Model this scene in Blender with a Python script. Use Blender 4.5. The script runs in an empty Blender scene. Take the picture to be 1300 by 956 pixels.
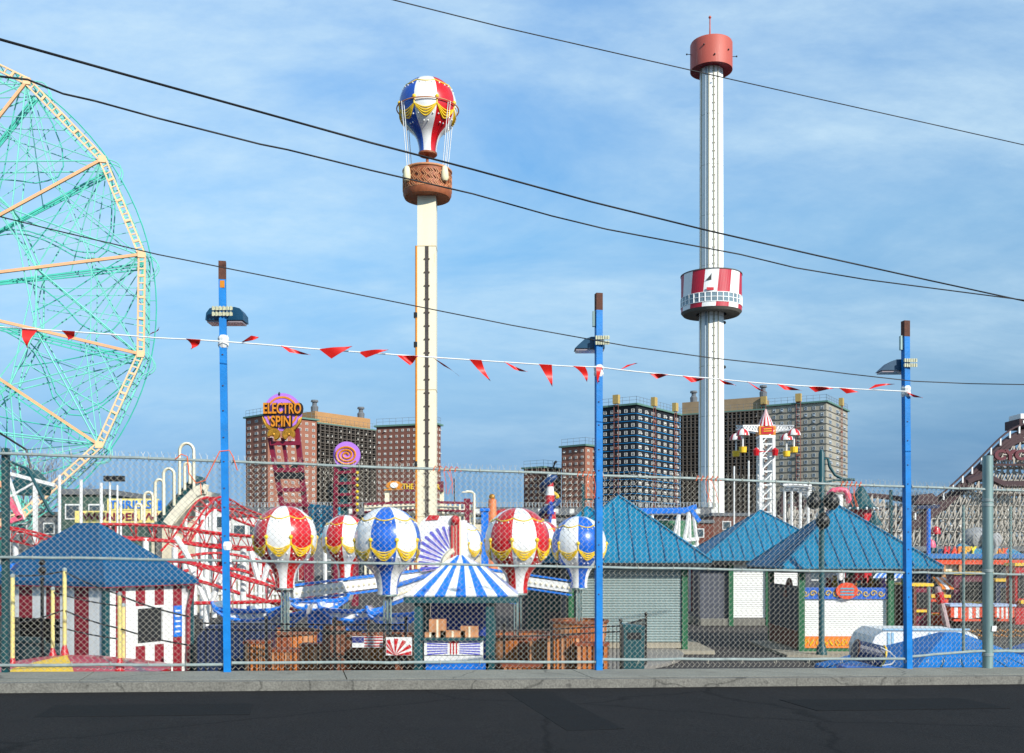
import bpy, bmesh, math, random
from mathutils import Vector, Matrix
R = math.radians
rnd = random.Random(7)
sc = bpy.context.scene
COL = sc.collection
F = 1300.0          # focal length in pixels of the 1300 px wide photograph
EYE = 3.0           # eye height above the park ground
HY = 700.0          # horizon row
def X(px, D): return (px-650.0)/F*D
def Z(py, D): return EYE+(HY-py)/F*D
def P(px, py, D): return Vector((X(px, D), D, Z(py, D)))
def S(n, D): return n/F*D

# ------------------------------------------------------------------ materials
def lin(h):
    h = h.lstrip('#'); o = []
    for i in (0, 2, 4):
        c = int(h[i:i+2], 16)/255
        o.append(c/12.92 if c <= .04045 else ((c+.055)/1.055)**2.4)
    return o
MATS = {}
def mat(name, col, rough=.55, metal=0., var=.12, scale=3., bump=0., bscale=40., coat=0., stain=None, stain_amt=0., streak=False, spec=.5, alpha=None, emit=None):
    if name in MATS: return MATS[name]
    m = bpy.data.materials.new(name); m.use_nodes = True
    nt = m.node_tree; N = nt.nodes; L = nt.links
    b = N['Principled BSDF']
    c = lin(col) if isinstance(col, str) else list(col)
    b.inputs['Roughness'].default_value = rough
    b.inputs['Metallic'].default_value = metal
    b.inputs['Specular IOR Level'].default_value = spec
    if coat: b.inputs['Coat Weight'].default_value = coat; b.inputs['Coat Roughness'].default_value = .06
    tc = N.new('ShaderNodeTexCoord')
    mp = N.new('ShaderNodeMapping'); L.new(tc.outputs['Object'], mp.inputs[0])
    if streak: mp.inputs['Scale'].default_value = (1, 1, .12)
    nz = N.new('ShaderNodeTexNoise'); nz.inputs['Scale'].default_value = scale; nz.inputs['Detail'].default_value = 6; nz.inputs['Roughness'].default_value = .62
    L.new(mp.outputs[0], nz.inputs['Vector'])
    mr = N.new('ShaderNodeMapRange'); mr.inputs[1].default_value = .3; mr.inputs[2].default_value = .7
    mr.inputs[3].default_value = 1-var; mr.inputs[4].default_value = 1+var*.6
    L.new(nz.outputs['Fac'], mr.inputs[0])
    mul = N.new('ShaderNodeVectorMath'); mul.operation = 'SCALE'
    mul.inputs[0].default_value = c[:3]; L.new(mr.outputs[0], mul.inputs['Scale'])
    out = mul.outputs[0]
    if stain:
        n2 = N.new('ShaderNodeTexNoise'); n2.inputs['Scale'].default_value = scale*2.3; n2.inputs['Detail'].default_value = 8; n2.inputs['Roughness'].default_value = .7
        L.new(mp.outputs[0], n2.inputs['Vector'])
        r2 = N.new('ShaderNodeMapRange'); r2.inputs[1].default_value = .66-stain_amt*.3; r2.inputs[2].default_value = .78-stain_amt*.2
        L.new(n2.outputs['Fac'], r2.inputs[0])
        mx = N.new('ShaderNodeMix'); mx.data_type = 'RGBA'
        L.new(r2.outputs[0], mx.inputs[0]); L.new(out, mx.inputs[6]); mx.inputs[7].default_value = lin(stain)+[1]
        out = mx.outputs[2]
    L.new(out, b.inputs['Base Color'])
    rr = N.new('ShaderNodeMapRange'); rr.inputs[3].default_value = max(.03, rough-.08); rr.inputs[4].default_value = min(1, rough+.1)
    L.new(nz.outputs['Fac'], rr.inputs[0]); L.new(rr.outputs[0], b.inputs['Roughness'])
    if bump:
        nb = N.new('ShaderNodeTexNoise'); nb.inputs['Scale'].default_value = bscale; nb.inputs['Detail'].default_value = 4
        L.new(mp.outputs[0], nb.inputs['Vector'])
        bp = N.new('ShaderNodeBump'); bp.inputs['Strength'].default_value = bump; bp.inputs['Distance'].default_value = .02
        L.new(nb.outputs['Fac'], bp.inputs['Height']); L.new(bp.outputs[0], b.inputs['Normal'])
    m.diffuse_color = c[:3]+[1]
    MATS[name] = m
    return m
def brick_mat(name, c1, c2, mortar, sx=1.):
    m = mat(name, c1, rough=.9, var=.15, scale=.15)
    nt = m.node_tree; N = nt.nodes; L = nt.links
    tc = [n for n in N if n.type == 'TEX_COORD'][0]
    # horizontal coordinate from x+y so both faces of a corner get courses
    sp = N.new('ShaderNodeSeparateXYZ'); L.new(tc.outputs['Object'], sp.inputs[0])
    ad = N.new('ShaderNodeMath'); ad.operation = 'ADD'; L.new(sp.outputs[0], ad.inputs[0]); L.new(sp.outputs[1], ad.inputs[1])
    cb = N.new('ShaderNodeCombineXYZ'); L.new(ad.outputs[0], cb.inputs[0]); L.new(sp.outputs[2], cb.inputs[1])
    bt = N.new('ShaderNodeTexBrick'); bt.inputs['Scale'].default_value = sx
    bt.inputs['Color1'].default_value = lin(c1)+[1]; bt.inputs['Color2'].default_value = lin(c2)+[1]; bt.inputs['Mortar'].default_value = lin(mortar)+[1]
    bt.inputs['Mortar Size'].default_value = .015
    L.new(cb.outputs[0], bt.inputs['Vector'])
    b = N['Principled BSDF']
    old = b.inputs['Base Color'].links[0].from_node
    mx = N.new('ShaderNodeMix'); mx.data_type = 'RGBA'; mx.inputs[0].default_value = .6
    L.new(old.outputs[0], mx.inputs[6]); L.new(bt.outputs['Color'], mx.inputs[7]); L.new(mx.outputs[2], b.inputs['Base Color'])
    return m

blindm = mat('window_blind', '#8E8472', .7, var=.3, scale=.4)
white = mat('white_paint', '#E6E6E2', .5, var=.08, stain='#9A8F80', stain_amt=.12)
white2 = mat('white_steel', '#F4F4F0', .45, var=.05, scale=.9, stain='#B4AE9E', stain_amt=.22, streak=True)
cream = mat('cream_paint', '#EFE5C6', .5, var=.07, scale=1.2, stain='#CBB48A', stain_amt=.16, streak=True)
red = mat('red_paint', '#C4101C', .35, var=.12, coat=.3)
redb = mat('balloon_red', '#CC0E18', .28, var=.12, coat=.5, stain='#A83A34', stain_amt=.14)
blueb = mat('balloon_blue', '#0860C8', .28, var=.12, coat=.5, stain='#3A78B8', stain_amt=.12)
darkblueb = mat('tower_balloon_blue', '#1450B0', .25, var=.05, coat=.5)
whiteb = mat('balloon_white', '#EEEEEA', .28, var=.05, coat=.5, stain='#C6BFB0', stain_amt=.16)
gold = mat('gold_paint', '#F2C815', .35, var=.12, scale=8, coat=.3)
goldm = mat('gold_gilt', '#C08A2A', .38, .5, var=.35, scale=9)
postblue = mat('post_blue', '#0678C4', .5, spec=.3, var=.2, scale=5, bump=.15, bscale=30, stain='#5A4A48', stain_amt=.10)
rust = mat('rust', '#5E3A2C', .85, var=.35, scale=18, bump=.4)
teal = mat('wheel_teal', '#78D4C2', .45, var=.15, scale=.8)
tealdark = mat('wheel_teal_dark', '#45BEA8', .5, var=.2, scale=.8)
orange = mat('wheel_cream_orange', '#F5C898', .5, var=.1, scale=.8)
spokeo = mat('wheel_spoke_orange', '#EFAE7E', .5, var=.1, scale=.8)
galv = mat('galvanised_steel', '#9CA8A4', .45, .3, var=.2, scale=9, bump=.15, stain='#8A5A3A', stain_amt=.06)
galvwire = mat('galvanised_wire', '#B2AC9C', .5, .15, var=.2, scale=30)
gpost = mat('galvanised_post', '#88A09C', .45, .45, var=.2, scale=7, bump=.1, streak=True, stain='#6E5A48', stain_amt=.05)
concrete = mat('concrete', '#86857A', .85, var=.16, scale=1.3, bump=.35, bscale=60, stain='#55514B', stain_amt=.22)
kerbm = mat('kerb_concrete', '#76746C', .85, var=.2, scale=3, bump=.4, bscale=40, stain='#44423E', stain_amt=.3)
asphalt = mat('asphalt', '#222121', .92, spec=.2, var=.25, scale=1.1, bump=.6, bscale=120, stain='#1A1919', stain_amt=.35)
parkg = mat('park_ground', '#3A3534', .9, var=.2, scale=.6, bump=.4, bscale=60, stain='#4A443E', stain_amt=.2)
pad = mat('pad_concrete', '#9C9482', .85, var=.2, scale=1.5, bump=.3)
roofb = mat('roof_sheet_blue', '#0A7498', .5, spec=.3, var=.18, scale=1.3, bump=.25, bscale=3, stain='#2C6A80', stain_amt=.15)
roofd = mat('roof_seam_dark', '#0A4E78', .5)
navyroof = mat('roof_deep_blue', '#004E78', .65, spec=.2, var=.12, scale=1.5)
tarp = mat('tarp_blue', '#0072C0', .5, spec=.25, var=.15, scale=2.5, bump=.5, bscale=6)
black = mat('black_paint', '#121416', .45, var=.2)
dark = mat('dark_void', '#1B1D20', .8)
tealpost = mat('dark_teal_paint', '#0C4A50', .45, var=.15)
green = mat('booth_green', '#14603A', .5, var=.15)
shut = mat('shutter_grey', '#8A9C9A', .45, .1, var=.08, scale=2)
shutw = mat('shutter_white', '#EFEFEA', .5, var=.05)
dgrey = mat('dark_grey_wall', '#4B4F5A', .7, var=.15)
slate = mat('slate_blue_wall', '#38434F', .7, var=.15)
brownw = mat('brown_board', '#6B2E1C', .6, var=.3, scale=5)
maroon = mat('maroon_paint', '#7D1030', .45, var=.15)
maroon2 = mat('maroon_stripe', '#8C1226', .55, var=.12)
purple = mat('lilac_panel', '#B478DC', .5, var=.08)
ogold = mat('orange_gold', '#D98818', .4, var=.2, scale=8)
wicker = mat('wicker_brown', '#9A5530', .6, var=.25, scale=6)
wickerd = mat('wicker_dark', '#6E3A1E', .65, var=.25, scale=6)
wickerl = mat('wicker_light', '#C98A5C', .6, var=.2, scale=6)
bag = mat('sandbag_cream', '#E9E0B8', .7, var=.1)
glass = mat('window_glass', '#46565E', .12, var=.25, scale=2)
glasst = mat('cabin_glass', '#7E939C', .1, var=.3, scale=1)
wframe = mat('window_frame', '#DAD8D0', .6)
brickA = brick_mat('brick_red_brown', '#96604C', '#A66C56', '#8A7468', 1.2)
brickB = brick_mat('brick_brown', '#7C5042', '#72483C', '#6A5048', 1.2)
brickL = brick_mat('brick_tan', '#B98A58', '#A87A4C', '#9A8468', 1.2)
galleryd = mat('gallery_shade', '#2A2624', .8)  # shade of the recessed corridors is put into this wall colour
gallerys = mat('gallery_slab', '#5A524A', .8, var=.2)
bblack = mat('tower_block_black', '#15171E', .6, var=.1, scale=.2)
bstripe = mat('tower_block_blue', '#1A9AE0', .5)
greyb = mat('tower_block_grey', '#A29C8C', .8, var=.18, scale=.3)
greyd = mat('tower_block_band', '#5E5E5C', .8)
mintm = mat('copper_mint', '#5E8478', .7)
scaff = mat('scaffold_red', '#8A5244', .7)
yel = mat('yellow_paint', '#F2C42A', .45, var=.1)
cream2 = mat('glitter_cream_yellow', '#EBDB88', .5, var=.3, scale=40)
wood = mat('coaster_white_wood', '#BAB2A6', .75, var=.25, scale=.6)
woodd = mat('coaster_dark_wood', '#4E3A3C', .8, var=.3, scale=.6)
trunkm = mat('bare_bark', '#6A5A50', .95, var=.3, scale=3)
tubnavy = mat('tub_navy', '#12284E', .4, var=.15)
flagred = mat('pennant_red', '#E2221A', .45, var=.2, scale=6)
ropew = mat('rope_white', '#E8E8E4', .7)
cable = mat('cable_black', '#0B0B0C', .6)
orope = mat('rope_orange', '#E8642A', .7)
salmon = mat('cap_faded_red', '#BC5848', .55, var=.15, scale=.5, streak=True, stain='#E2A38C', stain_amt=.35)
slat = mat('slat_orange', '#C06A22', .6, var=.3, scale=4)
slatd = mat('slat_brown', '#8A3E16', .6, var=.3, scale=4)
dred = mat('cap_red_deep', '#8A1226', .5)
lamph = mat('lamp_head_teal', '#0A4260', .4, var=.15)
lens = mat('lamp_lens', '#9C8E90', .2)
cyan = mat('cyan_paint', '#35A8C8', .5, var=.2)
pink = mat('pink_paint', '#E8607C', .4)
elegrey = mat('elephant_grey', '#9A9C9E', .6, var=.1)
bluepaint = mat('bright_blue', '#0874DA', .4, var=.1)
orangep = mat('bright_orange', '#EE7E14', .5, var=.15, scale=6)
orangered = mat('orange_red', '#E84A1C', .45, var=.1)
signyel = mat('sign_yellow', '#F0DC82', .55, var=.08, scale=1)
greyroof = mat('grey_roof', '#6A6E72', .8, var=.2, scale=.5)
beige = mat('beige_wall', '#D8CCB0', .75, var=.12, scale=.6)
offw = mat('offwhite_wall', '#DADAD4', .7, var=.12, scale=.6)
greenwall = mat('green_wall', '#3E5A50', .8, var=.25, scale=.7)
violet = mat('fan_violet', '#5A58C0', .5)

def crackle(m, scale, width, depth, speck, sscale):
    nt = m.node_tree; N = nt.nodes; L = nt.links; b = N['Principled BSDF']; tc = [n for n in N if n.type == 'TEX_COORD'][0]
    src = b.inputs['Base Color'].links[0].from_socket
    nz = N.new('ShaderNodeTexNoise'); nz.inputs['Scale'].default_value = 1.5; nz.inputs['Detail'].default_value = 6; L.new(tc.outputs['Object'], nz.inputs['Vector'])
    ad = N.new('ShaderNodeMix'); ad.data_type = 'VECTOR'; ad.inputs[0].default_value = .35; L.new(tc.outputs['Object'], ad.inputs[4]); L.new(nz.outputs['Color'], ad.inputs[5])
    vo = N.new('ShaderNodeTexVoronoi'); vo.feature = 'DISTANCE_TO_EDGE'; vo.inputs['Scale'].default_value = scale; L.new(ad.outputs[1], vo.inputs['Vector'])
    mr = N.new('ShaderNodeMapRange'); mr.inputs[1].default_value = 0; mr.inputs[2].default_value = width; mr.inputs[3].default_value = depth; mr.inputs[4].default_value = 1; L.new(vo.outputs['Distance'], mr.inputs[0])
    n2 = N.new('ShaderNodeTexNoise'); n2.inputs['Scale'].default_value = sscale; n2.inputs['Detail'].default_value = 2; L.new(tc.outputs['Object'], n2.inputs['Vector'])
    m2 = N.new('ShaderNodeMapRange'); m2.inputs[1].default_value = .3; m2.inputs[2].default_value = .7; m2.inputs[3].default_value = 1-speck; m2.inputs[4].default_value = 1+speck; L.new(n2.outputs['Fac'], m2.inputs[0])
    mu = N.new('ShaderNodeMath'); mu.operation = 'MULTIPLY'; L.new(mr.outputs[0], mu.inputs[0]); L.new(m2.outputs[0], mu.inputs[1])
    sc_ = N.new('ShaderNodeVectorMath'); sc_.operation = 'SCALE'; L.new(src, sc_.inputs[0]); L.new(mu.outputs[0], sc_.inputs['Scale']); L.new(sc_.outputs[0], b.inputs['Base Color'])
crackle(asphalt, .35, .012, .35, .55, 45)
crackle(concrete, .45, .006, .45, .22, 40)
crackle(kerbm, .8, .01, .5, .25, 40)
crackle(parkg, .3, .01, .5, .3, 30)
# ------------------------------------------------------------------ mesh builder
class MB:
    def __init__(s): s.v = []; s.f = []; s.m = []
    def add(s, vs, fs, m=0):
        b = len(s.v); s.v += [tuple(v) for v in vs]
        for f in fs: s.f.append(tuple(b+i for i in f)); s.m.append(m)
        return s
    def box(s, x0, x1, y0, y1, z0, z1, m=0):
        return s.add([(x0,y0,z0),(x1,y0,z0),(x1,y1,z0),(x0,y1,z0),(x0,y0,z1),(x1,y0,z1),(x1,y1,z1),(x0,y1,z1)],
                     [(0,3,2,1),(4,5,6,7),(0,1,5,4),(1,2,6,5),(2,3,7,6),(3,0,4,7)], m)
    def obox(s, o, a, b, c, m=0):   # corner o and three edge vectors
        o, a, b, c = map(Vector, (o, a, b, c))
        return s.add([o, o+a, o+a+b, o+b, o+c, o+a+c, o+a+b+c, o+b+c],
                     [(0,3,2,1),(4,5,6,7),(0,1,5,4),(1,2,6,5),(2,3,7,6),(3,0,4,7)], m)
    def bar(s, p, q, w, h=None, m=0):
        p, q = Vector(p), Vector(q); h = h or w; d = (q-p)
        if d.length < 1e-6: return s
        d.normalize(); up = Vector((0, 0, 1)) if abs(d.z) < .95 else Vector((0, 1, 0))
        a = d.cross(up).normalized(); b = a.cross(d).normalized()
        return s.obox(p-a*w/2-b*h/2, a*w, q-p, b*h, m)
    def tube(s, pts, r, n=6, m=0, r1=None, closed=False):
        pts = [Vector(p) for p in pts]; k = len(pts); rings = []
        pa = None
        for i, p in enumerate(pts):
            if closed: d = pts[(i+1) % k]-pts[i-1]
            else: d = pts[min(i+1, k-1)]-pts[max(i-1, 0)]
            if d.length < 1e-9: d = Vector((0, 0, 1))
            d.normalize()
            if pa is None:
                up = Vector((0, 0, 1)) if abs(d.z) < .9 else Vector((0, 1, 0)); a = d.cross(up).normalized()
            else:
                a = (pa-d*pa.dot(d)); a = a.normalized() if a.length > 1e-6 else d.orthogonal().normalized()
            pa = a; b = d.cross(a)
            rr = r if r1 is None else r+(r1-r)*i/max(1, k-1)
            if isinstance(r, (list, tuple)): rr = r[i]
            rings.append([p+(a*math.cos(2*math.pi*j/n+math.pi/n)+b*math.sin(2*math.pi*j/n+math.pi/n))*rr for j in range(n)])
        vs = [v for g in rings for v in g]; fs = []
        for i in range(k if closed else k-1):
            i2 = (i+1) % k
            for j in range(n):
                fs.append((i*n+j, i*n+(j+1) % n, i2*n+(j+1) % n, i2*n+j))
        if not closed: fs += [tuple(range(n))[::-1], tuple((k-1)*n+j for j in range(n))]
        return s.add(vs, fs, m)
    def lathe(s, prof, c, n=32, m=0, a0=0., fm=None, cap=True):
        c = Vector(c); b = len(s.v)
        for (r, z) in prof:
            for j in range(n):
                t = a0+2*math.pi*j/n; s.v.append((c.x+r*math.cos(t), c.y+r*math.sin(t), c.z+z))
        for i in range(len(prof)-1):
            for j in range(n):
                s.f.append((b+i*n+j, b+i*n+(j+1) % n, b+(i+1)*n+(j+1) % n, b+(i+1)*n+j)); s.m.append(fm(i, j) if fm else m)
        if cap:
            s.f.append(tuple(b+j for j in range(n))); s.m.append(fm(0, 0) if fm else m)
            k = (len(prof)-1)*n
            s.f.append(tuple(b+k+j for j in range(n))); s.m.append(fm(len(prof)-2, 0) if fm else m)
        return s
    def ball(s, c, r, n=10, m=0, sz=1.):
        k = max(4, n//2+1)
        return s.lathe([(max(1e-3, r*math.sin(math.pi*i/k)), -r*sz*math.cos(math.pi*i/k)) for i in range(k+1)], c, n, m, cap=False)
    def extr(s, poly, o, a, b, t, m=0):   # polygon (u,v) in plane a,b from o, thickness vector t
        o, a, b, t = map(Vector, (o, a, b, t)); k = len(poly)
        fr = [o+a*u+b*v for u, v in poly]; bk = [p+t for p in fr]
        return s.add(fr+bk, [tuple(range(k)), tuple(range(2*k-1, k-1, -1))]+[(i, (i+1) % k, k+(i+1) % k, k+i) for i in range(k)], m)
    def pyr(s, cx, cy, hx, hy, z0, z1, m=0, top=.0, th=.08, topx=None):
        tx = hx*top if topx is None else topx; ty = hy*top
        tx = max(tx, .02); ty = max(ty, .02)
        v = []
        for (a, b, z) in ((hx, hy, z0-th), (hx, hy, z0), (tx, ty, z1)):
            v += [(cx-a, cy-b, z), (cx+a, cy-b, z), (cx+a, cy+b, z), (cx-a, cy+b, z)]
        f = [(3, 2, 1, 0), (8, 9, 10, 11)]
        for k in (0, 4):
            for i in range(4): f.append((k+i, k+(i+1) % 4, k+4+(i+1) % 4, k+4+i))
        return s.add(v, f, m)
    def mesh(s, name, mats, off=Vector((0, 0, 0)), smooth=None):
        me = bpy.data.meshes.new(name)
        me.from_pydata([(v[0]-off.x, v[1]-off.y, v[2]-off.z) for v in s.v], [], s.f)
        for mm in (mats if isinstance(mats, (list, tuple)) else [mats]): me.materials.append(mm)
        me.polygons.foreach_set('material_index', s.m)
        bm = bmesh.new(); bm.from_mesh(me); bmesh.ops.recalc_face_normals(bm, faces=bm.faces); bm.to_mesh(me); bm.free()
        if smooth is not None:
            me.shade_smooth(); me.set_sharp_from_angle(angle=R(smooth))
        me.update(); return me
    def build(s, name, mats, parent=None, smooth=None, origin=None, label=None, cat=None, group=None, kind=None):
        off = wloc(parent) if parent else Vector(origin or (0, 0, 0))
        me = s.mesh(name, mats, off, smooth)
        o = bpy.data.objects.new(name, me); COL.objects.link(o)
        if parent: o.parent = parent
        else: o.location = off
        tag(o, label, cat, group, kind)
        return o
WL = {}
def wloc(o):
    v = Vector((0, 0, 0))
    while o: v += o.location; o = o.parent
    return v
def tag(o, label=None, cat=None, group=None, kind=None):
    if label: o['label'] = label
    if cat: o['category'] = cat
    if group: o['group'] = group
    if kind: o['kind'] = kind
    return o
def thing(name, label, cat, loc, group=None):
    o = bpy.data.objects.new(name, None); COL.objects.link(o); o.location = Vector(loc); o.empty_display_size = .2
    return tag(o, label, cat, group)
def copy_tree(o, loc=None, parent=None, label=None):
    c = o.copy(); COL.objects.link(c)
    if parent is not None: c.parent = parent
    if loc is not None: c.location = loc
    if label: c['label'] = label
    for ch in list(o.children): copy_tree(ch, None, c)
    return c
def inst(me, name, loc, parent, rz=0., scale=None, label=None):     # a child that shares mesh data
    o = bpy.data.objects.new(name, me); COL.objects.link(o); o.parent = parent
    o.location = Vector(loc)-wloc(parent); o.rotation_euler[2] = rz
    if scale: o.scale = scale
    if label: o['label'] = label
    return o
def text(name, body, c, h, w, m, parent, ext=.03, bold=0., italic=0., yaw=0., back=None, label=None, arc=0.):
    cu = bpy.data.curves.new(name, 'FONT'); cu.body = body; cu.extrude = .05; cu.offset = bold; cu.resolution_u = 3
    cu.shear = italic
    t = bpy.data.objects.new(name+'_src', cu); COL.objects.link(t)
    bpy.context.view_layer.update()
    me = bpy.data.meshes.new_from_object(t)
    bpy.data.objects.remove(t); bpy.data.curves.remove(cu)
    xs = [v.co.x for v in me.vertices]; ys = [v.co.y for v in me.vertices]; zs = [v.co.z for v in me.vertices]
    x0, x1, y0, y1 = min(xs), max(xs), min(ys), max(ys); zm = max(map(abs, zs)) or 1
    off = wloc(parent) if parent else Vector((0, 0, 0)); c = Vector(c)
    ca, sa = math.cos(yaw), math.sin(yaw)
    for v in me.vertices:
        u = ((v.co.x-x0)/(x1-x0)-.5)*w; q = ((v.co.y-y0)/(y1-y0)-.5)*h; d = -v.co.z/zm*ext/2
        q += arc*(1-(2*u/w)**2)
        p = Vector((c.x+u*ca-d*sa, c.y+u*sa+d*ca, c.z+q))-off
        v.co = p
    me.name = name; me.materials.clear(); me.materials.append(m)
    o = bpy.data.objects.new(name, me); COL.objects.link(o)
    if parent: o.parent = parent
    if label: o['label'] = label
    return o

# ------------------------------------------------------------------ ground, pavement, road
g = MB(); g.add([(-1500, -300, 0), (1500, -300, 0), (1500, 3000, 0), (-1500, 3000, 0)], [(0, 1, 2, 3)])
g.build('ground', parkg, kind='structure')
A = Vector((-6.95, 13.9, 1.35)); Bq = Vector((6.46, 16.8, 1.08))
U = (Bq-A).normalized(); Uh = Vector((U.x, U.y, 0)).normalized(); NP = Vector((-Uh.y, Uh.x, 0))   # NP points into the park
def FP(s, h=0., n=0.): return A+U*s+Vector((0, 0, h))+NP*n
def s_at(px):
    k = (px-650)/F
    return (k*A.y-A.x)/(U.x-k*U.y)
def slab(name, n0, n1, dz, m, s0=-30, s1=40, joints=None):
    b = MB(); 
    a, bb = FP(s0, dz, n0), FP(s1, dz, n0); c, d = FP(s1, dz, n1), FP(s0, dz, n1)
    lo = lambda p: Vector((p.x, p.y, min(-.2, p.z-.6)))
    b.add([a, bb, c, d, lo(a), lo(bb), lo(c), lo(d)], [(0,1,2,3),(7,6,5,4),(0,4,5,1),(1,5,6,2),(2,6,7,3),(3,7,4,0)])
    return b.build(name, m, kind='structure')
# pavement made of poured bays with open joints
pv = MB()
js = sorted([s_at(118), s_at(436), s_at(728), s_at(1190)]); js = [js[0]-9.6, js[0]-6.4, js[0]-3.2]+js+[js[-1]+3.2, js[-1]+6.4, js[-1]+9.6]
KW = -.92
for a, b in zip([-30]+js, js+[40]):
    p = [FP(a+.008, 0, .12), FP(b-.008, 0, .12), FP(b-.008, 0, KW), FP(a+.008, 0, KW)]
    q = [Vector((v.x, v.y, v.z-.12)) for v in p]
    pv.add(p+q, [(0,1,2,3),(7,6,5,4),(0,4,5,1),(1,5,6,2),(2,6,7,3),(3,7,4,0)])
pv.build('pavement', concrete, kind='structure')
slab('pavement_base', .10, KW, -.05, kerbm)
slab('kerb', KW-.004, KW-.17, -.006, kerbm)
slab('road', KW-.174, -60, -.13, asphalt, -60, 60)
patch = mat('asphalt_patch', '#151515', .85, spec=.2, var=.2, scale=3, bump=.5, bscale=90)
for s_0, s_1, n_0, n_1 in ((1.2, 3.4, -2.2, -3.1), (6.8, 7.4, -1.4, -4.5), (10.2, 12.9, -2.5, -3.4)):
    b = MB(); p = [FP(a_, -.126, c_)+Vector((rnd.uniform(-.08, .08), rnd.uniform(-.05, .05), 0)) for a_, c_ in ((s_0, n_0), (s_1, n_0), (s_1, n_1), (s_0, n_1))]
    b.add(p+[v_-Vector((0, 0, .02)) for v_ in p], [(0, 1, 2, 3), (7, 6, 5, 4), (0, 4, 5, 1), (1, 5, 6, 2), (2, 6, 7, 3), (3, 7, 4, 0)]); b.build('road_patch', patch, kind='structure')

# ------------------------------------------------------------------ chain-link fence
def wire_mesh(b, s0, s1, h0, h1, n, cell=.086, r=.0035, drop=None):
    nc = int((s1-s0)/cell); hc = cell/2
    rows = int((h1-h0)/hc)
    for i in range(nc+1):
        x = s0+i*cell
        for sg in (1,):
            pts = []
            for k in range(rows+1):
                off = (cell/2 if k % 2 else 0.)*sg
                jit = rnd.uniform(-.0025, .0025)
                hh = h0+k*hc+(drop(x) if drop else 0)*(1-k/rows)
                pts.append(FP(x+off+jit, hh, n+(.004 if k % 2 else -.004)))
            b.tube(pts, r, 3)
            pts2 = [FP(x+cell-(cell/2 if k % 2 else 0.)+rnd.uniform(-.002, .002), h0+k*hc+(drop(x) if drop else 0)*(1-k/rows), n+(-.004 if k % 2 else .004)) for k in range(rows+1)]
            b.tube(pts2, r, 3)
    # twisted ends above the top rail
    for i in range(nc):
        x = s0+i*cell
        for sg in (-1, 1):
            tw = rnd.uniform(-.012, .012)
            b.tube([FP(x+sg*.022, h1-.045, n), FP(x+sg*.006+tw, h1+.02, n+.005), FP(x+sg*(.016+rnd.uniform(0, .014))+tw, h1+.045+rnd.uniform(0, .03), n+rnd.uniform(-.02, .02))], r*.6, 3)
sE = s_at(1335); sP = [s_at(289), s_at(760), s_at(1153)]; sG = s_at(1255)
fence = thing('chain_link_fence', 'long galvanised chain-link fence with three rails along the pavement edge', 'fence', FP(5, 0))
wb = MB(); wire_mesh(wb, -1.6, sE, .03, 3.02, .035); wb.build('wire_mesh', galvwire, fence)
def rail(h, s0, s1, r=.024, name='rail'):
    k = 12; b = MB(); b.tube([FP(s0+(s1-s0)*i/k, (h(s0+(s1-s0)*i/k) if callable(h) else h)+rnd.uniform(-.006, .006), 0) for i in range(k+1)], r, 8); b.build(name, galv, fence, smooth=40)
spans = [(-1.6, sP[0]-.06), (sP[0]+.06, sP[1]-.06), (sP[1]+.06, sP[2]-.06), (sP[2]+.06, sE)]
for a, b in spans:
    rail(2.985, a, b, .021); rail(1.575, a, b, .020)
rail(.105, *spans[0], r=.022); rail(.125, *spans[1], r=.022); rail(.16, *spans[2], r=.022)
rail(lambda s: .19+.09*min(1, max(0, (s-sP[2])/1.2)), *spans[3], r=.022)
for s in [x for a, b in spans for x in [a+(b-a)*i/9 for i in range(10)]]:
    t = MB()
    for h in (2.985, 1.575, .12):
        t.tube([FP(s, h+.034*math.cos(q), .034*math.sin(q)) for q in [2*math.pi*j/8 for j in range(8)]], .004, 4, closed=True)
    t.build('wire_tie', galvwire, fence)
# line of the gate panel beyond the last post
gate = thing('fence_gate_panel', 'second galvanised chain-link panel on slim uprights behind the thick grey post', 'gate', FP(s_at(1262), 0, .2))
for px in (1228, 1288):
    s = s_at(px); t = MB(); t.tube([FP(s, .27, .1), FP(s, 2.72, .1)], .024, 10); t.build('upright', gpost, gate, smooth=40)
t = MB(); t.tube([FP(s_at(1228), .27, .1), FP(s_at(1300)+.8, .30, .1)], .024, 8); t.build('bottom_rail', gpost, gate, smooth=40)
t = MB(); wire_mesh(t, s_at(1228), sE, .27, 2.7, .1, cell=.062, r=.0026); t.build('wire_mesh', galvwire, gate)
gp = thing('fence_post', 'thick round galvanised steel fence post with open top, taller than the rail', 'post', FP(sG, 0))
t = MB(); t.lathe([(.085, 0), (.085, 3.55), (.075, 3.55), (.075, 3.3)], FP(sG, 0, .02), 20, cap=False)
t.build('tube', gpost, gp, smooth=40)
t = MB()
for h in (2.78, 2.70, 1.6, .2): t.lathe([(.087, h), (.093, h+.004), (.093, h+.045), (.087, h+.05)], FP(sG, 0, .02), 20, cap=False)
t.build('clamp_band', galv, gp, smooth=40)
t = MB(); t.obox(FP(sG, 0, .02)+Vector((.02, -.10, .62)), (.075, 0, 0), (0, .012, 0), (.01, 0, .09)); t.build('tag_plate', white, gp)
# left dark post at the edge
lp = thing('fence_post', 'dark teal square post at the far left end of the chain-link fence', 'post', FP(s_at(5), 0))
t = MB(); c0 = FP(s_at(5), 0, .09); t.box(c0.x-.04, c0.x+.04, c0.y-.04, c0.y+.04, c0.z-.3, c0.z+3.06); t.build('shaft', tealpost, lp)
t = MB(); t.tube([c0+Vector((0, 0, 2.9)), c0+Vector((.3, 0, 2.78)), c0+Vector((.6, 0, 2.2)), c0+Vector((.66, 0, 2.15))], .02, 8); t.build('bracket', tealpost, lp, smooth=50)
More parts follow.
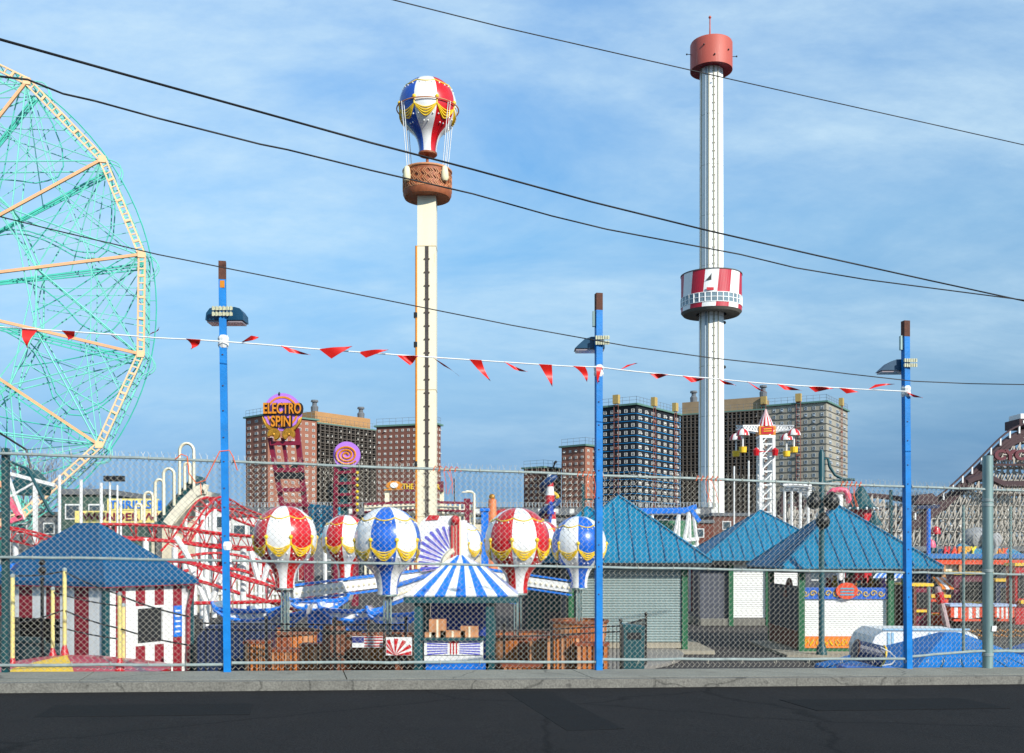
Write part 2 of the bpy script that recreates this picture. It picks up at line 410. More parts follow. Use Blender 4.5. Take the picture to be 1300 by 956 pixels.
# tie ropes
for px, h, kind_, lab in [(240, 2.985, 0, 'orange rope looped below the top rail beside the first blue post'), (745, 2.985, 1, 'frayed orange twine wound on the top rail just before the second blue post'),
                     (895, 2.985, 1, 'orange twine knotted on the top rail in front of the white tower'), (1078, 2.985, 1, 'orange twine knotted on the top rail above the pink arch'), (563, 2.985, 1, 'orange twine knotted on the top rail beside the cream shaft')]:
    s = s_at(px); t = MB()
    if kind_ == 0:
        pts = [FP(s-.18, 2.99, -.03), FP(s-.1, 3.06, -.04), FP(s-.02, 3.03, -.03), FP(s, 2.8, -.05), FP(s+.1, 2.66, -.05), FP(s+.22, 2.7, -.05), FP(s+.34, 2.95, -.05), FP(s+.42, 3.12, -.05), FP(s+.55, 3.14, -.04), FP(s+.6, 3.05, -.04), FP(s+.66, 2.86, -.04)]
        t.tube(pts, .008, 5); t.tube([FP(s+.16, 2.66, -.05), FP(s+.17, 2.5, -.05)], .006, 4)
    else:
        for k in range(5):
            q = s-.16+k*.08; t.tube([FP(q, 2.95, -.03), FP(q+.03, 3.03, -.035), FP(q+.08, 3.0, .035), FP(q+.1, 2.96, -.03)], .007, 4)
        for k in range(3): t.tube([FP(s+.05*k, 2.96, -.03), FP(s+.05*k+rnd.uniform(-.05, .08), 2.8, -.04), FP(s+.05*k+rnd.uniform(-.05, .12), 2.62, -.03)], .005, 4)
    o = t.build('orange_rope', orope, origin=FP(s, 2.985, 0), label=lab, cat='rope', group='orange ropes tied on the fence')

# blue posts with floodlights
POST = []
specs = [(289, 7.11, 0, 'first', 'blue steel post, leftmost, with its lamp head seen square from behind'),
         (760, 6.95, 1, 'second', 'blue steel post in front of the black and blue tower block, lamp head turned left'),
         (1153, 6.78, 2, 'third', 'blue steel post left of the thick grey fence post, lamp head turned left')]
for px, ztop, k, _, lab in specs:
    s = s_at(px); b0 = FP(s, 0, .0); H = ztop-b0.z
    lean = [(-.075), (-.0), (-.045)][k]
    p = thing('lamp_post', lab, 'lamp post', b0, 'blue posts along the chain-link fence')
    t = MB(); w = .05
    top = b0+Vector((lean, 0, H)); bb = b0+Vector((0, 0, -.2))
    t.obox(bb-Uh*w-NP*w, Uh*2*w, NP*2*w, Vector((lean, 0, H+.2-.26))); t.build('shaft', postblue, p)
    tt = top-Vector((0, 0, .26)); t = MB(); t.obox(tt-Uh*(w+.001)-NP*(w+.001), Uh*(2*w+.002), NP*(2*w+.002), (0, 0, .26)); t.build('rusty_top', rust, p)
    t = MB()
    for j in range(10): 
        z = b0.z+1.2+j*.36+rnd.uniform(-.05, .05); t.lathe([(.002, 0), (.012, 0.0), (.012, .01)], (b0.x+.0+lean*(z-b0.z)/H, b0.y-.055, z), 8)
    t.build('bolt', rust, p)
    # lamp head
    hz = [Z(405, b0.y), Z(441, b0.y), Z(469, b0.y)][k]
    cx = b0.x+lean*(hz-b0.z)/H
    L0, L1 = [(-.27, .27), (-.36, .1), (-.38, .09)][k]
    prof = [(L0, .0), (L0+.012, .10), (L0+.06, .165), (L0+.13, .185), (L1-.12, .185), (L1-.05, .165), (L1-.005, .10), (L1, 0)] if k == 0 else [(L0, 0), (L0+.05, .05), (L0+.15, .14), (L0+.25, .175), (L1-.05, .18), (L1-.01, .15), (L1, 0)]
    hd = MB(); hd.extr(prof, (cx, b0.y+.055, hz), (1, 0, 0), (0, 0, 1), (0, .3, 0)); h = hd.build('lamp_head', lamph, p)
    t = MB(); t.box(cx+L0+.02, cx+L1-.02, b0.y+.075, b0.y+.33, hz-.03, hz-.002); t.build('lens', lens, h)
    t = MB()
    for zz in (.055, .135):
        a, c = (-.14, .15) if k == 0 else (-.06, .16)
        t.box(cx+a, cx+c, b0.y-.075, b0.y-.052, hz+zz-.022, hz+zz+.022)
        for q in range(6):
            xx = cx+a+.02+(c-a-.04)*q/5; t.box(xx-.012, xx+.012, b0.y-.087, b0.y-.0752, hz+zz-.03, hz+zz+.03)
    t.build('bracket', mat('bracket_cream', '#C9C8A8', .5, var=.4, scale=40), p)
    if k: 
        t = MB(); t.box(cx-.095, cx-.052, b0.y-.03, b0.y+.04, hz+.32, hz+.55); t.build('junction_box', gpost, p)
    if k == 0:
        t = MB(); t.box(cx-.03, cx+.035, b0.y-.056, b0.y-.0515, ztop-.38, ztop-.28); t.build('label_patch', ogold, p)
    # tape where the pennant string is tied
    hz2 = Z([434, 471, 497][k], b0.y); cx2 = b0.x+lean*(hz2-b0.z)/H
    t = MB(); t.lathe([(.06, -.09), (.078, -.05), (.07, 0), (.08, .05), (.06, .09)], (cx2, b0.y, hz2), 9); t.build('tape_wrap', ropew, p)
    if k == 0: t = MB(); t.lathe([(.058, -.06), (.075, 0), (.058, .06)], (b0.x-.01, b0.y, Z(693, b0.y)), 9); t.build('tape_wrap', ropew, p)
    POST.append((b0, cx2, hz2))

# pennant string
ps = thing('pennant_string', 'white string of red triangular pennants tied across the blue posts', 'bunting', P(650, 470, 15.3))
def yfence(px): return FP(s_at(px)).y-.09
yst = [(-40, 412), (30, 417), (90, 421), (150, 425), (200, 429), (245, 431), (289, 434), (330, 437), (400, 443), (470, 448), (540, 453), (600, 457), (660, 461), (720, 465), (760, 466),
       (800, 471), (860, 477), (900, 480), (960, 486), (1020, 490), (1090, 494), (1153, 497)]
def ystr(px):
    for a, b in zip(yst, yst[1:]):
        if a[0] <= px <= b[0]: return a[1]+(b[1]-a[1])*(px-a[0])/(b[0]-a[0])
    return yst[-1][1]
t = MB(); t.tube([P(px, ystr(px), yfence(px)) for px in range(-40, 1154, 17)]+[P(1153, 497, yfence(1153))], .0095, 6); t.build('string', ropew, ps)
def pennant(px, w, pts):
    w *= 1.1      # w width along the string, pts: tip offsets
    D = yfence(px); o = P(px, ystr(px), D); n = 8; b = MB(); k = S(1, D)
    (tx, ty, curl) = pts; vs = []; fs = []
    for i in range(n+1):
        f = i/n
        ax = tx*f+curl*math.sin(math.pi*f)*.35; ay = ty*f-abs(curl)*math.sin(math.pi*f)*.12
        wd = w*(1-f)
        dpt = .25*math.sin(f*5+px)*(.12)
        fl = abs(tx) > 1.2*abs(ty); bx, by = (.72, .55*(1 if ty >= -4 else -.9)) if fl else (1, .06)
        vs += [o+Vector((k*(ax), -.012+dpt, -k*ay)), o+Vector((k*(ax+wd*bx), -.012+dpt+.03*math.sin(f*4), -k*(ay+wd*by)))]
    for v in list(vs): pass
    vs2 = [v+Vector((0, .004, 0)) for v in vs]; N = len(vs)
    for i in range(n):
        a = 2*i; fs.append((a, a+1, a+3, a+2)); fs.append((N+a+2, N+a+3, N+a+1, N+a)); fs.append((a, a+2, N+a+2, N+a)); fs.append((a+1, N+a+1, N+a+3, a+3))
    b.add(vs+vs2, fs); b.build('pennant', flagred, ps, smooth=60)
for px, w, t3 in [(27, 18, (8, 25, -3)), (80, 15, (7, 12, 2)), (139, 12, (8, 4, 0)), (187, 10, (16, -12, 0)), (237, 17, (6, 13, 6)), (307, 16, (22, -6, 8)), (357, 14, (38, 12, 4)), (405, 20, (42, -4, 0)), (455, 12, (38, -3, 8)),
                  (503, 22, (28, 2, 0)), (549, 18, (34, 24, 3)), (596, 14, (27, 28, -3)), (640, 16, (30, 13, 2)), (684, 15, (17, 29, 2)), (727, 14, (18, 20, 8)), (757, 7, (2, 22, -2)), (787, 12, (22, -8, 4)), (824, 12, (24, 3, 3)), (866, 14, (28, 4, 2)),
                  (912, 10, (22, 9, 3)), (948, 14, (24, 14, 4)), (986, 12, (31, 9, 8)), (1026, 12, (32, 3, 3)), (1065, 12, (26, 5, 4)), (1102, 12, (34, -7, -4)), (1150, 10, (20, 9, 2))]:
    pennant(px, w, t3)

# overhead cables
def wire(pts, D0, D1, r, lab):
    import bisect
    out = []; x0, x1 = pts[0][0], pts[-1][0]
    for a, b in zip(pts, pts[1:]):
        for i in range(6):
            f = i/6; px = a[0]+(b[0]-a[0])*f; py = a[1]+(b[1]-a[1])*f; D = D0+(D1-D0)*(px-x0)/(x1-x0); out.append(P(px, py, D))
    out.append(P(*pts[-1], D1)); b = MB(); b.tube(out, r, 6); b.build('overhead_cable', cable, origin=out[0], label=lab, cat='cable', group='overhead cables crossing the sky', smooth=60)
wire([(380, -32), (500, 0), (640, 35), (780, 67), (925, 100), (1050, 128), (1180, 157), (1300, 184), (1420, 210)], 11, 16, .0075, 'thin black cable crossing the top right sky past the faded red tower cap')
wire([(-80, 27), (0, 50), (160, 95), (330, 142), (470, 181), (600, 215), (750, 256), (900, 293), (1040, 325), (1180, 356), (1300, 382), (1400, 403)], 9.5, 21, .0145, 'thick black cable sagging from upper left, the higher of the two that meet at right')
wire([(-80, 72), (0, 97), (35, 101), (80, 119), (120, 128), (200, 150), (330, 183), (365, 190), (470, 216), (600, 246), (700, 274), (770, 291), (860, 308), (940, 323), (1010, 340), (1100, 355), (1200, 368), (1300, 381), (1400, 400)], 10.5, 20.9, .012, 'black cable with kinks running just under the thickest cable')
wire([(-80, 255), (0, 275), (60, 290), (200, 323), (350, 353), (500, 383), (650, 413), (800, 440), (900, 454), (1000, 465), (1080, 475), (1160, 484), (1230, 487), (1400, 490)], 12.2, 15.8, .0075, 'lowest thin black cable passing the tops of the blue posts')

# ------------------------------------------------------------------ hot-air balloon shapes
BP = [(.02, 1.0), (.2, .985), (.38, .93), (.56, .835), (.71, .71), (.83, .56), (.925, .39), (.98, .2), (1.0, .0), (.985, -.2), (.94, -.38), (.86, -.54), (.75, -.68), (.62, -.80), (.5, -.91), (.415, -1.03), (.355, -1.17), (.32, -1.33), (.30, -1.48), (.31, -1.62)]
def prof_r(z):
    for (r0, z0), (r1, z1) in zip(BP, BP[1:]):
        if z1 <= z <= z0: return r0+(r1-r0)*(z0-z)/(z0-z1)
    return .3
def envelope(c, Rr, cols, a0):
    b = MB(); n = 64; b.lathe([(r*Rr, z*Rr) for r, z in BP], c, n, a0=a0, fm=lambda i, j: cols[(j*8//n) % len(cols)]); return b
def swags(c, Rr, a0):
    b = MB(); c = Vector(c)
    def pt(a, z, k=1.015): r = prof_r(z)*Rr*k; return c+Vector((r*math.cos(a), r*math.sin(a), z*Rr))
    for gidx in range(8):
        g0 = a0+gidx*math.pi/4
        for dip, th, z0 in ((.17, .022, -.20), (.235, .03, -.21), (.30, .034, -.22), (.365, .03, -.23)):
            b.tube([pt(g0+math.pi/4*i/10, z0-dip*math.sin(math.pi*i/10)**.9 if 0 < i < 10 else z0) for i in range(11)], [Rr*th*(.45+.55*math.sin(math.pi*i/10)) for i in range(11)], 5)
        b.tube([pt(g0+math.pi/4*i/8, .66-.09*math.sin(math.pi*i/8)) for i in range(9)], Rr*.022, 5)
        b.tube([pt(g0, -.02), pt(g0, -.24)], Rr*.03, 5)
        b.ball(pt(g0, .0, 1.0), Rr*.07, 10)
    return b
def beads(c, Rr, a0):
    b = MB(); c = Vector(c)
    for gidx in range(8):
        g0 = a0+gidx*math.pi/4
        for f, z in ((.14, -.52), (.38, -.72), (.62, -.72), (.86, -.52), (.2, .53), (.5, .5), (.8, .53)):
            a = g0+math.pi/4*f; r = prof_r(z)*Rr*1.01; b.ball(c+Vector((r*math.cos(a), r*math.sin(a), z*Rr)), Rr*.03, 6)
    return b
BR = .78
bm_cache = {}
def balloon_car(px, py, D, colr, label, r=BR, turn=0., mid='white'):
    c = P(px, py, D); base = Vector((c.x, c.y, 0))
    root = thing('balloon_car', label, 'balloon ride', base, 'striped balloons of the balloon ride')
    a0 = -math.pi/2-math.pi/8+turn
    key = (colr, r, turn, mid)
    def part(nm, f, mats, loc, sm=None):
        k = (nm,)+key
        if k not in bm_cache: bm_cache[k] = f().mesh(nm, mats, Vector((0, 0, 0)), sm)
        return inst(bm_cache[k], nm, loc, root)
    z0 = Vector((0, 0, 0))
    cm = redb if colr == 'red' else blueb
    e = part('balloon_envelope', lambda: envelope(z0, r, (0, 1), a0), [whiteb if mid == 'white' else cm, cm if mid == 'white' else whiteb], c, 35)
    part('swag_trim', lambda: swags(z0, r, a0), gold, c, 60)
    part('bead_trim', lambda: beads(z0, r, a0), white, c, 60)
    neck = c.z-1.62*r
    hh = neck
    def stem():
        b = MB()
        for a in range(4): b.tube([(.11*math.cos(a*1.57+.8), .11*math.sin(a*1.57+.8), 0), (.11*math.cos(a*1.57+.8), .11*math.sin(a*1.57+.8), -hh+1.0)], .015, 6)
        b.lathe([(.22, 0), (.23, -.03), (.22, -.05)], (0, 0, 0), 16); b.tube([(0, 0, 0), (0, 0, -hh+.3)], .04, 8); return b
    o = MB.build(stem(), 'stem', gpost, None); o.parent = root; o.location = Vector((0, 0, neck))
    def tub():
        b = MB(); n = 16
        b.lathe([(.60, .22), (.70, .3), (.78, .62), (.80, .98), (.74, .98), (.70, .6), (.55, .3)], (0, 0, 0), n*2, fm=lambda i, j: (0 if (j//2) % 2 else (1 if (j//4) % 2 else 2)), cap=False)
        b.lathe([(.55, .3), (.01, .3)], (0, 0, 0), n, cap=False); return b
    inst(bm_cache.setdefault('tub', tub().mesh('basket_tub', [slat, wickerl, slatd], smooth=40)), 'basket', base, root)
    def rim():
        b = MB(); b.tube([(.81*math.cos(q), .81*math.sin(q), 1.0) for q in [2*math.pi*j/24 for j in range(24)]], .055, 8, closed=True)
        b.tube([(.74*math.cos(q), .74*math.sin(q), .32) for q in [2*math.pi*j/24 for j in range(24)]], .05, 8, closed=True)
        return b
    inst(bm_cache.setdefault('rim', rim().mesh('basket_rim', wickerd, smooth=60)), 'basket_rim', base, root)
    b = MB(); b.lathe([(.3, 0.01), (.3, .1), (.12, .24)], (0, 0, 0), 16)
    inst(bm_cache.setdefault('foot', b.mesh('foot', tealpost, smooth=40)), 'foot', base, root)
    return c
cars = [balloon_car(362, 682, 25.5, 'red', 'red and white striped balloon, leftmost of the ride, in front of the brick tower block'),
        balloon_car(439, 684, 33.5, 'red', 'red and white balloon half hidden behind the larger blue one beside it', turn=.4),
        balloon_car(492, 686, 24.0, 'blue', 'largest blue and white balloon, left of the fan panel', mid='blue'),
        balloon_car(585, 690, 36.5, 'blue', 'blue and white balloon peeping out right behind the fan panel', mid='blue', turn=.02),
        balloon_car(657, 686, 24.6, 'red', 'large red and white balloon right of the striped kiosk', turn=.22),
        balloon_car(686, 690, 35.0, 'red', 'red and white balloon mostly hidden between two nearer balloons', turn=.3),
        balloon_car(735, 690, 29.3, 'blue', 'blue and white balloon behind the second blue post, rightmost of the ride', mid='blue', turn=.30)]
# the ride's hub with arms and painted fan panels
hubc = Vector((X(578, 30), 30, 0))
hub = thing('balloon_ride_hub', 'white hub of the balloon ride with violet sunray fan panel and radiating arms', 'ride', hubc)
b = MB(); b.lathe([(1.5, .02), (1.5, .5), (.6, .6), (.5, 1.9), (1.1, 2.1), (1.1, 2.45), (.4, 2.5), (.35, 3.9)], hubc, 16); b.build('column', white, hub, smooth=30)
yF = 28.7
pc = P(578, 718, yF)
fw, fh = S(52, yF), S(63, yF)
fp = [(-1, -6), (-34, -2), (-47, 10), (-50, 26), (-48, 44), (-43, 56), (-35, 62.5), (-1, 63.5)]
b = MB(); b.extr([(S(u_, yF), S(v_, yF)) for u_, v_ in fp], pc, (1, 0, 0), (0, 0, 1), (0, .12, 0)); fan = b.build('fan_panel', whiteb, hub)
b = MB()
for k in range(11):
    a = R(97+k*8.6); c, s_ = math.cos(a), math.sin(a); r0, r1 = 27, 27+31*(.72+.28*math.sin(k*.3)); ox, oz = 7, -1
    if oz+r1*s_ > 61: r1 = (61-oz)/s_
    d0, d1 = .028, .036
    q = lambda r_, dd: (S(min(-6, ox+r_*math.cos(a+dd)), yF), S(oz+r_*math.sin(a+dd), yF))
    b.extr([q(r0, -d0), q(r1, -d1), q(r1+1.5, 0), q(r1, d1), q(r0, d0)], pc-Vector((0, .012, 0)), (1, 0, 0), (0, 0, 1), (0, .011, 0))
b.build('sunray', violet, fan)
b = MB()
for k in range(11):
    a = R(101+k*8.6); c, s_ = math.cos(a), math.sin(a); r0, r1 = 32, 50; q = lambda r_, dd: (S(min(-6, 7+r_*math.cos(a+dd)), yF), S(min(61, -1+r_*math.sin(a+dd)), yF))
    b.extr([q(r0, -.008), q(r1, -.01), q(r1, .01), q(r0, .008)], pc-Vector((0, .012, 0)), (1, 0, 0), (0, 0, 1), (0, .011, 0))
b.build('pink_ray', mat('fan_lilac', '#C8A0DC', .5), fan)
b = MB(); b.tube([pc+Vector((S(7+22*math.cos(R(q)), yF), -.02, S(-1+22*math.sin(R(q)), yF))) for q in range(112, 184, 9)], .09, 6); b.build('arc_band', cream, fan)
b = MB(); b.extr([(S(-38, yF), S(57, yF)), (S(-33, yF), S(64, yF)), (S(-20, yF), S(63.6, yF)), (S(-22, yF), S(58, yF))], pc-Vector((0, .03, 0)), (1, 0, 0), (0, 0, 1), (0, .028, 0)); b.build('red_tip', red, fan)
b = MB()
for q in (-.09, .0, .09): b.box(pc.x+q-.025, pc.x+q+.025, pc.y-.05, pc.y-.013, pc.z, pc.z+fh*.88)
b.ball(pc+Vector((0, -.05, fh*.92)), .13, 12)
b.build('centre_column_trim', red, fan, smooth=40)
b = MB(); b.box(pc.x-.16, pc.x+.16, pc.y-.012, pc.y-.002, pc.z, pc.z+fh*.9); b.build('centre_column', cream, fan)
for c in cars:
    d = Vector((c.x-hubc.x, c.y-hubc.y, 0)); L = d.length; d.normalize()
    p0 = hubc+d*.9+Vector((0, 0, 2.3)); p1 = Vector((c.x, c.y, 1.95))-d*.2
    b = MB(); b.bar(p0, p1, .14, .26); b.bar(p0+Vector((0, 0, .2)), p1+Vector((0, 0, .2)), .17, .05, 1); b.bar(p0-Vector((0, 0, .2)), p1-Vector((0, 0, .2)), .17, .05, 1)
    arm = b.build('arm', [white, bluepaint], hub)
    b = MB(); k = int(L/.22)
    sd = d.cross(Vector((0, 0, 1)))
    for i in range(k):
        q = p0+(p1-p0)*((i+.5)/k)
        for sg in (-1, 1): b.ball(q+sd*.085*sg, .04, 6)
    b.build('bulb_row', cream, arm)
b = MB(); b.lathe([(6.6, .012), (6.6, .10), (6.5, .14)], hubc, 48); b.build('platform', mat('ride_deck', '#8A8680', .7, .3), hub, smooth=30)

# ------------------------------------------------------------------ blue striped kiosk
D0 = 20.6; kc = Vector((X(585, D0+1.1), D0+1.1, 0))
kx0, kx1 = X(512, D0), X(658, D0); zE = Z(756, D0)
kios = thing('striped_kiosk', 'blue and white striped canopy kiosk among the balloon ride baskets', 'kiosk', Vector(((kx0+kx1)/2, D0+1.1, 0)))
cx, cy = (kx0+kx1)/2, D0+1.1; hx = (kx1-kx0)/2; hy = 1.1
zT = Z(717, D0+.75)
def frustum_stripes(b, cx, cy, hx, hy, z0, z1, top, n):
    for side in range(4):
        for i in range(n):
            f0, f1 = i/n, (i+1)/n
            def q(f, k, z):
                a = -1+2*f
                x, y = [(a, -1), (1, a), (-a, 1), (-1, -a)][side]
                return Vector((cx+x*hx*k, cy+y*hy*k, z))
            p = [q(f0, 1, z0), q(f1, 1, z0), q(f1, top, z1), q(f0, top, z1)]
            nn = [(0, -1), (1, 0), (0, 1), (-1, 0)][side]
            t = Vector((-nn[0]*.02, -nn[1]*.02, -.03))
            b.add(p+[v+t for v in p], [(0, 1, 2, 3), (7, 6, 5, 4), (0, 4, 5, 1), (2, 6, 7, 3)], i % 2)
b = MB(); frustum_stripes(b, cx, cy, hx, hy, zE, zT, .36, 11); b.build('canopy', [whiteb, bluepaint], kios)
b = MB(); frustum_stripes(b, cx-.06, cy, hx*.36, hy*.36, zT, zT+.2, .2, 5); b.build('canopy_lantern', [whiteb, bluepaint], kios)
b = MB(); b.box(kx0+.02, kx1-.02, D0-.02, D0+.04, zE-.15, zE-.035); b.box(kx0+.02, kx1-.02, D0+2.16, D0+2.22, zE-.15, zE-.035); b.box(kx0, kx0+.06, D0+.05, D0+2.15, zE-.15, zE-.035); b.box(kx1-.06, kx1, D0+.05, D0+2.15, zE-.15, zE-.035); b.build('fascia', tealpost, kios)
for px in (531, 622):
    for yy in (D0+.1, D0+2.0):
        b = MB(); x = X(px, D0+.1); b.box(x-.085, x+.085, yy, yy+.17, 0, zE-.15); b.build('post', tealpost, kios)
b = MB(); b.box(X(531, D0)+.1, X(622, D0)-.1, D0+1.9, D0+1.95, .1, zE-.16); b.build('back_panel', mat('kiosk_inner_blue', '#0C3C9C', .5), kios)
xa, xb = X(538, D0), X(613, D0)
b = MB(); b.box(xa, xb, D0+.12, D0+.5, .75, Z(811, D0+.1)-.03); b.box(xa-.03, xb+.03, D0+.0, D0+.55, Z(811, D0)-.03, Z(811, D0)+.01, 1); ct = b.build('counter', [white, tealpost], kios)
b = MB(); z0, z1 = Z(832, D0), Z(812, D0)-.02; xm = (xa+xb)/2
b.box(xa, xb, D0+.09, D0+.115, z0, z1); cp = b.build('printed_panel', whiteb, ct)
b = MB()
for sgn in (-1, 1):
    for k in range(6):
        zz = z0+.03+(z1-z0-.05)*k/6
        b.extr([(sgn*.12, zz-z0), (sgn*(xb-xm-.06), zz-z0+(k-2.5)*.014), (sgn*(xb-xm-.06), zz-z0+.03+(k-2.5)*.014), (sgn*.12, zz-z0+.022)], (xm, D0+.085, z0), (1, 0, 0), (0, 0, 1), (0, .004, 0))
b.build('ray_print', violet, cp)
b = MB()
for q in (-.06, 0, .06): b.box(xm+q-.012, xm+q+.012, D0+.083, D0+.089, z0+.01, z1-.06)
b.box(xm-.1, xm+.1, D0+.083, D0+.089, z1-.06, z1-.01); b.build('column_print', red, cp)
b = MB(); b.box(X(540, D0), X(620, D0), D0+.1, D0+.4, 0, Z(842, D0)); b.build('base_cabinet', bluepaint, kios)
# stacked boxes on the counter
for px, w, h_, lab in [(548, .22, .10, 'low'), (557, .34, .36, 'tall'), (576, .5, .13, 'wide'), (597, .36, .22, 'squat')]:
    b = MB(); x = X(px, D0+.6); zb = Z(811, D0)+.012; b.box(x-w/2, x+w/2, D0+.22, D0+.46, zb, zb+h_)
    b.box(x-.02, x+.02, D0+.218, D0+.2205, zb+.0, zb+h_, 1)
    b.build('cardboard_box', [wickerl, cream], origin=(x, D0+.34, zb), label=lab+' brown cardboard box on the counter of the striped kiosk', cat='box', group='boxes on the kiosk counter')

# ------------------------------------------------------------------ iron picket fences
def pickets(pts, H, lab, z0=0, step=.11):
    p0 = Vector((pts[0][0], pts[0][1], z0)); root = thing('iron_fence', lab, 'fence', p0)
    for (a, b_) in zip(pts, pts[1:]):
        a, b_ = Vector((*a, z0)), Vector((*b_, z0)); L = (b_-a).length; d = (b_-a)/L
        m = MB(); n = int(L/step)
        for i in range(n+1):
            q = a+d*(i*L/n); m.bar(q+Vector((0, 0, .06)), q+Vector((0, 0, H)), .016)
        m.build('picket', black, root)
        m = MB(); 
        for h in (.15, H-.16, H-.03): m.bar(a+Vector((0, 0, h)), b_+Vector((0, 0, h)), .035, .03)
        m.build('rail', black, root)
        m = MB(); 
        for q in ((a, b_) if b_.xy == Vector(pts[-1]) else (a,)): m = MB(); m.bar(q, q+Vector((0, 0, H+.07)), .055); m.ball(q+Vector((0, 0, H+.1)), .045, 8); m.build('post', black, root)
Y1 = 21.6
pickets([(X(243, Y1), Y1+.3), (X(290, Y1), Y1), (X(338, Y1), Y1), (X(425, Y1-.3), Y1-.3), (X(515, Y1-.2), Y1-.2)], 1.5, 'black iron picket fence before the left baskets of the balloon ride')
pickets([(X(640, 22), 22), (X(700, 22.5), 22.5), (X(788, 23.5), 23.5), (X(820, 26), 26)], 1.32, 'black iron picket fence before the grey shuttered booth')
# panels hanging on / standing near the fence
b = MB(); D = 20.9; b.box(X(447, D), X(486, D), D, D+.03, Z(822, D), Z(808, D)); fl = b.build('flag_banner', white, origin=P(466, 822, D), label='small stars and stripes banner hung on the iron fence', cat='banner')
b = MB(); b.box(X(447, D), X(462, D), D-.006, D-.001, Z(816, D), Z(808.5, D)); b.build('star_field', mat('flag_blue', '#2A3580', .6, var=.6, scale=60), fl)
b = MB()
for k in range(4): b.box(X(462.5, D), X(486, D), D-.006, D-.001, Z(821-k*3.6, D), Z(819.3-k*3.6, D))
b.build('stripe', red, fl)
b = MB(); D = 20.7; x0, x1, z0, z1 = X(490, D), X(523, D), Z(832, D), Z(809, D); b.box(x0, x1, D, D+.03, z0, z1); sb = b.build('sunburst_panel', white, origin=(x0, D, z0), label='red and white sunburst panel left of the striped kiosk', cat='panel')
b = MB(); xm = (x0+x1)/2-.08
for k in range(7):
    a0, a1 = R(2+k*26), R(15+k*26); rr = .26
    pt = lambda a, r: (max(x0+.01, min(x1-.01, xm+r*math.cos(a)*1.5))-xm, min(z1-z0-.01, r*math.sin(a)*1.3))
    b.extr([(0.001*math.cos(a0), .001), pt(a0, rr), pt((a0+a1)/2, rr), pt(a1, rr)], (xm, D-.007, z0), (1, 0, 0), (0, 0, 1), (0, .006, 0))
b.build('sunray', red, sb)
# round brown barrels and orange planters beside the baskets
for px, D, h, r, lab in [(424, 22.6, 1.35, .27, 'tall dark brown barrel left of the flag banner'), (447, 22.9, 1.2, .24, 'second dark brown barrel behind the flag banner'), (500, 22.8, 1.15, .2, 'dark brown barrel behind the sunburst panel')]:
    b = MB(); c = (X(px, D), D, 0); b.lathe([(r*.85, 0), (r, h*.3), (r*1.04, h*.55), (r*.9, h), (r*.82, h), (r*.8, h-.05)], c, 20); o = b.build('barrel', wickerd, origin=c, label=lab, cat='barrel', group='brown barrels behind the iron fence', smooth=30)
    b = MB()
    for z in (.2, .5, .9): b.lathe([(r*1.0, h*z-.03), (r*1.06, h*z), (r*1.0, h*z+.03)], c, 20, cap=False)
    b.build('hoop', black, o)
for px, D, w, h, lab in [(325, 22.4, .5, .95, 'orange slatted crate box left of the first basket'), (352, 23.0, .95, .72, 'wide orange and cream slatted bench before the first balloon'), (395, 23.2, .5, .82, 'orange slatted crate box right of the first balloon stem'), (663, 21.4, .8, .55, 'low orange bench with cream end behind the drooping fence wire'), (688, 23.2, .6, .95, 'cream and orange ticket box left of the dark bin'), (715, 22.8, .75, 1.05, 'orange slatted ride gate before the shuttered booth'), (752, 22.5, .7, .9, 'orange slatted crate box crossed by the second blue post')]:
    b = MB(); x = X(px, D); n = max(4, int(w/.1))
    b.box(x-w/2, x+w/2, D+.02, D+.4, .05, h)
    for k in range(n):
        xx = x-w/2+(k+.5)*w/n; b.box(xx-.035, xx+.035, D-.012, D+.018, .02, h+.02, 1 if k % 3 else 2)
    b.box(x-w/2-.03, x+w/2+.03, D-.03, D+.43, h+.022, h+.08, 3)
    b.build('slatted_box', [wickerd, slat, wickerl, slatd], origin=(x, D+.2, 0), label=lab, cat='box', group='orange slatted boxes round the balloon ride')
D = 22.6; b = MB(); b.box(X(792, D), X(818, D), D, D+.5, 0, Z(799, D)); bn = b.build('litter_bin', tealpost, origin=(X(805, D), D, 0), label='dark teal cabinet bin at the end of the iron picket fence', cat='bin')
b = MB(); b.extr([(0, 0), (S(28, D), 0), (S(28, D), .05), (S(4, D), .10), (0, .1)], (X(791, D), D-.02, Z(799, D)+.002), (1, 0, 0), (0, 0, 1), (0, .54, 0)); b.build('lid', tealpost, bn)
b = MB(); b.box(X(796, D), X(814, D), D-.006, D-.001, Z(812, D), Z(803, D)); b.build('slot', dark, bn)

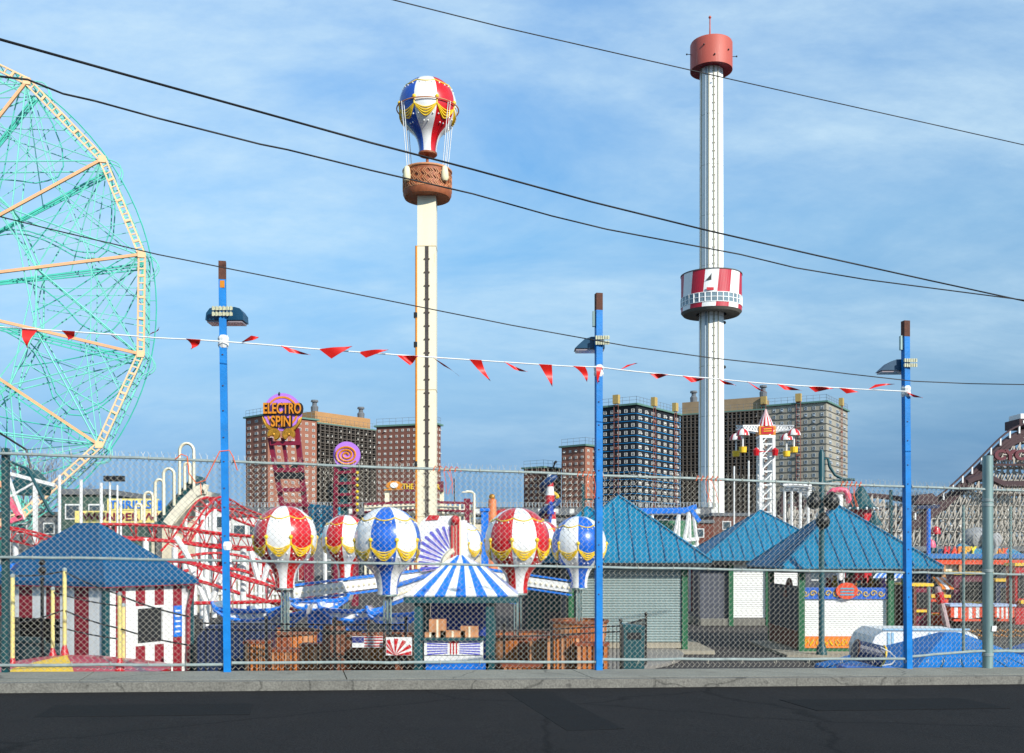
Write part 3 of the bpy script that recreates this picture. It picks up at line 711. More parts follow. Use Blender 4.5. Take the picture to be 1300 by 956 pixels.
# ------------------------------------------------------------------ booths with blue pyramid roofs
def shutter(parent, x0, x1, y, z0, z1, m, pitch=.075):
    b = MB(); n = max(1, int((z1-z0)/pitch)); h = (z1-z0)/n
    for i in range(n):
        z = z0+i*h
        b.add([(x0, y, z), (x1, y, z), (x0, y-.022, z+h*.5), (x1, y-.022, z+h*.5), (x0, y, z+h*.97), (x1, y, z+h*.97), (x0, y+.02, z), (x1, y+.02, z), (x0, y+.02, z+h), (x1, y+.02, z+h)],
              [(0, 1, 3, 2), (2, 3, 5, 4), (6, 8, 9, 7), (0, 6, 7, 1), (4, 5, 9, 8), (0, 2, 4, 8, 6), (1, 7, 9, 5, 3)])
    return b.build('shutter', m, parent)
def booth(label, cx, yf, hw, hd, zE, zA, over=.5, walls=None, name='shuttered_booth', apexdx=0.):
    root = thing(name, label, 'booth', (cx, yf+hd, 0), 'booths with blue pyramid roofs')
    cy = yf+hd
    b = MB(); b.pyr(cx+apexdx*0, cy, hw+over, hd+over, zE, zA, th=.05)
    rf = b.build('roof', roofb, root)
    b = MB()    # standing seams
    X0, Y0 = hw+over, hd+over
    n = max(6, int(X0*2/.42))
    for side in range(4):
        for i in range(1, n):
            a = -1+2*i/n
            k = abs(a)
            e = [(a*X0, -Y0), (X0, a*Y0), (-a*X0, Y0), (-X0, -a*Y0)][side]
            t_ = [(a*X0, -Y0*k), (X0*k, a*Y0), (-a*X0, Y0*k), (-X0*k, -a*Y0)][side]
            z1 = zE+(zA-zE)*(1-k)
            b.bar((cx+e[0], cy+e[1], zE+.012), (cx+t_[0], cy+t_[1], z1+.012), .028, .035)
    b.build('seam', roofd, rf)
    b = MB()
    for sx in (-1, 1):
        for sy in (-1, 1): b.bar((cx+sx*X0, cy+sy*Y0, zE+.02), (cx, cy, zA+.03), .09, .05)
    b.build('hip_cap', roofb, rf)
    b = MB()
    for (a, c, d, e) in ((-X0, X0, -Y0, -Y0+.05), (-X0, X0, Y0-.05, Y0), (-X0, -X0+.05, -Y0+.052, Y0-.052), (X0-.05, X0, -Y0+.052, Y0-.052)):
        b.box(cx+a, cx+c, cy+d, cy+e, zE-.17, zE-.052)
    b.build('gutter', dark, rf)
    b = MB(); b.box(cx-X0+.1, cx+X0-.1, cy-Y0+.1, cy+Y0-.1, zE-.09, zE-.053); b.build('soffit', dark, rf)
    return root, cy
# front booth
X1_ = X(900, 29.6); hw = 2.4
cxb = 3.35
r1, cy1 = booth('grey shuttered booth with blue pyramid roof crossed by the second blue post', cxb, 30.2, 1.95, 1.9, 2.72, 4.72, .5)
zw = 2.6
b = MB(); b.box(cxb-1.75, cxb+1.75, 30.28, 33.8, .12, zw); b.build('wall', slate, r1)
shutter(r1, X(727, 30.2)+.1, X(866, 30.2)-.02, 30.2, .32, zw-.03, shut)
b = MB(); b.box(X(727, 30.2)+.1, X(866, 30.2)-.02, 30.16, 30.27, .15, .31); b.build('sill', pad, r1)
for px in (725, 869):
    b = MB(); x = X(px, 30.2); b.box(x-.08, x+.08, 30.12, 30.27, 0, zw+.06); b.build('corner_post', green, r1)
for px in (725,869):
    b = MB(); x = X(px, 30.2); b.box(x-.08, x+.08, 33.7, 33.85, 0, zw+.06); b.build('corner_post', green, r1)
b = MB(); b.box(X(700, 30), X(905, 30), 29.7, 34.2, .01, .12); b.build('slab', pad, r1)
# booth behind left
r2, c2 = booth('far booth whose blue roof peak rises just left of the second blue post', 3.0, 39, 2.0, 1.7, 2.72, 4.75, .45)
b = MB(); b.box(.95, 5.0, 39.05, 42.5, .05, 2.6); b.build('wall', dgrey, r2)
shutter(r2, 1.2, 4.8, 39.02, .4, 2.5, shut)
# back booth
r3, c3 = booth('rear booth with white shutters half in shade behind the asphalt yard', X(966, 43.5)-.0, 41.2, 2.55, 2.3, 2.68, 4.72, .5)
x0, x1 = X(928, 41), X(1030, 41)
b = MB(); b.box(X(890, 41), X(1032, 41), 41.26, 45.6, .3, 2.6); b.box(X(890, 41), X(1032, 41), 41.1, 45.6, .02, .3, 1); b.build('wall', [dgrey, kerbm], r3)
zz = 2.58
for a, c in ((931, 973), (977, 1017)):
    shutter(r3, X(a, 41.1), X(c, 41.1), 41.18, .32, zz, shutw)
for px in (928, 975, 1019):
    b = MB(); x = X(px, 41.1); b.box(x-.09, x+.09, 41.05, 41.2, 0, 2.6); b.build('corner_post', green, r3)
# striped panel wall at the rear
D = 43; b = MB()
for i in range(7): b.box(X(871+i*3.1, D), X(871+(i+1)*3.1, D), D, D+.1, Z(776, D), Z(716, D), i % 2)
b.box(X(866, D), X(894, D), D-.05, D+.3, 0, Z(783, D), 2)
b.build('striped_wall', [maroon2, white, beige], origin=(X(880, D), D, 0), label='narrow red and white striped wall between the two booths', cat='wall')
# right counter booth
cr = 10.15
r4, c4 = booth('counter booth with white shutter, blue scroll fascia and orange base', cr, 30.0, 1.9, 1.85, 2.55, 4.40, .42, name='counter_booth')
yr = 30.0
b = MB(); b.box(cr-1.75, cr-1.68, yr+.1, yr+3.6, .66, 1.97); b.box(cr-1.76, cr-1.67, yr+.1, yr+3.6, .14, .655, 1); b.build('side_wall', [slate, brownw], r4)
b = MB(); b.box(cr+1.66, cr+1.74, yr+.1, yr+3.6, .14, 1.97); b.box(cr-1.66, cr+1.65, yr+3.5, yr+3.6, .14, 1.4); b.build('rear_wall', brownw, r4)
x0, x1 = X(1022, yr), X(1126, yr)
shutter(r4, x0, x1, yr+.05, .5, Z(761, yr), shutw, .06)
b = MB(); b.box(X(1019, yr), X(1129, yr), yr-.02, yr+.1, Z(760.5, yr), Z(746, yr)); fa = b.build('fascia', mat('fascia_blue', '#1560C4', .5), r4)
b = MB()
for k in range(11):
    xx = X(1022+k*9.6, yr); zc = Z(753.5, yr)
    pts = [Vector((xx+.1*math.cos(q)*(1-q/9), yr-.035, zc+.1*math.sin(q)*(1-q/9)*(1 if k % 2 else -1))) for q in [j*.7 for j in range(11)]]
    b.tube(pts, .016, 5)
b.build('scroll_trim', gold, fa)
b = MB(); b.lathe([(.01, -.03), (S(14, yr), -.03), (S(14, yr), .03), (.01, .03)], (0, 0, 0), 28)
for i, v in enumerate(b.v): b.v[i] = (X(1074, yr)+v[0]*1.0, yr-.07+v[2], Z(750, yr)+v[1]*.75)
sg = b.build('round_sign', orangered, r4, smooth=30)
text('lettering', 'GAMES', (X(1074, yr), yr-.115, Z(751, yr)), .13, .42, cream, sg) if False else None
b = MB(); 
for q in (-.09, 0, .09): b.box(X(1074, yr)-.2, X(1074, yr)+.2, yr-.112, yr-.102, Z(751, yr)+q-.02, Z(751, yr)+q+.02)
b.build('sign_band', cyan, sg)
b = MB(); b.box(X(1019, yr), X(1127, yr), yr-.0, yr+.12, .17, .495); ob = b.build('base_panel', orangep, r4)
b = MB()
for k in range(13):
    xx = X(1023+k*8.1, yr); b.tube([Vector((xx+.07*math.cos(q), yr-.012, .33+.09*math.sin(q*1.3+k))) for q in [j*.7 for j in range(9)]], .014, 4)
b.build('scroll_trim', gold, ob)
for px in (1017, 1130):
    for yy in (yr-.1, yr+3.4):
        b = MB(); x = X(px, yr); b.box(x-.085, x+.085, yy, yy+.16, 0, 2.5); b.build('corner_post', green, r4)
b = MB(); b.box(X(1020, yr), X(1127, yr), yr-.09, yr-.005, .08, .16); b.build('base_rail', green, r4)
b = MB(); b.extr([(X(955, 33), 33.5), (X(1000, 28.8), 28.9), (X(1160, 28.8), 28.5), (X(1160, 33.5), 33.9)], (0, 0, .01), (1, 0, 0), (0, 1, 0), (0, 0, .07)); b.build('slab', pad, r4)
# prizes on shelves inside the counter booth
pal = [red, yel, bluepaint, orangep, pink, cyan, maroon, ogold, brownw, purple]
names = ['red', 'yellow', 'blue', 'orange', 'pink', 'cyan', 'maroon', 'golden', 'brown', 'lilac']
for k in range(10):
    px = 1052+k*7.6; y = yr+1.6; zc = 1.95+.08*math.sin(k*2.1)
    b = MB(); c = Vector((X(px, y), y, zc)); b.ball(c, .1, 10, sz=1.15); b.ball(c+Vector((0, -.02, .15)), .075, 10); b.ball(c+Vector((-.055, 0, .22)), .03, 6); b.ball(c+Vector((.055, 0, .22)), .03, 6)
    b.ball(c+Vector((-.07, -.06, -.1)), .045, 6); b.ball(c+Vector((.07, -.06, -.1)), .045, 6)
    b.build('plush_toy', pal[k], origin=c-Vector((0, 0, .13)), label=names[k]+' plush prize on the shelf above the counter booth shutter', cat='toy', group='plush prizes in the counter booth', smooth=60)
b = MB(); b.box(X(1045, yr+1.6), X(1128, yr+1.6), yr+1.4, yr+1.8, 1.78, 1.82); b.build('shelf', brownw, r4)
# small blue-white striped awning further back
D = 36; b = MB()
for i in range(12): b.add([P(1108+i*3.2, 733, D), P(1111.2+i*3.2, 733, D), P(1118+i*3.2, 725, D+.8), P(1114.8+i*3.2, 725, D+.8), P(1108+i*3.2, 734, D), P(1111.2+i*3.2, 734, D), P(1118+i*3.2, 726, D+.8), P(1114.8+i*3.2, 726, D+.8)], [(0, 1, 2, 3), (7, 6, 5, 4), (0, 4, 5, 1), (2, 6, 7, 3)], i % 2)
aw = b.build('awning', [whiteb, bluepaint], origin=(X(1130, D), D, 0), label='small blue and white striped awning behind the counter booth', cat='awning')
for px in (1110, 1146):
    b = MB(); b.tube([(X(px, D+.3), D+.3, 0), P(px, 733, D+.3)], .04, 8); b.build('pole', green, aw)
b = MB(); b.box(X(1100, D), X(1150, D), D+1.2, D+2.2, 0, Z(742, D)); b.build('counter', ogold, aw)
# cone-shaped furled thing on the wall = folded brown market umbrella
c = P(1002, 755, 31.4)
b = MB(); b.lathe([(.03, .52), (.09, .42), (.15, .1), (.2, -.05), (.05, -.07)], (c.x, c.y, c.z), 9); um = b.build('furled_umbrella', mat('umbrella_brown', '#7A4A42', .8, var=.25, scale=5), origin=(c.x, c.y, 0), label='furled brown umbrella standing over the slate side wall of the counter booth', cat='umbrella', smooth=50)
b = MB(); b.tube([(c.x, c.y, 0), (c.x, c.y, c.z)], .025, 6); b.build('pole', black, um)

# ------------------------------------------------------------------ striped house at left
u = Vector((.467, .884, 0)).normalized(); v = Vector((-.884, .467, 0)).normalized()
hc = Vector((X(134, 22), 22, 0)); Lu, Lv = 2.45, 4.2; Hh = 2.24
house = thing('striped_ticket_house', 'maroon and white striped ride house with deep blue hipped roof', 'hut', hc+u*Lu/2+v*Lv/2)
def stripes(b, o, d, L, n, z0, z1, t, m0=0):
    w = L/n
    for i in range(n): b.obox(o+d*(w*i)+Vector((0, 0, z0)), d*w, t, (0, 0, z1-z0), (i+m0) % 2)
b = MB(); tn = v*.06
wz0, wz1 = .95, 1.72
n = 9; w = Lu/n
for i in range(n):
    o = hc+u*(w*i)
    if 3 <= i <= 5:
        b.obox(o+Vector((0, 0, .0)), u*w, tn, (0, 0, wz0), i % 2); b.obox(o+Vector((0, 0, wz1)), u*w, tn, (0, 0, Hh-wz1), i % 2)
    else: b.obox(o, u*w, tn, (0, 0, Hh), i % 2)
b.build('front_wall', [white, maroon2], house)
b = MB(); tn2 = u*.06; n2 = 9; w2 = (Lv-.06)/n2
for i in range(n2):
    o = hc+v*(.062+w2*i)
    if i >= 3: b.obox(o+Vector((0, 0, 1.5)), v*w2, tn2, (0, 0, Hh-1.5), i % 2)
    else: b.obox(o, v*w2, tn2, (0, 0, Hh), i % 2)
b.build('side_wall', [white, maroon2], house)
b = MB(); b.obox(hc+v*(.07+3*w2)+u*.01, v*(w2*(n2-3)), u*.04, (0, 0, .95)); b.obox(hc+v*(.07+4*w2)-u*.05+Vector((0, 0, .95)), v*(w2*(n2-4)), u*.05, (0, 0, .12)); b.build('counter_panel', mat('hut_slate_green', '#2E4A4C', .7, var=.3, scale=3), house)
b = MB(); b.obox(hc+v*.1+u*.9, v*(Lv-.3), u*.05, (0, 0, Hh)); b.build('interior_shade', dark, house)  # dark sheet standing in for the unlit interior behind the opening
b = MB(); b.obox(hc+v*(Lv-.06), u*Lu, v*.06, (0, 0, Hh)); b.obox(hc+u*(Lu-.06)+v*.06, v*(Lv-.12), u*.06, (0, 0, Hh)); b.build('rear_wall', white, house)
o = hc+u*(3*w)-v*.01; b = MB()
fwid = 3*w
for (a, z0, z1, ww) in ((0, wz0, wz1, .05), (fwid-.05, wz0, wz1, .05)): b.obox(o+u*a+Vector((0, 0, z0)), u*ww, v*.07, (0, 0, z1-z0))
for z0 in (wz0-.06, wz1): b.obox(o+Vector((0, 0, z0)), u*fwid, v*.07, (0, 0, .06))
wf = b.build('window', white, house)
b = MB(); b.obox(o+u*.05+v*.04+Vector((0, 0, wz0)), u*(fwid-.1), v*.01, (0, 0, wz1-wz0)); b.build('pane', dark, wf)
for a in (0, ):
    b = MB(); b.obox(hc-u*.05-v*.05, u*.12, v*.12, (0, 0, Hh)); b.build('corner_post', tealpost, house)
b = MB(); b.obox(hc+u*(Lu-.06)-v*.05, u*.12, v*.1, (0, 0, Hh)); b.build('corner_post', tealpost, house)
b = MB(); b.obox(hc+u*(7.05*w)-v*.02+Vector((0, 0, 1.02)), u*(w*.9), v*.018, (0, 0, .72)); sgn = b.build('notice_board', bluepaint, house)
b = MB()
for k in range(5): b.obox(hc+u*(7.2*w)-v*.024+Vector((0, 0, 1.12+k*.12)), u*(w*.55), v*.003, (0, 0, .04))
b.build('notice_lines', white, sgn)
b = MB(); ov = .13; cn = [hc-u*ov-v*ov, hc+u*(Lu+ov)-v*ov, hc+u*(Lu+ov)+v*(Lv+ov), hc-u*ov+v*(Lv+ov)]
zr = Z(664, 24); r0 = hc+u*(Lu/2)+v*(Lv/2-.45); r1_ = hc+u*(Lu/2)+v*(Lv/2+.3)
lo = [c+Vector((0, 0, Hh)) for c in cn]; hi = [c+Vector((0, 0, Hh+.1)) for c in cn]; rg = [r0+Vector((0, 0, zr)), r1_+Vector((0, 0, zr))]
b.add(lo+hi+rg, [(3, 2, 1, 0), (0, 1, 5, 4), (1, 2, 6, 5), (2, 3, 7, 6), (3, 0, 4, 7), (4, 5, 8), (5, 6, 9, 8), (6, 7, 9), (7, 4, 8, 9)])
rf = b.build('roof', navyroof, house)
b = MB()
for i in range(4): b.bar(lo[i]+Vector((0, 0, -.012)), lo[(i+1) % 4]+Vector((0, 0, -.012)), .05, .02)
b.build('roof_trim', maroon2, rf)
for px, py in ((54, 713), (178, 716)):
    pass
# yellow-poled round ride in front of the house
D = 17.6; rc = Vector((X(85, D), D, 0))
rd = thing('canopy_ride', 'round red and yellow canopy ride with glittery yellow poles and slack black ropes', 'ride', rc)
zt = Z(832, D); b = MB(); n = 32
b.lathe([(1.7, zt-.34), (1.7, zt-.24), (1.2, zt-.15), (.6, zt-.05), (.05, zt)], rc, n, fm=lambda i, j: 0 if j < 5 else 1, a0=R(-118)); b.build('canopy', [yel, red], rd, smooth=20)
b = MB(); b.lathe([(1.2, 0), (1.3, .3), (1.25, zt-.35)], rc, 20); b.build('body', maroon2, rd, smooth=30)
pol = []
for px, y0, y1, D, in ((16, 733, 843, 17.2), (67, 749, 828, 19.2), (82, 725, 826, 17.9), (152, 756, 843, 17.0), (156.5, 770, 843, 18.4)):
    b = MB(); b.tube([P(px, y1+6, D), P(px, y0, D)], .035, 10); pl = b.build('pole', cream2, rd, smooth=40)
    b = MB(); b.ball(P(px, y0, D)+Vector((0, 0, .02)), .045, 8); b.build('pole_cap', galv, pl)
    b = MB(); q = P(px, y1+12, D); b.lathe([(.14, -.12), (.1, .0), (.035, .26)], q, 12); b.build('cone_foot', red, pl, smooth=40)
    pol.append((px, y0, y1, D))
def rope(px0, y0, D0, px1, y1, D1, sag, r=.014):
    b = MB(); b.tube([P(px0, y0, D0).lerp(P(px1, y1, D1), i/10)-Vector((0, 0, sag*math.sin(math.pi*i/10))) for i in range(11)], r, 5); b.build('rope', black, rd)
for a, c in (((-30, 737, 17.6), (16, 731, 17.2)), ((16, 731, 17.2), (82, 725, 17.9)), ((82, 726, 17.9), (152, 755, 17.0)), ((152, 756, 17.0), (240, 783, 16.6)), ((82, 775, 17.9), (152, 798, 17)), ((16, 792, 17.2), (82, 774, 17.9)), ((152, 798, 17), (245, 820, 16.6)), ((67, 752, 19.2), (156, 770, 18.4)), ((67, 794, 19.2), (156, 812, 18.4)), ((67, 794, 19.2), (16, 800, 19))):
    rope(*a, *c, .03)
# hanging blue ride item at left edge
b = MB(); c = P(12, 716, 20); b.add([c+Vector((-.35, 0, -.05)), c+Vector((.12, 0, .02)), c+Vector((0, 0, -.12)), c+Vector((-.3, 0, -.16)), c+Vector((-.35, .2, -.05)), c+Vector((.12, .2, .02)), c+Vector((0, .2, -.12)), c+Vector((-.3, .2, -.16))], [(0, 1, 2, 3), (7, 6, 5, 4), (0, 4, 5, 1), (1, 5, 6, 2), (2, 6, 7, 3), (3, 7, 4, 0)])
b.tube([(c.x-.15, c.y+.1, 0), (c.x-.15, c.y+.1, c.z-.1)], .03, 6); b.build('direction_sign', bluepaint, origin=(c.x-.15, c.y+.1, 0), label='light blue pointed sign at the left edge of the striped house', cat='sign')
# round lamp in front of the house roof
D = 19; lpst = thing('globe_lamp', 'small black double globe lamp standing before the blue hipped roof', 'lamp', (X(53.5, D), D, 0))
b = MB(); b.tube([(X(53.5, D), D, 0), P(53.5, 735, D)], .03, 8); b.build('pole', black, lpst)
for yy, rr in ((714, .06), (724, .075), (735, .045)):
    b = MB(); b.ball(P(53.5, yy, D), rr, 12); b.build('globe', black, lpst, smooth=60)

# ------------------------------------------------------------------ triple lamp post
D = 29; base = Vector((X(1043, D), D, 0))
lp3 = thing('park_lamp_post', 'dark teal arched lamp post carrying three black round lamps', 'lamp post', base)
b = MB(); b.lathe([(.16, 0), (.14, .25), (.085, .4), (.08, 3.6), (.085, Z(575, D)), (.04, Z(571, D))], base, 14); b.build('pole', tealpost, lp3, smooth=40)
b = MB(); b.tube([P(1045, 583, D), P(1051, 582, D), P(1053, 592, D), P(1060, 603, D), P(1070, 608, D), P(1085, 609, D)], .04, 8); b.tube([P(1045, 612, D), P(1060, 610, D), P(1085, 609, D)], .03, 8); b.build('bracket', tealpost, lp3, smooth=50)
for px, py, r in ((1031.5, 637, .2), (1054, 637, .22), (1043, 662, .2)):
    b = MB(); c = P(px, py, D)+Vector((0, -.12, 0)); b.ball(c, r, 18, sz=1.12); lg = b.build('lamp', black, lp3, smooth=60)
    b = MB(); b.lathe([(r*.4, r*1.05), (r*.5, r*1.12), (r*.2, r*1.3)], c, 12); b.build('cap', black, lg)

# ------------------------------------------------------------------ right edge: tarp roofs, trough, drum
D = 22.0; tc_ = Vector((X(1207, D), D, 0))
tr = thing('tarp_covered_ride', 'low kiddie ride under a bright blue tarpaulin roof with dark seams', 'ride', tc_)
z1 = Z(803, D); z0 = .30
b = MB(); b.pyr(tc_.x, tc_.y, 2.15, 2.6, z0, z1, th=.25, top=.06, topx=.18)
rf = b.build('tarp_roof', tarp, tr)
b = MB()
for side in range(4):
    for a in (-.66, -.33, 0, .33, .66):
        e = [(a*2.15, -2.6), (2.15, a*2.6), (-a*2.15, 2.6), (-2.15, -a*2.6)][side]; k = .09
        b.bar((tc_.x+e[0], tc_.y+e[1], z0+.012), (tc_.x+e[0]*k, tc_.y+e[1]*k, z1-.06), .05, .02)
for k in (.35, .7):
    zk = z1-(z1-z0)*k+.005
    pts = [(tc_.x-2.15*k, tc_.y-2.6*k, zk), (tc_.x+2.15*k, tc_.y-2.6*k, zk), (tc_.x+2.15*k, tc_.y+2.6*k, zk), (tc_.x-2.15*k, tc_.y+2.6*k, zk)]
    b.tube(pts, .018, 5, closed=True)
b.build('seam', navyroof, rf)
b = MB(); b.box(tc_.x-1.9, tc_.x+1.9, tc_.y-2.3, tc_.y+2.3, 0, .06); b.box(tc_.x-1.7, tc_.x+1.7, tc_.y-2.1, tc_.y+2.1, .062, .2); b.build('body', dark, tr)
tc2 = Vector((X(1330, 21.5), 21.5, 0)); b = MB(); b.pyr(tc2.x, tc2.y, 1.35, 2.2, .3, Z(812, 21.5), th=.3, top=.06, topx=.15); t2 = b.build('tarp_cover', tarp, origin=tc2, label='second blue tarpaulin cover right of the thick grey fence post', cat='cover')
b = MB()
for a in (-.6, -.2, .2, .6): b.bar((tc2.x+a*1.35, tc2.y-2.2, .312), (tc2.x, tc2.y-.12, Z(812, 21.5)-.05), .05, .02)
b.build('seam', navyroof, t2)
D = 25.2; b = MB(); x0, x1 = X(1105, D), X(1246, D); z0, z1 = 0, Z(800, D)
po = [(x0, 0), (x0, z1*.6), (x0+.12, z1*.85), (x0+.35, z1), (x1-.35, z1-.02), (x1-.1, z1*.85), (x1, z1*.5), (x1, 0)]
b.extr(po, (0, D, 0), (1, 0, 0), (0, 0, 1), (0, 1.6, 0)); pw = b.build('pool_wall', white, origin=((x0+x1)/2, D, 0), label='long white rounded wall of a kiddie ride behind the blue tarpaulin roof', cat='ride wall')
b = MB()
for px in (1128, 1133, 1150, 1180, 1210): b.box(X(px, D)-.03, X(px, D)+.03, D-.02, D-.002, .05, z1-.06)
b.box(x0+.3, x1-.3, D-.05, D+.02, z1-.0, z1+.04); b.build('trim_strip', mat('pale_blue', '#9CC4DC', .5), pw)
D = 20.2; c = P(1102, 829, D); L = S(36, D)
b = MB(); n = 20; ax = Vector((.97, 0, -.24)).normalized(); up = Vector((.24, 0, .97)); yy = Vector((0, 1, 0)); rr = .21
for (t0, r0), (t1, r1_) in zip([(-.5, .0), (-.5, .85), (-.44, 1), (.44, 1), (.5, .85)], [(-.5, .85), (-.44, 1), (.44, 1), (.5, .85), (.5, .0)]):
    for j in range(n):
        a0, a1 = 2*math.pi*j/n, 2*math.pi*(j+1)/n
        q = lambda t_, r_, a: c+ax*(t_*L)+(up*math.cos(a)+yy*math.sin(a))*rr*max(r_, .01)
        b.add([q(t0, r0, a0), q(t0, r0, a1), q(t1, r1_, a1), q(t1, r1_, a0)], [(0, 1, 2, 3)])
dr = b.build('drum', tubnavy, origin=(c.x, c.y, c.z-.25), label='tipped navy drum with yellow rim lying beside the blue tarpaulin', cat='drum')
b = MB(); b.tube([c+ax*(.5*L)+(up*math.cos(a)+yy*math.sin(a))*(rr-.0) for a in [2*math.pi*j/20 for j in range(20)]], .02, 6, closed=True); b.build('rim', yel, dr, smooth=60)
b = MB(); b.tube([c-ax*(.46*L)+(up*math.cos(a)+yy*math.sin(a))*(rr-.0) for a in [2*math.pi*j/20 for j in range(20)]], .014, 6, closed=True); b.build('hoop', rust, dr, smooth=60)
b = MB(); b.box(c.x-.5, c.x+.45, c.y-.3, c.y+.4, 0, c.z-.26); b.build('low_plinth', bluepaint, origin=(c.x, c.y, 0), label='low blue plinth under the tipped navy drum', cat='plinth')
b = MB(); b.tube([P(1118, 822, 20), P(1130, 828, 19.9), P(1138, 836, 19.8), P(1132, 843, 19.8), P(1120, 845, 19.8)], .014, 6); b.build('hose', white, origin=P(1120, 845, 19.8), label='white hose trailing from the navy drum over the blue tarpaulin', cat='hose')

# ------------------------------------------------------------------ balloon tower
D = 48; tb = Vector((X(542.5, D), D, 0)); w = S(11.6, D)
bt = thing('balloon_tower', 'tall cream shaft topped by a wicker basket and striped hot-air balloon', 'ride tower', tb)
ztop = Z(246, D)
b = MB(); b.box(tb.x-w, tb.x+w, tb.y-w, tb.y+w, 0, ztop); sh = b.build('shaft', cream, bt)
zs = Z(316, D); b = MB(); b.box(tb.x-w*.14, tb.x+w*.22, tb.y-w-.03, tb.y-w-.004, 0, zs); b.build('guide_slot', mat('slot_brown', '#4A423E', .6, .2, var=.3, scale=5), sh)
b = MB(); b.tube([(tb.x-w-.05, tb.y-w-.04, 0), (tb.x-w-.05, tb.y-w-.04, zs)], .05, 8); b.build('cable_duct', ogold, sh)
b = MB()
for k in range(26):
    z = 1+k*(zs-1)/26
    b.box(tb.x-w*.26, tb.x-w*.15, tb.y-w-.05, tb.y-w-.003, z, z+.06); b.box(tb.x+w*.23, tb.x+w*.34, tb.y-w-.05, tb.y-w-.003, z, z+.06)
b.build('slot_clip', mat('clip_brown', '#6A5A48', .6), sh)
b = MB()
for z in (zs, 4.6, 10.5): b.box(tb.x-w-.012, tb.x+w+.012, tb.y-w-.012, tb.y+w+.012, z, z+.025)
b.build('joint_line', mat('joint_tan', '#B7A47C', .6), sh)
for py in (403, 440, 590):
    b = MB(); b.box(tb.x-w-.16, tb.x-w-.0, tb.y-w-.1, tb.y-w+.1, Z(py, D)-.12, Z(py, D)+.12); b.build('floodlight', black, bt)
bc = Vector((tb.x, tb.y, Z(241, 46.8))); br = S(31, D); bh = S(34.5, 46.8)
def bask(b, c, r, h):
    b.lathe([(r*.4, 0), (r*.93, 0), (r*.99, h*.12), (r*.985, h*.3), (r*.95, h*.6), (r*.97, h*.98), (r*.9, h*.98)], c, 40)
b = MB(); bask(b, bc, br, bh); bk = b.build('basket', wicker, bt, smooth=30)
b = MB(); n = 26
for i in range(n):
    for row in range(5):
        a0 = 2*math.pi*i/n; z0 = bh*(.30+.125*row); da = 2*math.pi/n*.9
        sg = 1 if (i//2+row) % 2 else -1
        for q in (0, .4):
            p0 = a0+da*q; pts = [bc+Vector((br*.995*math.cos(p0+da*.55*f), br*.995*math.sin(p0+da*.55*f), z0+sg*(f-.5)*bh*.12)) for f in (0, .5, 1)]
            b.tube(pts, .022, 4)
b.build('weave', wickerl, bk)
b = MB()
for z, rr in ((bh, .045), (bh*.24, .05)): b.tube([bc+Vector((br*.97*math.cos(q), br*.97*math.sin(q), z)) for q in [2*math.pi*j/40 for j in range(40)]], .06 if z > bh*.5 else .035, 8, closed=True)
b.build('rope_rim', wickerl, bk, smooth=60)
Rb = S(37, D); ec = Vector((tb.x+.02, tb.y, Z(137, D)))
b = envelope(ec, Rb, (0, 1, 0, 2, 0, 1, 0, 2), -math.pi/2-math.pi/8)
# gore colours: centre white, left blue, right red
b = MB(); n = 64; a0 = -math.pi/2-math.pi/8
seq = [0, 2, 0, 1, 0, 2, 0, 1]
b.lathe([(r*Rb, z*Rb) for r, z in BP], ec, n, a0=a0, fm=lambda i, j: seq[(j*8//n) % 8])
b.build('balloon_envelope', [whiteb, darkblueb, redb], bt, smooth=35)
swags(ec, Rb, a0).build('swag_trim', gold, bt, smooth=60); beads(ec, Rb, a0).build('bead_trim', white, bt, smooth=60)
b = MB(); rb = Rb*1.06; zr_ = ec.z-.08*Rb; b.tube([(ec.x+rb*math.cos(q), ec.y+rb*math.sin(q), zr_) for q in [2*math.pi*j/40 for j in range(40)]], .03, 6, closed=True); b.build('hoop', wickerl, bt)
for sx, sy in ((-1, -1), (1, -1), (1, 1), (-1, 1)):
    for e in (-.05, .05):
        b = MB(); b.tube([(ec.x+sx*rb*.74+e, ec.y+sy*rb*.68, zr_), (tb.x+sx*br*.72+e, tb.y+sy*br*.66, bc.z+bh)], .018, 5); b.build('rope', ropew, bt)
    b = MB(); b.lathe([(.05, .1), (.12, .05), (.17, -.2), (.19, -.45), (.12, -.58), (.02, -.6)], (tb.x+sx*br*.76, tb.y+sy*br*.74, bc.z+bh-.12), 12); b.build('sandbag', bag, bt, smooth=50)
b = MB(); b.tube([(tb.x, tb.y, bc.z+bh*.5), (tb.x, tb.y, ec.z-1.5*Rb)], .07, 8); b.lathe([(Rb*.30, -.03), (Rb*.325, .0), (Rb*.325, .08), (Rb*.3, .09)], (ec.x, ec.y, ec.z-1.62*Rb), 20); b.build('mast', wicker, bt, smooth=30)

# ------------------------------------------------------------------ observation tower
D = 150; ob = Vector((X(903, D), D, 0)); r0 = S(15.2, D)
ot = thing('observation_tower', 'very tall white observation tower with faded red cap and ring cabin', 'tower', ob)
n = 48
def segm(j):
    a = (j+.5)/n*360
    return 1 if 205 <= a < 222 else 0
zc = Z(86, D)
rA, rB = r0*1.10, r0*.97; A8 = R(-112.5)
b = MB(); b.lathe([(rA, 0), (rB, zc)], ob, 8, a0=A8); sh = b.build('shaft', white2, ot)
b = MB()
for a_ in (-112.5, -67.5, -157.5):
    ca, sa = math.cos(R(a_)), math.sin(R(a_)); b.bar((ob.x+rA*ca, ob.y+rA*sa, 0), (ob.x+rB*ca, ob.y+rB*sa, zc), .16, .16)
b.bar((ob.x+.05, ob.y-rA*.924-.03, 0), (ob.x+.05, ob.y-rB*.924-.03, zc), .16, .14)
b.build('seam', mat('seam_olive', '#A8A48E', .7), sh)
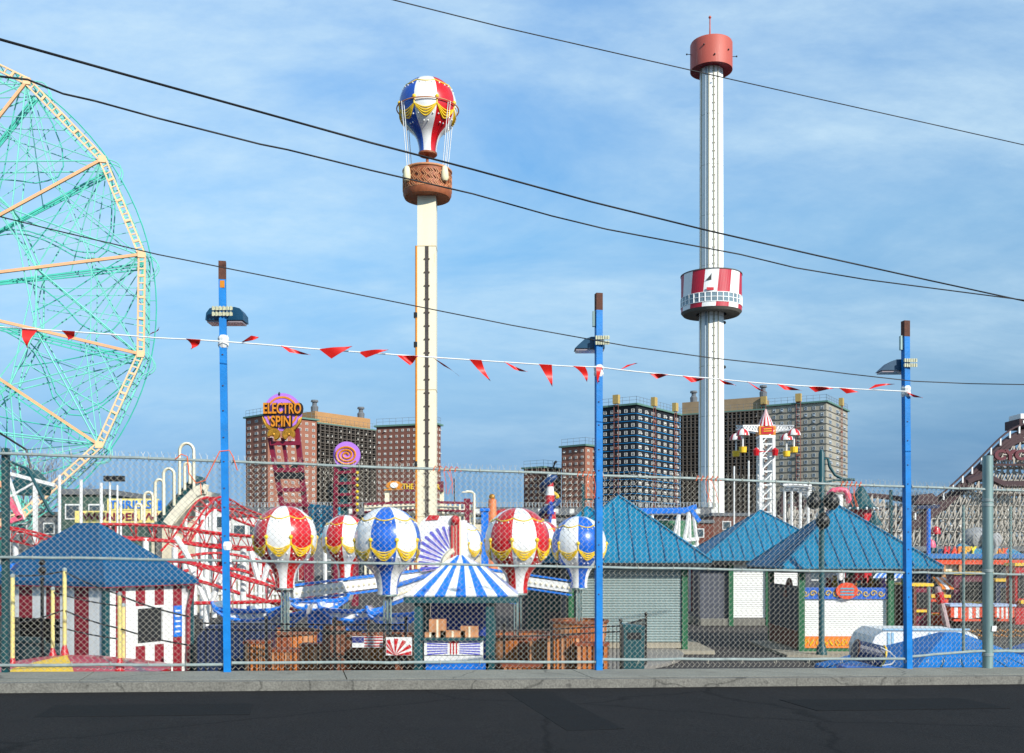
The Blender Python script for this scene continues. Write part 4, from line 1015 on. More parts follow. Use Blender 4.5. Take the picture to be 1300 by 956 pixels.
b = MB(); q_ = lambda r_, f: (ob.x+r_*(math.cos(R(-157.5))*f+math.cos(R(-112.5))*(1-f)), ob.y+r_*(math.sin(R(-157.5))*f+math.sin(R(-112.5))*(1-f))-.06)
b.bar((*q_(rA, .35), 0), (*q_(rB, .35), zc), .3, .1); b.build('shade_strip', mat('strip_bluegrey', '#9CAEB8', .5), sh)  # shade of the left facet put in as a blue-grey strip
b = MB()
for k in range(60):
    z = 4+k*(zc-4)/60; rr = (rA+(rB-rA)*z/zc)*.924
    b.box(ob.x-.16, ob.x+.26, ob.y-rr-.12, ob.y-rr-.02, z, z+.08)
b.build('rung', mat('rung_olive', '#A09C88', .6), sh)
b = MB()
for k in range(9):
    z = 8+k*(zc-8)/9; rr = (rA+(rB-rA)*z/zc)*1.004
    b.lathe([(rr, -.05), (rr, .05)], (ob.x, ob.y, z), 8, a0=A8)
b.build('ring_joint', mat('joint_grey', '#C4C4BC', .6), sh)
rc_ = S(26.5, D); z0, z1 = Z(78, 147)-.2, Z(42.5, 147)
b = MB(); b.lathe([(r0*.9, z0+.3), (rc_*.97, z0+.3), (rc_, z0+.2), (rc_, z1-.2), (rc_*.97, z1), (.1, z1+.25)], ob, 40, fm=lambda i, j: 1 if i == 0 else 0); cp = b.build('cap', [salmon, dred], ot, smooth=30)
b = MB(); b.tube([(ob.x-.2, ob.y, z1), (ob.x-.2, ob.y, Z(22, D))], [.14, .08], 8); b.ball((ob.x-.2, ob.y, Z(22, D)), .22, 8); b.build('mast', salmon, cp)
for a, z_ in ((185, z1-1.7), (355, z1-2.0), (35, z1+.1), (240, z1-1.4), (268, z1-3), (285, z1-5.4), (310, z1-2)):
    b = MB(); ca, sa = math.cos(R(a)), math.sin(R(a)); q = .6 if a in (185, 355, 35) else .1
    b.tube([(ob.x+rc_*ca, ob.y+rc_*sa, z_), (ob.x+(rc_+q)*ca, ob.y+(rc_+q)*sa, z_)], .05, 5); b.ball((ob.x+(rc_+q)*ca, ob.y+(rc_+q)*sa, z_), .13, 8); b.build('cap_light', black, cp)
# cabin: flared stripes as faces of a lathe with slanted colour boundaries
rcab = S(38, D); zc0, zc1 = Z(388, 145.6), Z(340.5, 145.6)
zw0, zw1 = zc0+(zc1-zc0)*.13, zc0+(zc1-zc0)*.38
b = MB(); n = 84
lv = [zc0, zw0, zw1, zc1]
for a_, c_ in zip(lv, lv[1:]):
    for j in range(n):
        def cp_(jj, z):
            t_ = R(-90-1+2+jj*360/n+7*(z-zc0)/(zc1-zc0)-4); return (ob.x+rcab*math.cos(t_), ob.y+rcab*math.sin(t_), z)
        mi = 2 if a_ == zw0 else (1 if (j//6) % 2 == 0 else 0)
        b.add([cp_(j, a_), cp_(j+1, a_), cp_(j+1, c_), cp_(j, c_)], [(0, 1, 2, 3)], mi)
n = 96
b.lathe([(r0*1.25, zc0-.25), (rcab*.93, zc0-.35), (rcab, zc0)], ob, n, m=3, cap=False)
b.lathe([(r0*1.02, zc1-.1), (rcab*.995, zc1-.1), (rcab, zc1)], ob, n, m=3, cap=False)
cab = b.build('cabin', [white2, mat('cabin_red', '#B81730', .45), glasst, mat('cabin_underside', '#6E6A62', .7)], ot)
b = MB()
for k in range(32):
    a = 2*math.pi*k/32; ca, sa = math.cos(a), math.sin(a); b.bar((ob.x+rcab*1.003*ca, ob.y+rcab*1.003*sa, zw0), (ob.x+rcab*1.003*ca, ob.y+rcab*1.003*sa, zw1), .13)
for z in (zw0, (zw0+zw1)/2, zw1): b.tube([(ob.x+rcab*1.004*math.cos(q), ob.y+rcab*1.004*math.sin(q), z) for q in [2*math.pi*j/64 for j in range(64)]], .06, 4, closed=True)
b.build('window_frame', white2, cab)
b = MB(); b.tube([(ob.x+rcab*1.0*math.cos(q), ob.y+rcab*1.0*math.sin(q), zc1+.05) for q in [2*math.pi*j/64 for j in range(64)]], .1, 5, closed=True); b.build('top_rim', greyd, cab)
b = MB(); a = R(-104); c = Vector((ob.x+rcab*1.012*math.cos(a), ob.y+rcab*1.012*math.sin(a), zc1-1.15))
b.extr([(-.5, -.5), (.5, -.45), (.35, .65), (.1, .2)], c, (1, 0, 0), (0, 0, 1), (0, .06, 0)); b.extr([(.9, .1), (1.1, .15), (1.15, .6), (.95, .5)], c, (1, 0, 0), (0, 0, 1), (0, .06, 0)); b.build('sail_emblem', black, cab)
b = MB(); c = Vector((ob.x+rcab*1.012*math.cos(R(-103)), ob.y+rcab*1.012*math.sin(R(-103)), zw1+.2)); b.box(c.x-.5, c.x+.5, c.y-.08, c.y, c.z, c.z+.4); b.build('name_plate', red, cab)
for dz in (zc0-1.5, zc0-8):
    b = MB(); b.ball((ob.x+r0*1.05, ob.y-r0*.2, dz), .25, 8); b.build('shaft_light', black, ot)

# ------------------------------------------------------------------ giant wheel
D = 71.6; wc = Vector((-.63243815*D, D, EYE+.25621444*D)); rw = .26531579*D; phi = .19807213; t0 = .97137606
hh = Vector((math.cos(phi), math.sin(phi), 0)); nn = Vector((-math.sin(phi), math.cos(phi), 0)); zz_ = Vector((0, 0, 1))
def W(th, r, d=0.): return wc+(hh*math.cos(th)+zz_*math.sin(th))*r+nn*d
wh = thing('ferris_wheel', 'giant teal Ferris wheel with cream-orange ladder rim and spokes', 'ferris wheel', Vector((wc.x, wc.y, 0)))
NT = 16; TH = [t0-k*2*math.pi/NT for k in range(NT)]
vis = lambda th: math.cos(th) > -.1
w_ = .17
b = MB()      # front rim: ladder of two rails
for k in range(NT):
    a, c = W(TH[k], rw), W(TH[(k+1) % NT], rw); a2, c2 = W(TH[k], rw-.45), W(TH[(k+1) % NT], rw-.45)
    b.bar(a, c, .11); b.bar(a2, c2, .11)
    for i in range(1, 14):
        f = i/14; b.bar(a.lerp(c, f), a2.lerp(c2, f), .08 if i % 3 else .16)
    b.obox(W(TH[k], rw-.25, -.12)-hh*.25-zz_*.24, hh*.5, nn*.24, zz_*.48)
b.build('front_rim', orange, wh)
b = MB()
DB = 2.3
for k in range(NT):
    a, c = W(TH[k], rw, DB), W(TH[(k+1) % NT], rw, DB); a2, c2 = W(TH[k], rw-.45, DB), W(TH[(k+1) % NT], rw-.45, DB)
    b.bar(a, c, .11); b.bar(a2, c2, .11)
    for i in range(1, 14): b.bar(a.lerp(c, i/14), a2.lerp(c2, i/14), .07)
    b.bar(W(TH[k], rw, 1.1), W(TH[(k+1) % NT], rw, 1.1), .06)
    for i in range(0, 14, 2):
        f = i/14; b.bar(a.lerp(c, f), W(TH[k], rw).lerp(W(TH[(k+1) % NT], rw), f), .06)
b.build('rear_rim', teal, wh)
b = MB()
for d, rr in ((1.9, rw+.22),):
    b.tube([W(2*math.pi*i/96, rr, d) for i in range(96)], .05, 5, closed=True)
for i in range(16*5):
    th = t0+2*math.pi*i/(16*5); b.bar(W(th, rw*.985, 1.9), W(th, rw+.22, 1.9), .045)
b.build('outer_hoop', tealdark, wh)
for k in range(NT):
    if not vis(TH[k]): continue
    b = MB(); b.bar(W(TH[k], rw-.3), W(TH[k], 1.2), .2); sp = b.build('spoke', spokeo, wh)
    b = MB(); b.bar(W(TH[k], rw-.3, DB), W(TH[k], 1.2, DB), .12)
    # lattice under the spoke
    q0, q1 = W(TH[k]-.035, rw-.5, 1.6), W(TH[k]-.1, 3, 1.6); p0, p1 = W(TH[k]-.012, rw-.6, 2.2), W(TH[k]-.035, 4, 2.2)
    b.bar(q0, q1, .09); b.bar(p0, p1, .09)
    for i in range(22): b.bar(q0.lerp(q1, i/22), p0.lerp(p1, (i+.5)/22), .05)
    b.build('spoke_truss', tealdark, wh)
# tangential and crossing braces
b = MB()
for k in range(NT):
    if not vis(TH[k]): continue
    nx = TH[(k+1) % NT]
    for d in (0.1, DB):
        b.tube([W(TH[k], rw-.4, d), W(nx, rw*.60, d)], .055, 5); b.tube([W(nx, rw-.4, d), W(TH[k], rw*.60, d)], .055, 5)
        b.tube([W(TH[k], rw*.60, d), W(nx, rw*.60, d)], .065, 5)
        b.tube([W(TH[k], rw*.8, d), W(nx, rw*.8, d)], .035, 5)
        b.tube([W(TH[k], rw*.60, d), W(TH[(k+2) % NT], rw*.60, d)], .05, 5)
        b.tube([W(TH[k], rw*.78, d), W(nx, rw-.4, d)], .04, 5); b.tube([W(TH[k], rw-.4, d), W(nx, rw*.78, d)], .04, 5)
        b.tube([W(TH[k]-.13, rw*.985, d), W(TH[k]-.13, rw*.6, d)], .03, 5); b.tube([W(TH[k]-.26, rw*.985, d), W(TH[k]-.22, rw*.6, d)], .03, 5)
        b.tube([W(TH[k], rw*.82, d), W((TH[k]+(nx if nx < TH[k] else nx-2*math.pi))/2, rw*.985, d)], .035, 5)
    b.tube([W(TH[k], rw*.6, 0), W(TH[k], rw*.6, DB)], .07, 5); b.tube([W(TH[k], rw-.4, 0), W(nx, rw*.7, DB)], .04, 5)
b.build('brace', teal, wh)
# curved tracks between rim and inner ring on which the sliding cars roll
b = MB()
for k in range(0, NT):
    if not vis(TH[k]): continue
    for e in ((0, .03) if k % 2 else (0,)):
        pts = [W(TH[k]-.02-e-.36*math.sin(math.pi*f/12)*(.7 if f < 6 else .75)-.10*math.sin(math.pi*f/6), rw*(.98-.5*f/12), 1.6) for f in range(13)]
        b.tube(pts, .05, 5)
    pts = [W(TH[k]+.03-.30*(f/12)**1.6, rw*(.98-.42*f/12), 1.2) for f in range(13)]
    b.tube(pts, .045, 5)
b.build('car_track', tealdark, wh)
for k in range(NT):
    if not vis(TH[k]): continue
    b = MB(); b.tube([W(TH[k]+.02-.09*f/8, rw+.05+.6*math.sin(math.pi*f/8), 1.2) for f in range(9)], .045, 5); b.tube([W(TH[k]+.02-.09*f/8, rw+.05+.6*math.sin(math.pi*f/8), 2.0) for f in range(9)], .045, 5); b.build('end_loop', teal, wh)
for px, py in ((173, 262), (178, 523)):
    pass
# fixed legs and hub
b = MB(); b.lathe([(1.3, -2.4), (1.3, 2.4)], (0, 0, 0), 24)
for i, v_ in enumerate(b.v):
    q = wc+hh*v_[0]+zz_*v_[1]+nn*(v_[2]+1.6); b.v[i] = tuple(q)
b.build('hub', spokeo, wh)
for sx in (-1, 1):
    for d in (-1.6, 4.8):
        b = MB(); b.bar(W(0, 0, d), Vector((wc.x, wc.y, 0))+hh*(sx*9)+nn*d, .45); b.build('support_leg', teal, wh)
# swinging car hanging low inside the wheel
cr_ = P(33, 617, 66); b = MB(); b.extr([(-.9, -.55), (.9, -.55), (1.1, .0), (.2, 1.1), (-.2, 1.1), (-1.1, .0)], cr_, (1, 0, 0), (0, 0, 1), (0, 1.4, 0)); cr2 = b.build('gondola', tealpost, wh)
b = MB(); b.tube([cr_+Vector((0, .7, 1.1)), cr_+Vector((-.3, .7, 2.4)), cr_+Vector((-2.2, .7, 3.6))], .07, 6); b.build('hanger', black, cr2)
# wheel boarding structure: low teal gallery
D = 62; st = thing('wheel_station', 'low boarding station with teal framework beneath the giant wheel', 'station', (X(30, D), D, 0))
b = MB()
for px in (10, 45): b.bar((X(px, D), D, 0), P(px, 600 if px < 20 else 612, D), .22)
b.bar(P(8, 600, D), P(70, 616, D), .2); b.bar(P(10, 603, D), P(30, 660, D), .15); b.bar(P(10, 632, D), P(45, 612, D), .12)
b.build('frame', white, st)
b = MB(); b.bar(P(10, 632, D), P(27, 658, D), .3); b.bar(P(6, 664, D), P(30, 656, D), .3); b.build('sloped_beam', pink, st)

# ------------------------------------------------------------------ tower blocks
def ray_hit(o, d, px):       # distance t along d from o so that the point projects to px
    k = (px-650)/F; return (k*o.y-o.x)/(d.x-k*d.y)
def block(name, label, corner, xl, xr, ytop, D0, th, mats, kind='windows', wpx=8., rows=7.8, winmat=None, mat2=None, left_gallery=False, group=None, ymax=690, wsz=(.42, .42), pent=None, bands=None, wall_mat_idx=0):
    o = Vector((X(corner, D0), D0, 0)); dr_ = Vector((math.cos(R(th)), math.sin(R(th)), 0)); dl = Vector((-math.sin(R(th)), math.cos(R(th)), 0))
    Lr = ray_hit(o, dr_, xr); Ll = ray_hit(o, dl, xl); H = Z(ytop, D0)
    root = thing(name, label, 'tower block', o+dr_*Lr/2+dl*Ll/2, group or 'brick and concrete tower blocks on the skyline')
    b = MB(); b.obox(o, dr_*Lr, dl*Ll, (0, 0, H)); b.build('wall', mats, root)
    b = MB(); b.obox(o-dr_*.5-dl*.5+Vector((0, 0, H)), dr_*(Lr+1), dl*(Ll+1), (0, 0, .4)); b.build('cornice', mintm, root)
    b = MB()        # roof railing
    for (p, d, L) in ((o, dr_, Lr), (o, dl, Ll)):
        n = max(3, int(L/1.6)); z = H+.5
        for i in range(n+1): b.bar(p+d*(L*i/n)+Vector((0, 0, z)), p+d*(L*i/n)+Vector((0, 0, z+1.5)), .06)
        for zz in (.7, 1.45): b.bar(p+Vector((0, 0, z+zz)), p+d*L+Vector((0, 0, z+zz)), .05)
    b.build('roof_railing', greyroof, root)
    rh = rows/F*D0
    cnt = 0
    nrow = int((H-Z(ymax, D0))/rh)
    faces = []
    if kind in ('windows', 'mixed'):
        faces.append((o, dr_, Lr, dl, xr-corner)); faces.append((o, dl, Ll, dr_, corner-xl))
    elif kind == 'gallery_right': faces = [(o, dl, Ll, dr_, corner-xl)]
    elif kind == 'gallery_left': faces = [(o, dr_, Lr, dl, xr-corner)]
    extra = MB()
    cw = None
    sp = .62*rh
    for (p, d, L, nrm, pxw) in faces:
        nc = max(2, int(round(pxw/wpx))); cwid = L/nc
        ww, wh_ = cwid*wsz[0], rh*wsz[1]
        # one shared window mesh per face: frame with sunk pane, both in real depth
        fm = MB(); fr = .14*min(ww, wh_)
        t = -nrm*.12
        for (u0, u1, v0, v1) in ((-ww/2, ww/2, -wh_/2, -wh_/2+fr), (-ww/2, ww/2, wh_/2-fr, wh_/2), (-ww/2, -ww/2+fr, -wh_/2+fr, wh_/2-fr), (ww/2-fr, ww/2, -wh_/2+fr, wh_/2-fr), (-ww/2, ww/2, -fr*.4, fr*.4)):
            fm.obox(d*u0+Vector((0, 0, v0)), d*(u1-u0), t, (0, 0, v1-v0))
        fm.obox(d*(-ww/2+fr)+Vector((0, 0, -wh_/2+fr)), d*(ww-2*fr), -nrm*.04, (0, 0, wh_*.5-fr), 1)
        blind = 2 
        fm.obox(d*(-ww/2+fr)+Vector((0, 0, 0)), d*(ww-2*fr), -nrm*.04, (0, 0, wh_*.5-fr), 2)
        wf_ = winmat or wframe
        me = [fm.mesh('window', [wf_, a_, b_]) for a_, b_ in ((glass, wframe), (glass, glass), (glass, blindm), (blindm, blindm), (dark, glass), (dark, wframe))]
        ac = MB(); ac.v = list(fm.v); ac.f = list(fm.f); ac.m = list(fm.m); ac.obox(d*(-ww*.28)+Vector((0, 0, -wh_*.42))-nrm*.5, d*ww*.5, nrm*.5, (0, 0, wh_*.34), 0); me.append(ac.mesh('window', [wf_, glass, glass]))
        for r_ in range(nrow):
            for c_ in range(nc):
                q = p+d*(cwid*(c_+.5))+Vector((0, 0, H-rh*(r_+.72)))-nrm*.001
                if cnt < 100: inst(rnd.choice(me), 'window', q, root); cnt += 1
                else: 
                    b0 = len(extra.v); src = fm
                    extra.add([Vector(v)+q for v in src.v], src.f)
                    vv = rnd.choice((0, 1, 2)); extra.m[-len(src.f):] = [(3 if vv == 1 else 1) if mm == 2 else mm for mm in src.m]
    if extra.v: extra.build('window', [winmat or wframe, glass, glass, blindm], root, kind='stuff')
    if bands is not None:
        b = MB()
        for r_ in range(1, nrow+1):
            z = H-rh*(r_+.18)
            b.obox(o-dr_*.12-dl*.12+Vector((0, 0, z)), dr_*(Lr+.24), dl*.12, (0, 0, rh*bands[1])); b.obox(o-dr_*.12+Vector((0, 0, z)), dl*(Ll+.1), dr_*.12, (0, 0, rh*bands[1]))
        b.build('floor_band', bands[0], root)
    if kind in ('gallery_right', 'gallery_left'):
        p, d, L, nrm, pxw = (o, dr_, Lr, dl, xr-corner) if kind == 'gallery_right' else (o, dl, Ll, dr_, corner-xl)
        b = MB(); nr = int((H-Z(ymax, D0))/rh)
        for r_ in range(nr+1):
            z = H-rh*(r_+.0)-.1; b.obox(p-nrm*1.3+Vector((0, 0, z-rh*.07)), d*L, nrm*1.3, (0, 0, rh*.14))
            b.obox(p-nrm*1.3+Vector((0, 0, z-rh*.45)), d*L, nrm*.05, (0, 0, rh*.1)) 
        b.build('gallery_slab', gallerys, root)
        b = MB(); nc = max(4, int(pxw/5.2))
        for i in range(nc+1): b.obox(p+d*(L*i/nc-.15)-nrm*1.36, d*.3, nrm*.3, (0, 0, H-.1))
        b.build('gallery_column', gallerys, root)
        b = MB()
        for r_ in range(nr):
            for i in range(nc):
                if rnd.random() < .45:
                    q = p+d*(L*(i+.35)/nc)-nrm*.03+Vector((0, 0, H-rh*(r_+.95))); b.obox(q, d*(L/nc*.3), nrm*.03, (0, 0, rh*.6))
        b.build('gallery_door', wframe, root, kind='stuff')
    if pent:
        (xa, xb, yt, m_) = pent
        s0 = ray_hit(o+dl*1.5, dr_, xa) if kind != 'gallery_left' else ray_hit(o+dr_*1.5, dl, xa)
        s1 = ray_hit(o+dl*1.5, dr_, xb) if kind != 'gallery_left' else ray_hit(o+dr_*1.5, dl, xb)
        b = MB(); hz = Z(yt, D0)
        if kind != 'gallery_left': b.obox(o+dl*1.5+dr_*s0+Vector((0, 0, H+.51)), dr_*(s1-s0), dl*8, (0, 0, hz-H)); e0 = o+dl*1.5+dr_*(s0+(s1-s0)*.08); e1 = o+dl*1.5+dr_*(s0+(s1-s0)*.92)
        else: b.obox(o+dr_*1.5+dl*s1+Vector((0, 0, H+.51)), dl*(s0-s1), dr_*8, (0, 0, hz-H)); e0 = o+dr_*1.5+dl*(s1+(s0-s1)*.12); e1 = o+dr_*1.5+dl*(s0*.93)
        ph = b.build('penthouse', m_, root)
        for e in (e0, e1):
            b = MB(); c = e+Vector((0, 0, hz+.5))+(dl if kind != 'gallery_left' else dr_)*2; b.lathe([(.9, 0), (1.0, 1.4), (.6, 1.9), (.6, 2.6), (1.0, 2.7), (.9, 3.2)], c, 10); b.build('roof_vent', greyroof, ph, smooth=30)
    return root, o, dr_, dl, Lr, Ll, H, rh
block('brick_tower_block', 'red brick tower block behind the lilac lettered sign', 340, 312, 402, 527, 250, 47, [brickA], wpx=8.6, rows=7.8, wsz=(.40, .42))
block('brick_tower_block', 'dark galleried tower block with orange brick penthouse', 402.5, 396, 478, 538, 262, 52, [galleryd], kind='gallery_right', rows=7.9, pent=(400, 470, 523.5, brickL))
block('brick_tower_block', 'brown brick tower block behind the cream balloon shaft', 552.5, 478, 559.5, 539, 240, 70, [brickB], wpx=7.3, rows=7.4, wsz=(.36, .4))
block('brick_tower_block', 'lowest brown brick block behind the striped lighthouse', 690, 665, 712.5, 594, 250, 50, [brickB], wpx=7., rows=8, wsz=(.36, .4))
block('brick_tower_block', 'narrow red brick block touching the second blue post', 743, 713, 757, 566, 235, 48, [brickA], wpx=7., rows=8, wsz=(.36, .4))
rb_ = block('black_tower_block', 'black tower block with bright blue floor bands and white windows', 808, 764, 862.5, 514, 230, 55, [bblack], wpx=8.2, rows=9.25, wsz=(.42, .46), bands=(bstripe, .055))
def scaffold(rt, spots, m1=scaff, tops=True):
    root, o, dr_, dl, Lr, Ll, H, rh = rt
    for (face, f) in spots:
        d, nrm, L = (dr_, dl, Lr) if face == 'r' else (dl, dr_, Ll)
        p = o+d*(L*f)-nrm*.5; b = MB()
        for e in (-.55, .55): b.bar(p+d*e, p+d*e+Vector((0, 0, H+2.5)), .1)
        n = int(H/rh)
        for i in range(n+2): b.obox(p-d*.55-nrm*.15+Vector((0, 0, i*rh)), d*1.1, nrm*.3, (0, 0, .15 if i % 4 else rh*.3))
        b.build('hoist_mast', m1, root)
        b = MB(); b.obox(p-d*.7-nrm*.4+Vector((0, 0, H+.6)), d*1.4, nrm*1.0, (0, 0, 2.0)); b.build('hoist_head', mat('hoist_tan', '#B89C5C', .7), root)
scaffold(rb_, [('l', .55), ('r', .36), ('r', .86)])
rt = block('brick_tower_block', 'wide dark galleried block with tan penthouse behind the white observation tower', 969, 864, 975, 521, 262, 61, [galleryd], kind='gallery_left', rows=8.2, pent=(966, 866, 505, mat('penthouse_tan', '#9C8466', .8, var=.15, scale=.3)))
rt8 = block('grey_tower_block', 'grey tower block with dark floor bands behind the umbrella swing tower', 1049, 968, 1076, 510.5, 255, 58, [greyb], wpx=10.0, rows=8.6, wsz=(.34, .5), bands=(greyd, .09), winmat=mat('frame_pale_blue', '#A8B4BE', .6))
scaffold(rt8, [('l', .97), ('l', .42), ('r', .62)])

# ------------------------------------------------------------------ elevated line and low buildings
D = 140; el = thing('elevated_railway', 'long grey elevated railway deck behind the rides', 'railway', (X(500, D), D, 0))
b = MB(); b.box(X(270, D), X(905, D), D, D+8, Z(654, D), Z(644, D)); b.build('deck', greyroof, el)
b = MB()
for i in range(160):
    px = 272+i*4; b.box(X(px, D)-.05, X(px, D)+.05, D-.2, D-.05, Z(644, D), Z(638.5, D))
b.box(X(270, D), X(905, D), D-.2, D-.05, Z(638.5, D), Z(638, D)); b.build('railing', mat('rail_grey', '#9AA0A4', .6), el)
b = MB()
for i in range(32):
    px = 275+i*20; b.box(X(px, D)-.35, X(px, D)+.35, D+1, D+2, 0, Z(654, D)); b.box(X(px+8, D), X(px+14, D), D-.06, D-.01, Z(652, D), Z(646, D), 1)
b.build('pier', [greyroof, offw], el)
lows = [(78, 137, 628, 66, 'green', greenwall, 'low green-walled building left of the yellow thrills sign'),
        (-60, 80, 655, 90, 'grey', greyroof, 'grey shed beneath the giant wheel at the left edge'),
        (137, 250, 655, 95, 'beige', beige, 'beige arcade building behind the red roller coaster'),
        (248, 292, 645, 80, 'white', offw, 'small white arcade with panelled front behind the coaster hill'),
        (294, 335, 655, 75, 'white', offw, 'white arcade with red doorways right of the first blue post'),
        (335, 470, 668, 100, 'grey', greyroof, 'long grey roofed arcade behind the first two balloons'),
        (470, 640, 664, 98, 'beige', beige, 'beige low building behind the fan panel'),
        (640, 770, 662, 110, 'grey', dgrey, 'dark grey low building behind the striped lighthouse'),
        (770, 905, 664, 112, 'brown', brownw, 'brown low building behind the blue swing gantry'),
        (905, 1010, 655, 118, 'brown', mat('dull_brown', '#6E4A40', .8, var=.2, scale=.4), 'dull brown low building behind the umbrella swing tower'),
        (1010, 1340, 700, 70, 'slate', slate, 'long slate low building behind the coloured letter sign')]
for x0, x1, yt, D, _, m_, lab in lows:
    xa, xb = X(x0, D), X(x1, D); H = Z(yt, D); root = thing('low_building', lab, 'building', ((xa+xb)/2, D+4, 0), 'low buildings behind the rides')
    b = MB(); b.box(xa, xb, D, D+8, 0, H); b.build('wall', m_, root)
    b = MB(); b.box(xa-.15, xb+.15, D-.2, D+8.2, H+.002, H+.35); b.build('roof', greyroof if m_ is not greyroof else greyd, root)
    n = max(2, int((xb-xa)/2.4)); n = min(n, 14)
    for i in range(n):
        xx = xa+(i+.5)*(xb-xa)/n; isd = i % 3 == 1
        b = MB(); z0_, z1_ = (.1, 2.3) if isd else (1.0, 2.2)
        b.box(xx-.55, xx+.55, D-.06, D-.002, z0_, z1_); b.box(xx-.45, xx+.45, D-.09, D-.062, z0_+.1, z1_-.1, 1)
        b.build('door' if isd else 'window', [white, maroon2 if isd else glass], root)
        if H > 4.2:
            b = MB(); b.box(xx-.5, xx+.5, D-.06, D-.002, H-1.6, H-.6); b.box(xx-.4, xx+.4, D-.09, D-.062, H-1.5, H-.7, 1); b.build('window', [white, glass], root)

# ------------------------------------------------------------------ signs left: THRILLS / WONDER WHEEL
D = 64; sgt = thing('thrills_sign', 'yellow sign with blue THRILLS lettering above the wheel name board', 'sign', (X(168, D), D, 0))
b = MB(); b.box(X(136, D), X(200, D), D, D+.3, Z(648, D), Z(633, D)); b.build('board', signyel, sgt)
text('lettering', 'THRILLS!', (X(168, D), D-.04, Z(640.5, D)), S(10.5, D), S(57, D), bluepaint, sgt, .06, bold=.02)
b = MB(); b.extr([(0, 0), (S(6, D), 0), (S(6, D), S(12, D)), (0, S(13, D))], P(200.5, 648, D), (1, 0, 0), (0, 0, 1), (0, .3, 0)); b.build('end_flash', bluepaint, sgt)
for px in (140, 196):
    b = MB(); b.box(X(px, D)-.1, X(px, D)+.1, D+.32, D+.5, 0, Z(634, D)); b.build('post', greyd, sgt)
D = 63; sgw = thing('wonder_wheel_sign', 'long yellow name board with maroon WONDER WHEEL lettering', 'sign', (X(168, D), D, 0))
b = MB(); b.box(X(95, D), X(236, D), D, D+.3, Z(663.5, D), Z(648.5, D)); b.build('board', signyel, sgw)
text('lettering', 'WONDER WHEEL', (X(169, D), D-.04, Z(656, D)), S(10, D), S(128, D), maroon, sgw, .06, bold=.015)
for px in (100, 150, 200, 232):
    b = MB(); b.box(X(px, D)-.1, X(px, D)+.1, D+.32, D+.5, 0, Z(650, D)); b.build('post', greyd, sgw)
D = 60
for px, y0, cam in ((75.5, 603, 0), (103, 609, 0), (128.5, 613, 0), (139.5, 612, 1), (149, 616, 0), (153.5, 633, 0)):
    lab = {75.5: 'white flag mast nearest the wheel rim', 103: 'white mast above the green-walled building', 128.5: 'white mast just left of the yellow signs', 139.5: 'thin white mast topped by a black camera cluster', 149: 'short white mast right of the camera mast', 153.5: 'lowest white mast in front of the yellow sign'}[px]
    b = MB(); b.tube([(X(px, D), D, 0), P(px, y0, D)], .09 if px < 130 else .06, 6); o = b.build('mast', white, origin=(X(px, D), D, 0), label=lab, cat='mast', group='white masts by the yellow signs')
    if cam:
        b = MB(); q = P(px, 609, D)
        for dx in (-.1, .35, .7): b.box(q.x+dx-.2, q.x+dx+.12, D-.2, D+.2, q.z-.1, q.z+.22)
        b.build('camera', black, o)
# hooped dark slide
D = 55; sl = thing('hooped_slide', 'steep dark teal lift with white hoops above a cream slide', 'ride', (X(228, D), D, 0))
b = MB(); b.extr([(X(194, D), Z(668, D)), (X(200, D), Z(655, D)), (X(246, D), Z(603, D)), (X(249, D), Z(617, D)), (X(212, D), Z(668, D))], (0, D, 0), (1, 0, 0), (0, 0, 1), (0, 2.0, 0)); b.build('lift_cover', tealpost, sl)
for (xa, xb, yt, yb) in ((228, 246, 563, 628), (234.5, 241, 588, 622), (207.5, 221, 595, 650), (197, 208, 609, 662), (183, 194, 625, 664), (172, 180, 640, 668)):
    b = MB(); n = 10; xm, rr = (xa+xb)/2, (xb-xa)/2
    pts = [P(xa, yb, D-.4)]+[P(xm-rr*math.cos(math.pi*i/n), yt+rr*1.1-rr*1.1*math.sin(math.pi*i/n), D-.4) for i in range(n+1)]+[P(xb, yb-8, D-.4)]
    b.tube(pts, .085, 6); b.build('hoop', cream, sl, smooth=60)
b = MB(); pts = [(213, 668), (222, 656), (236, 640), (248, 628), (258, 622.5), (264, 624)]
for (a, c) in zip(pts, pts[1:]):
    p0, p1 = P(*a, D-1), P(*c, D-1); b.obox(p0, Vector((0, 2.2, 0)), p1-p0, Vector((0, 0, -.35))); b.bar(p0+Vector((0, -.05, .1)), p1+Vector((0, -.05, .1)), .2, .5)
b.build('slide_chute', mat('slide_cream', '#E4DCC4', .5), sl)
b = MB()
for px, y0 in ((222, 662), (236, 645), (250, 630), (262, 626)):
    b.tube([(X(px, D-.2), D-.2, 0), P(px, y0, D-.2)], .09, 6)
b.build('support', white, sl)

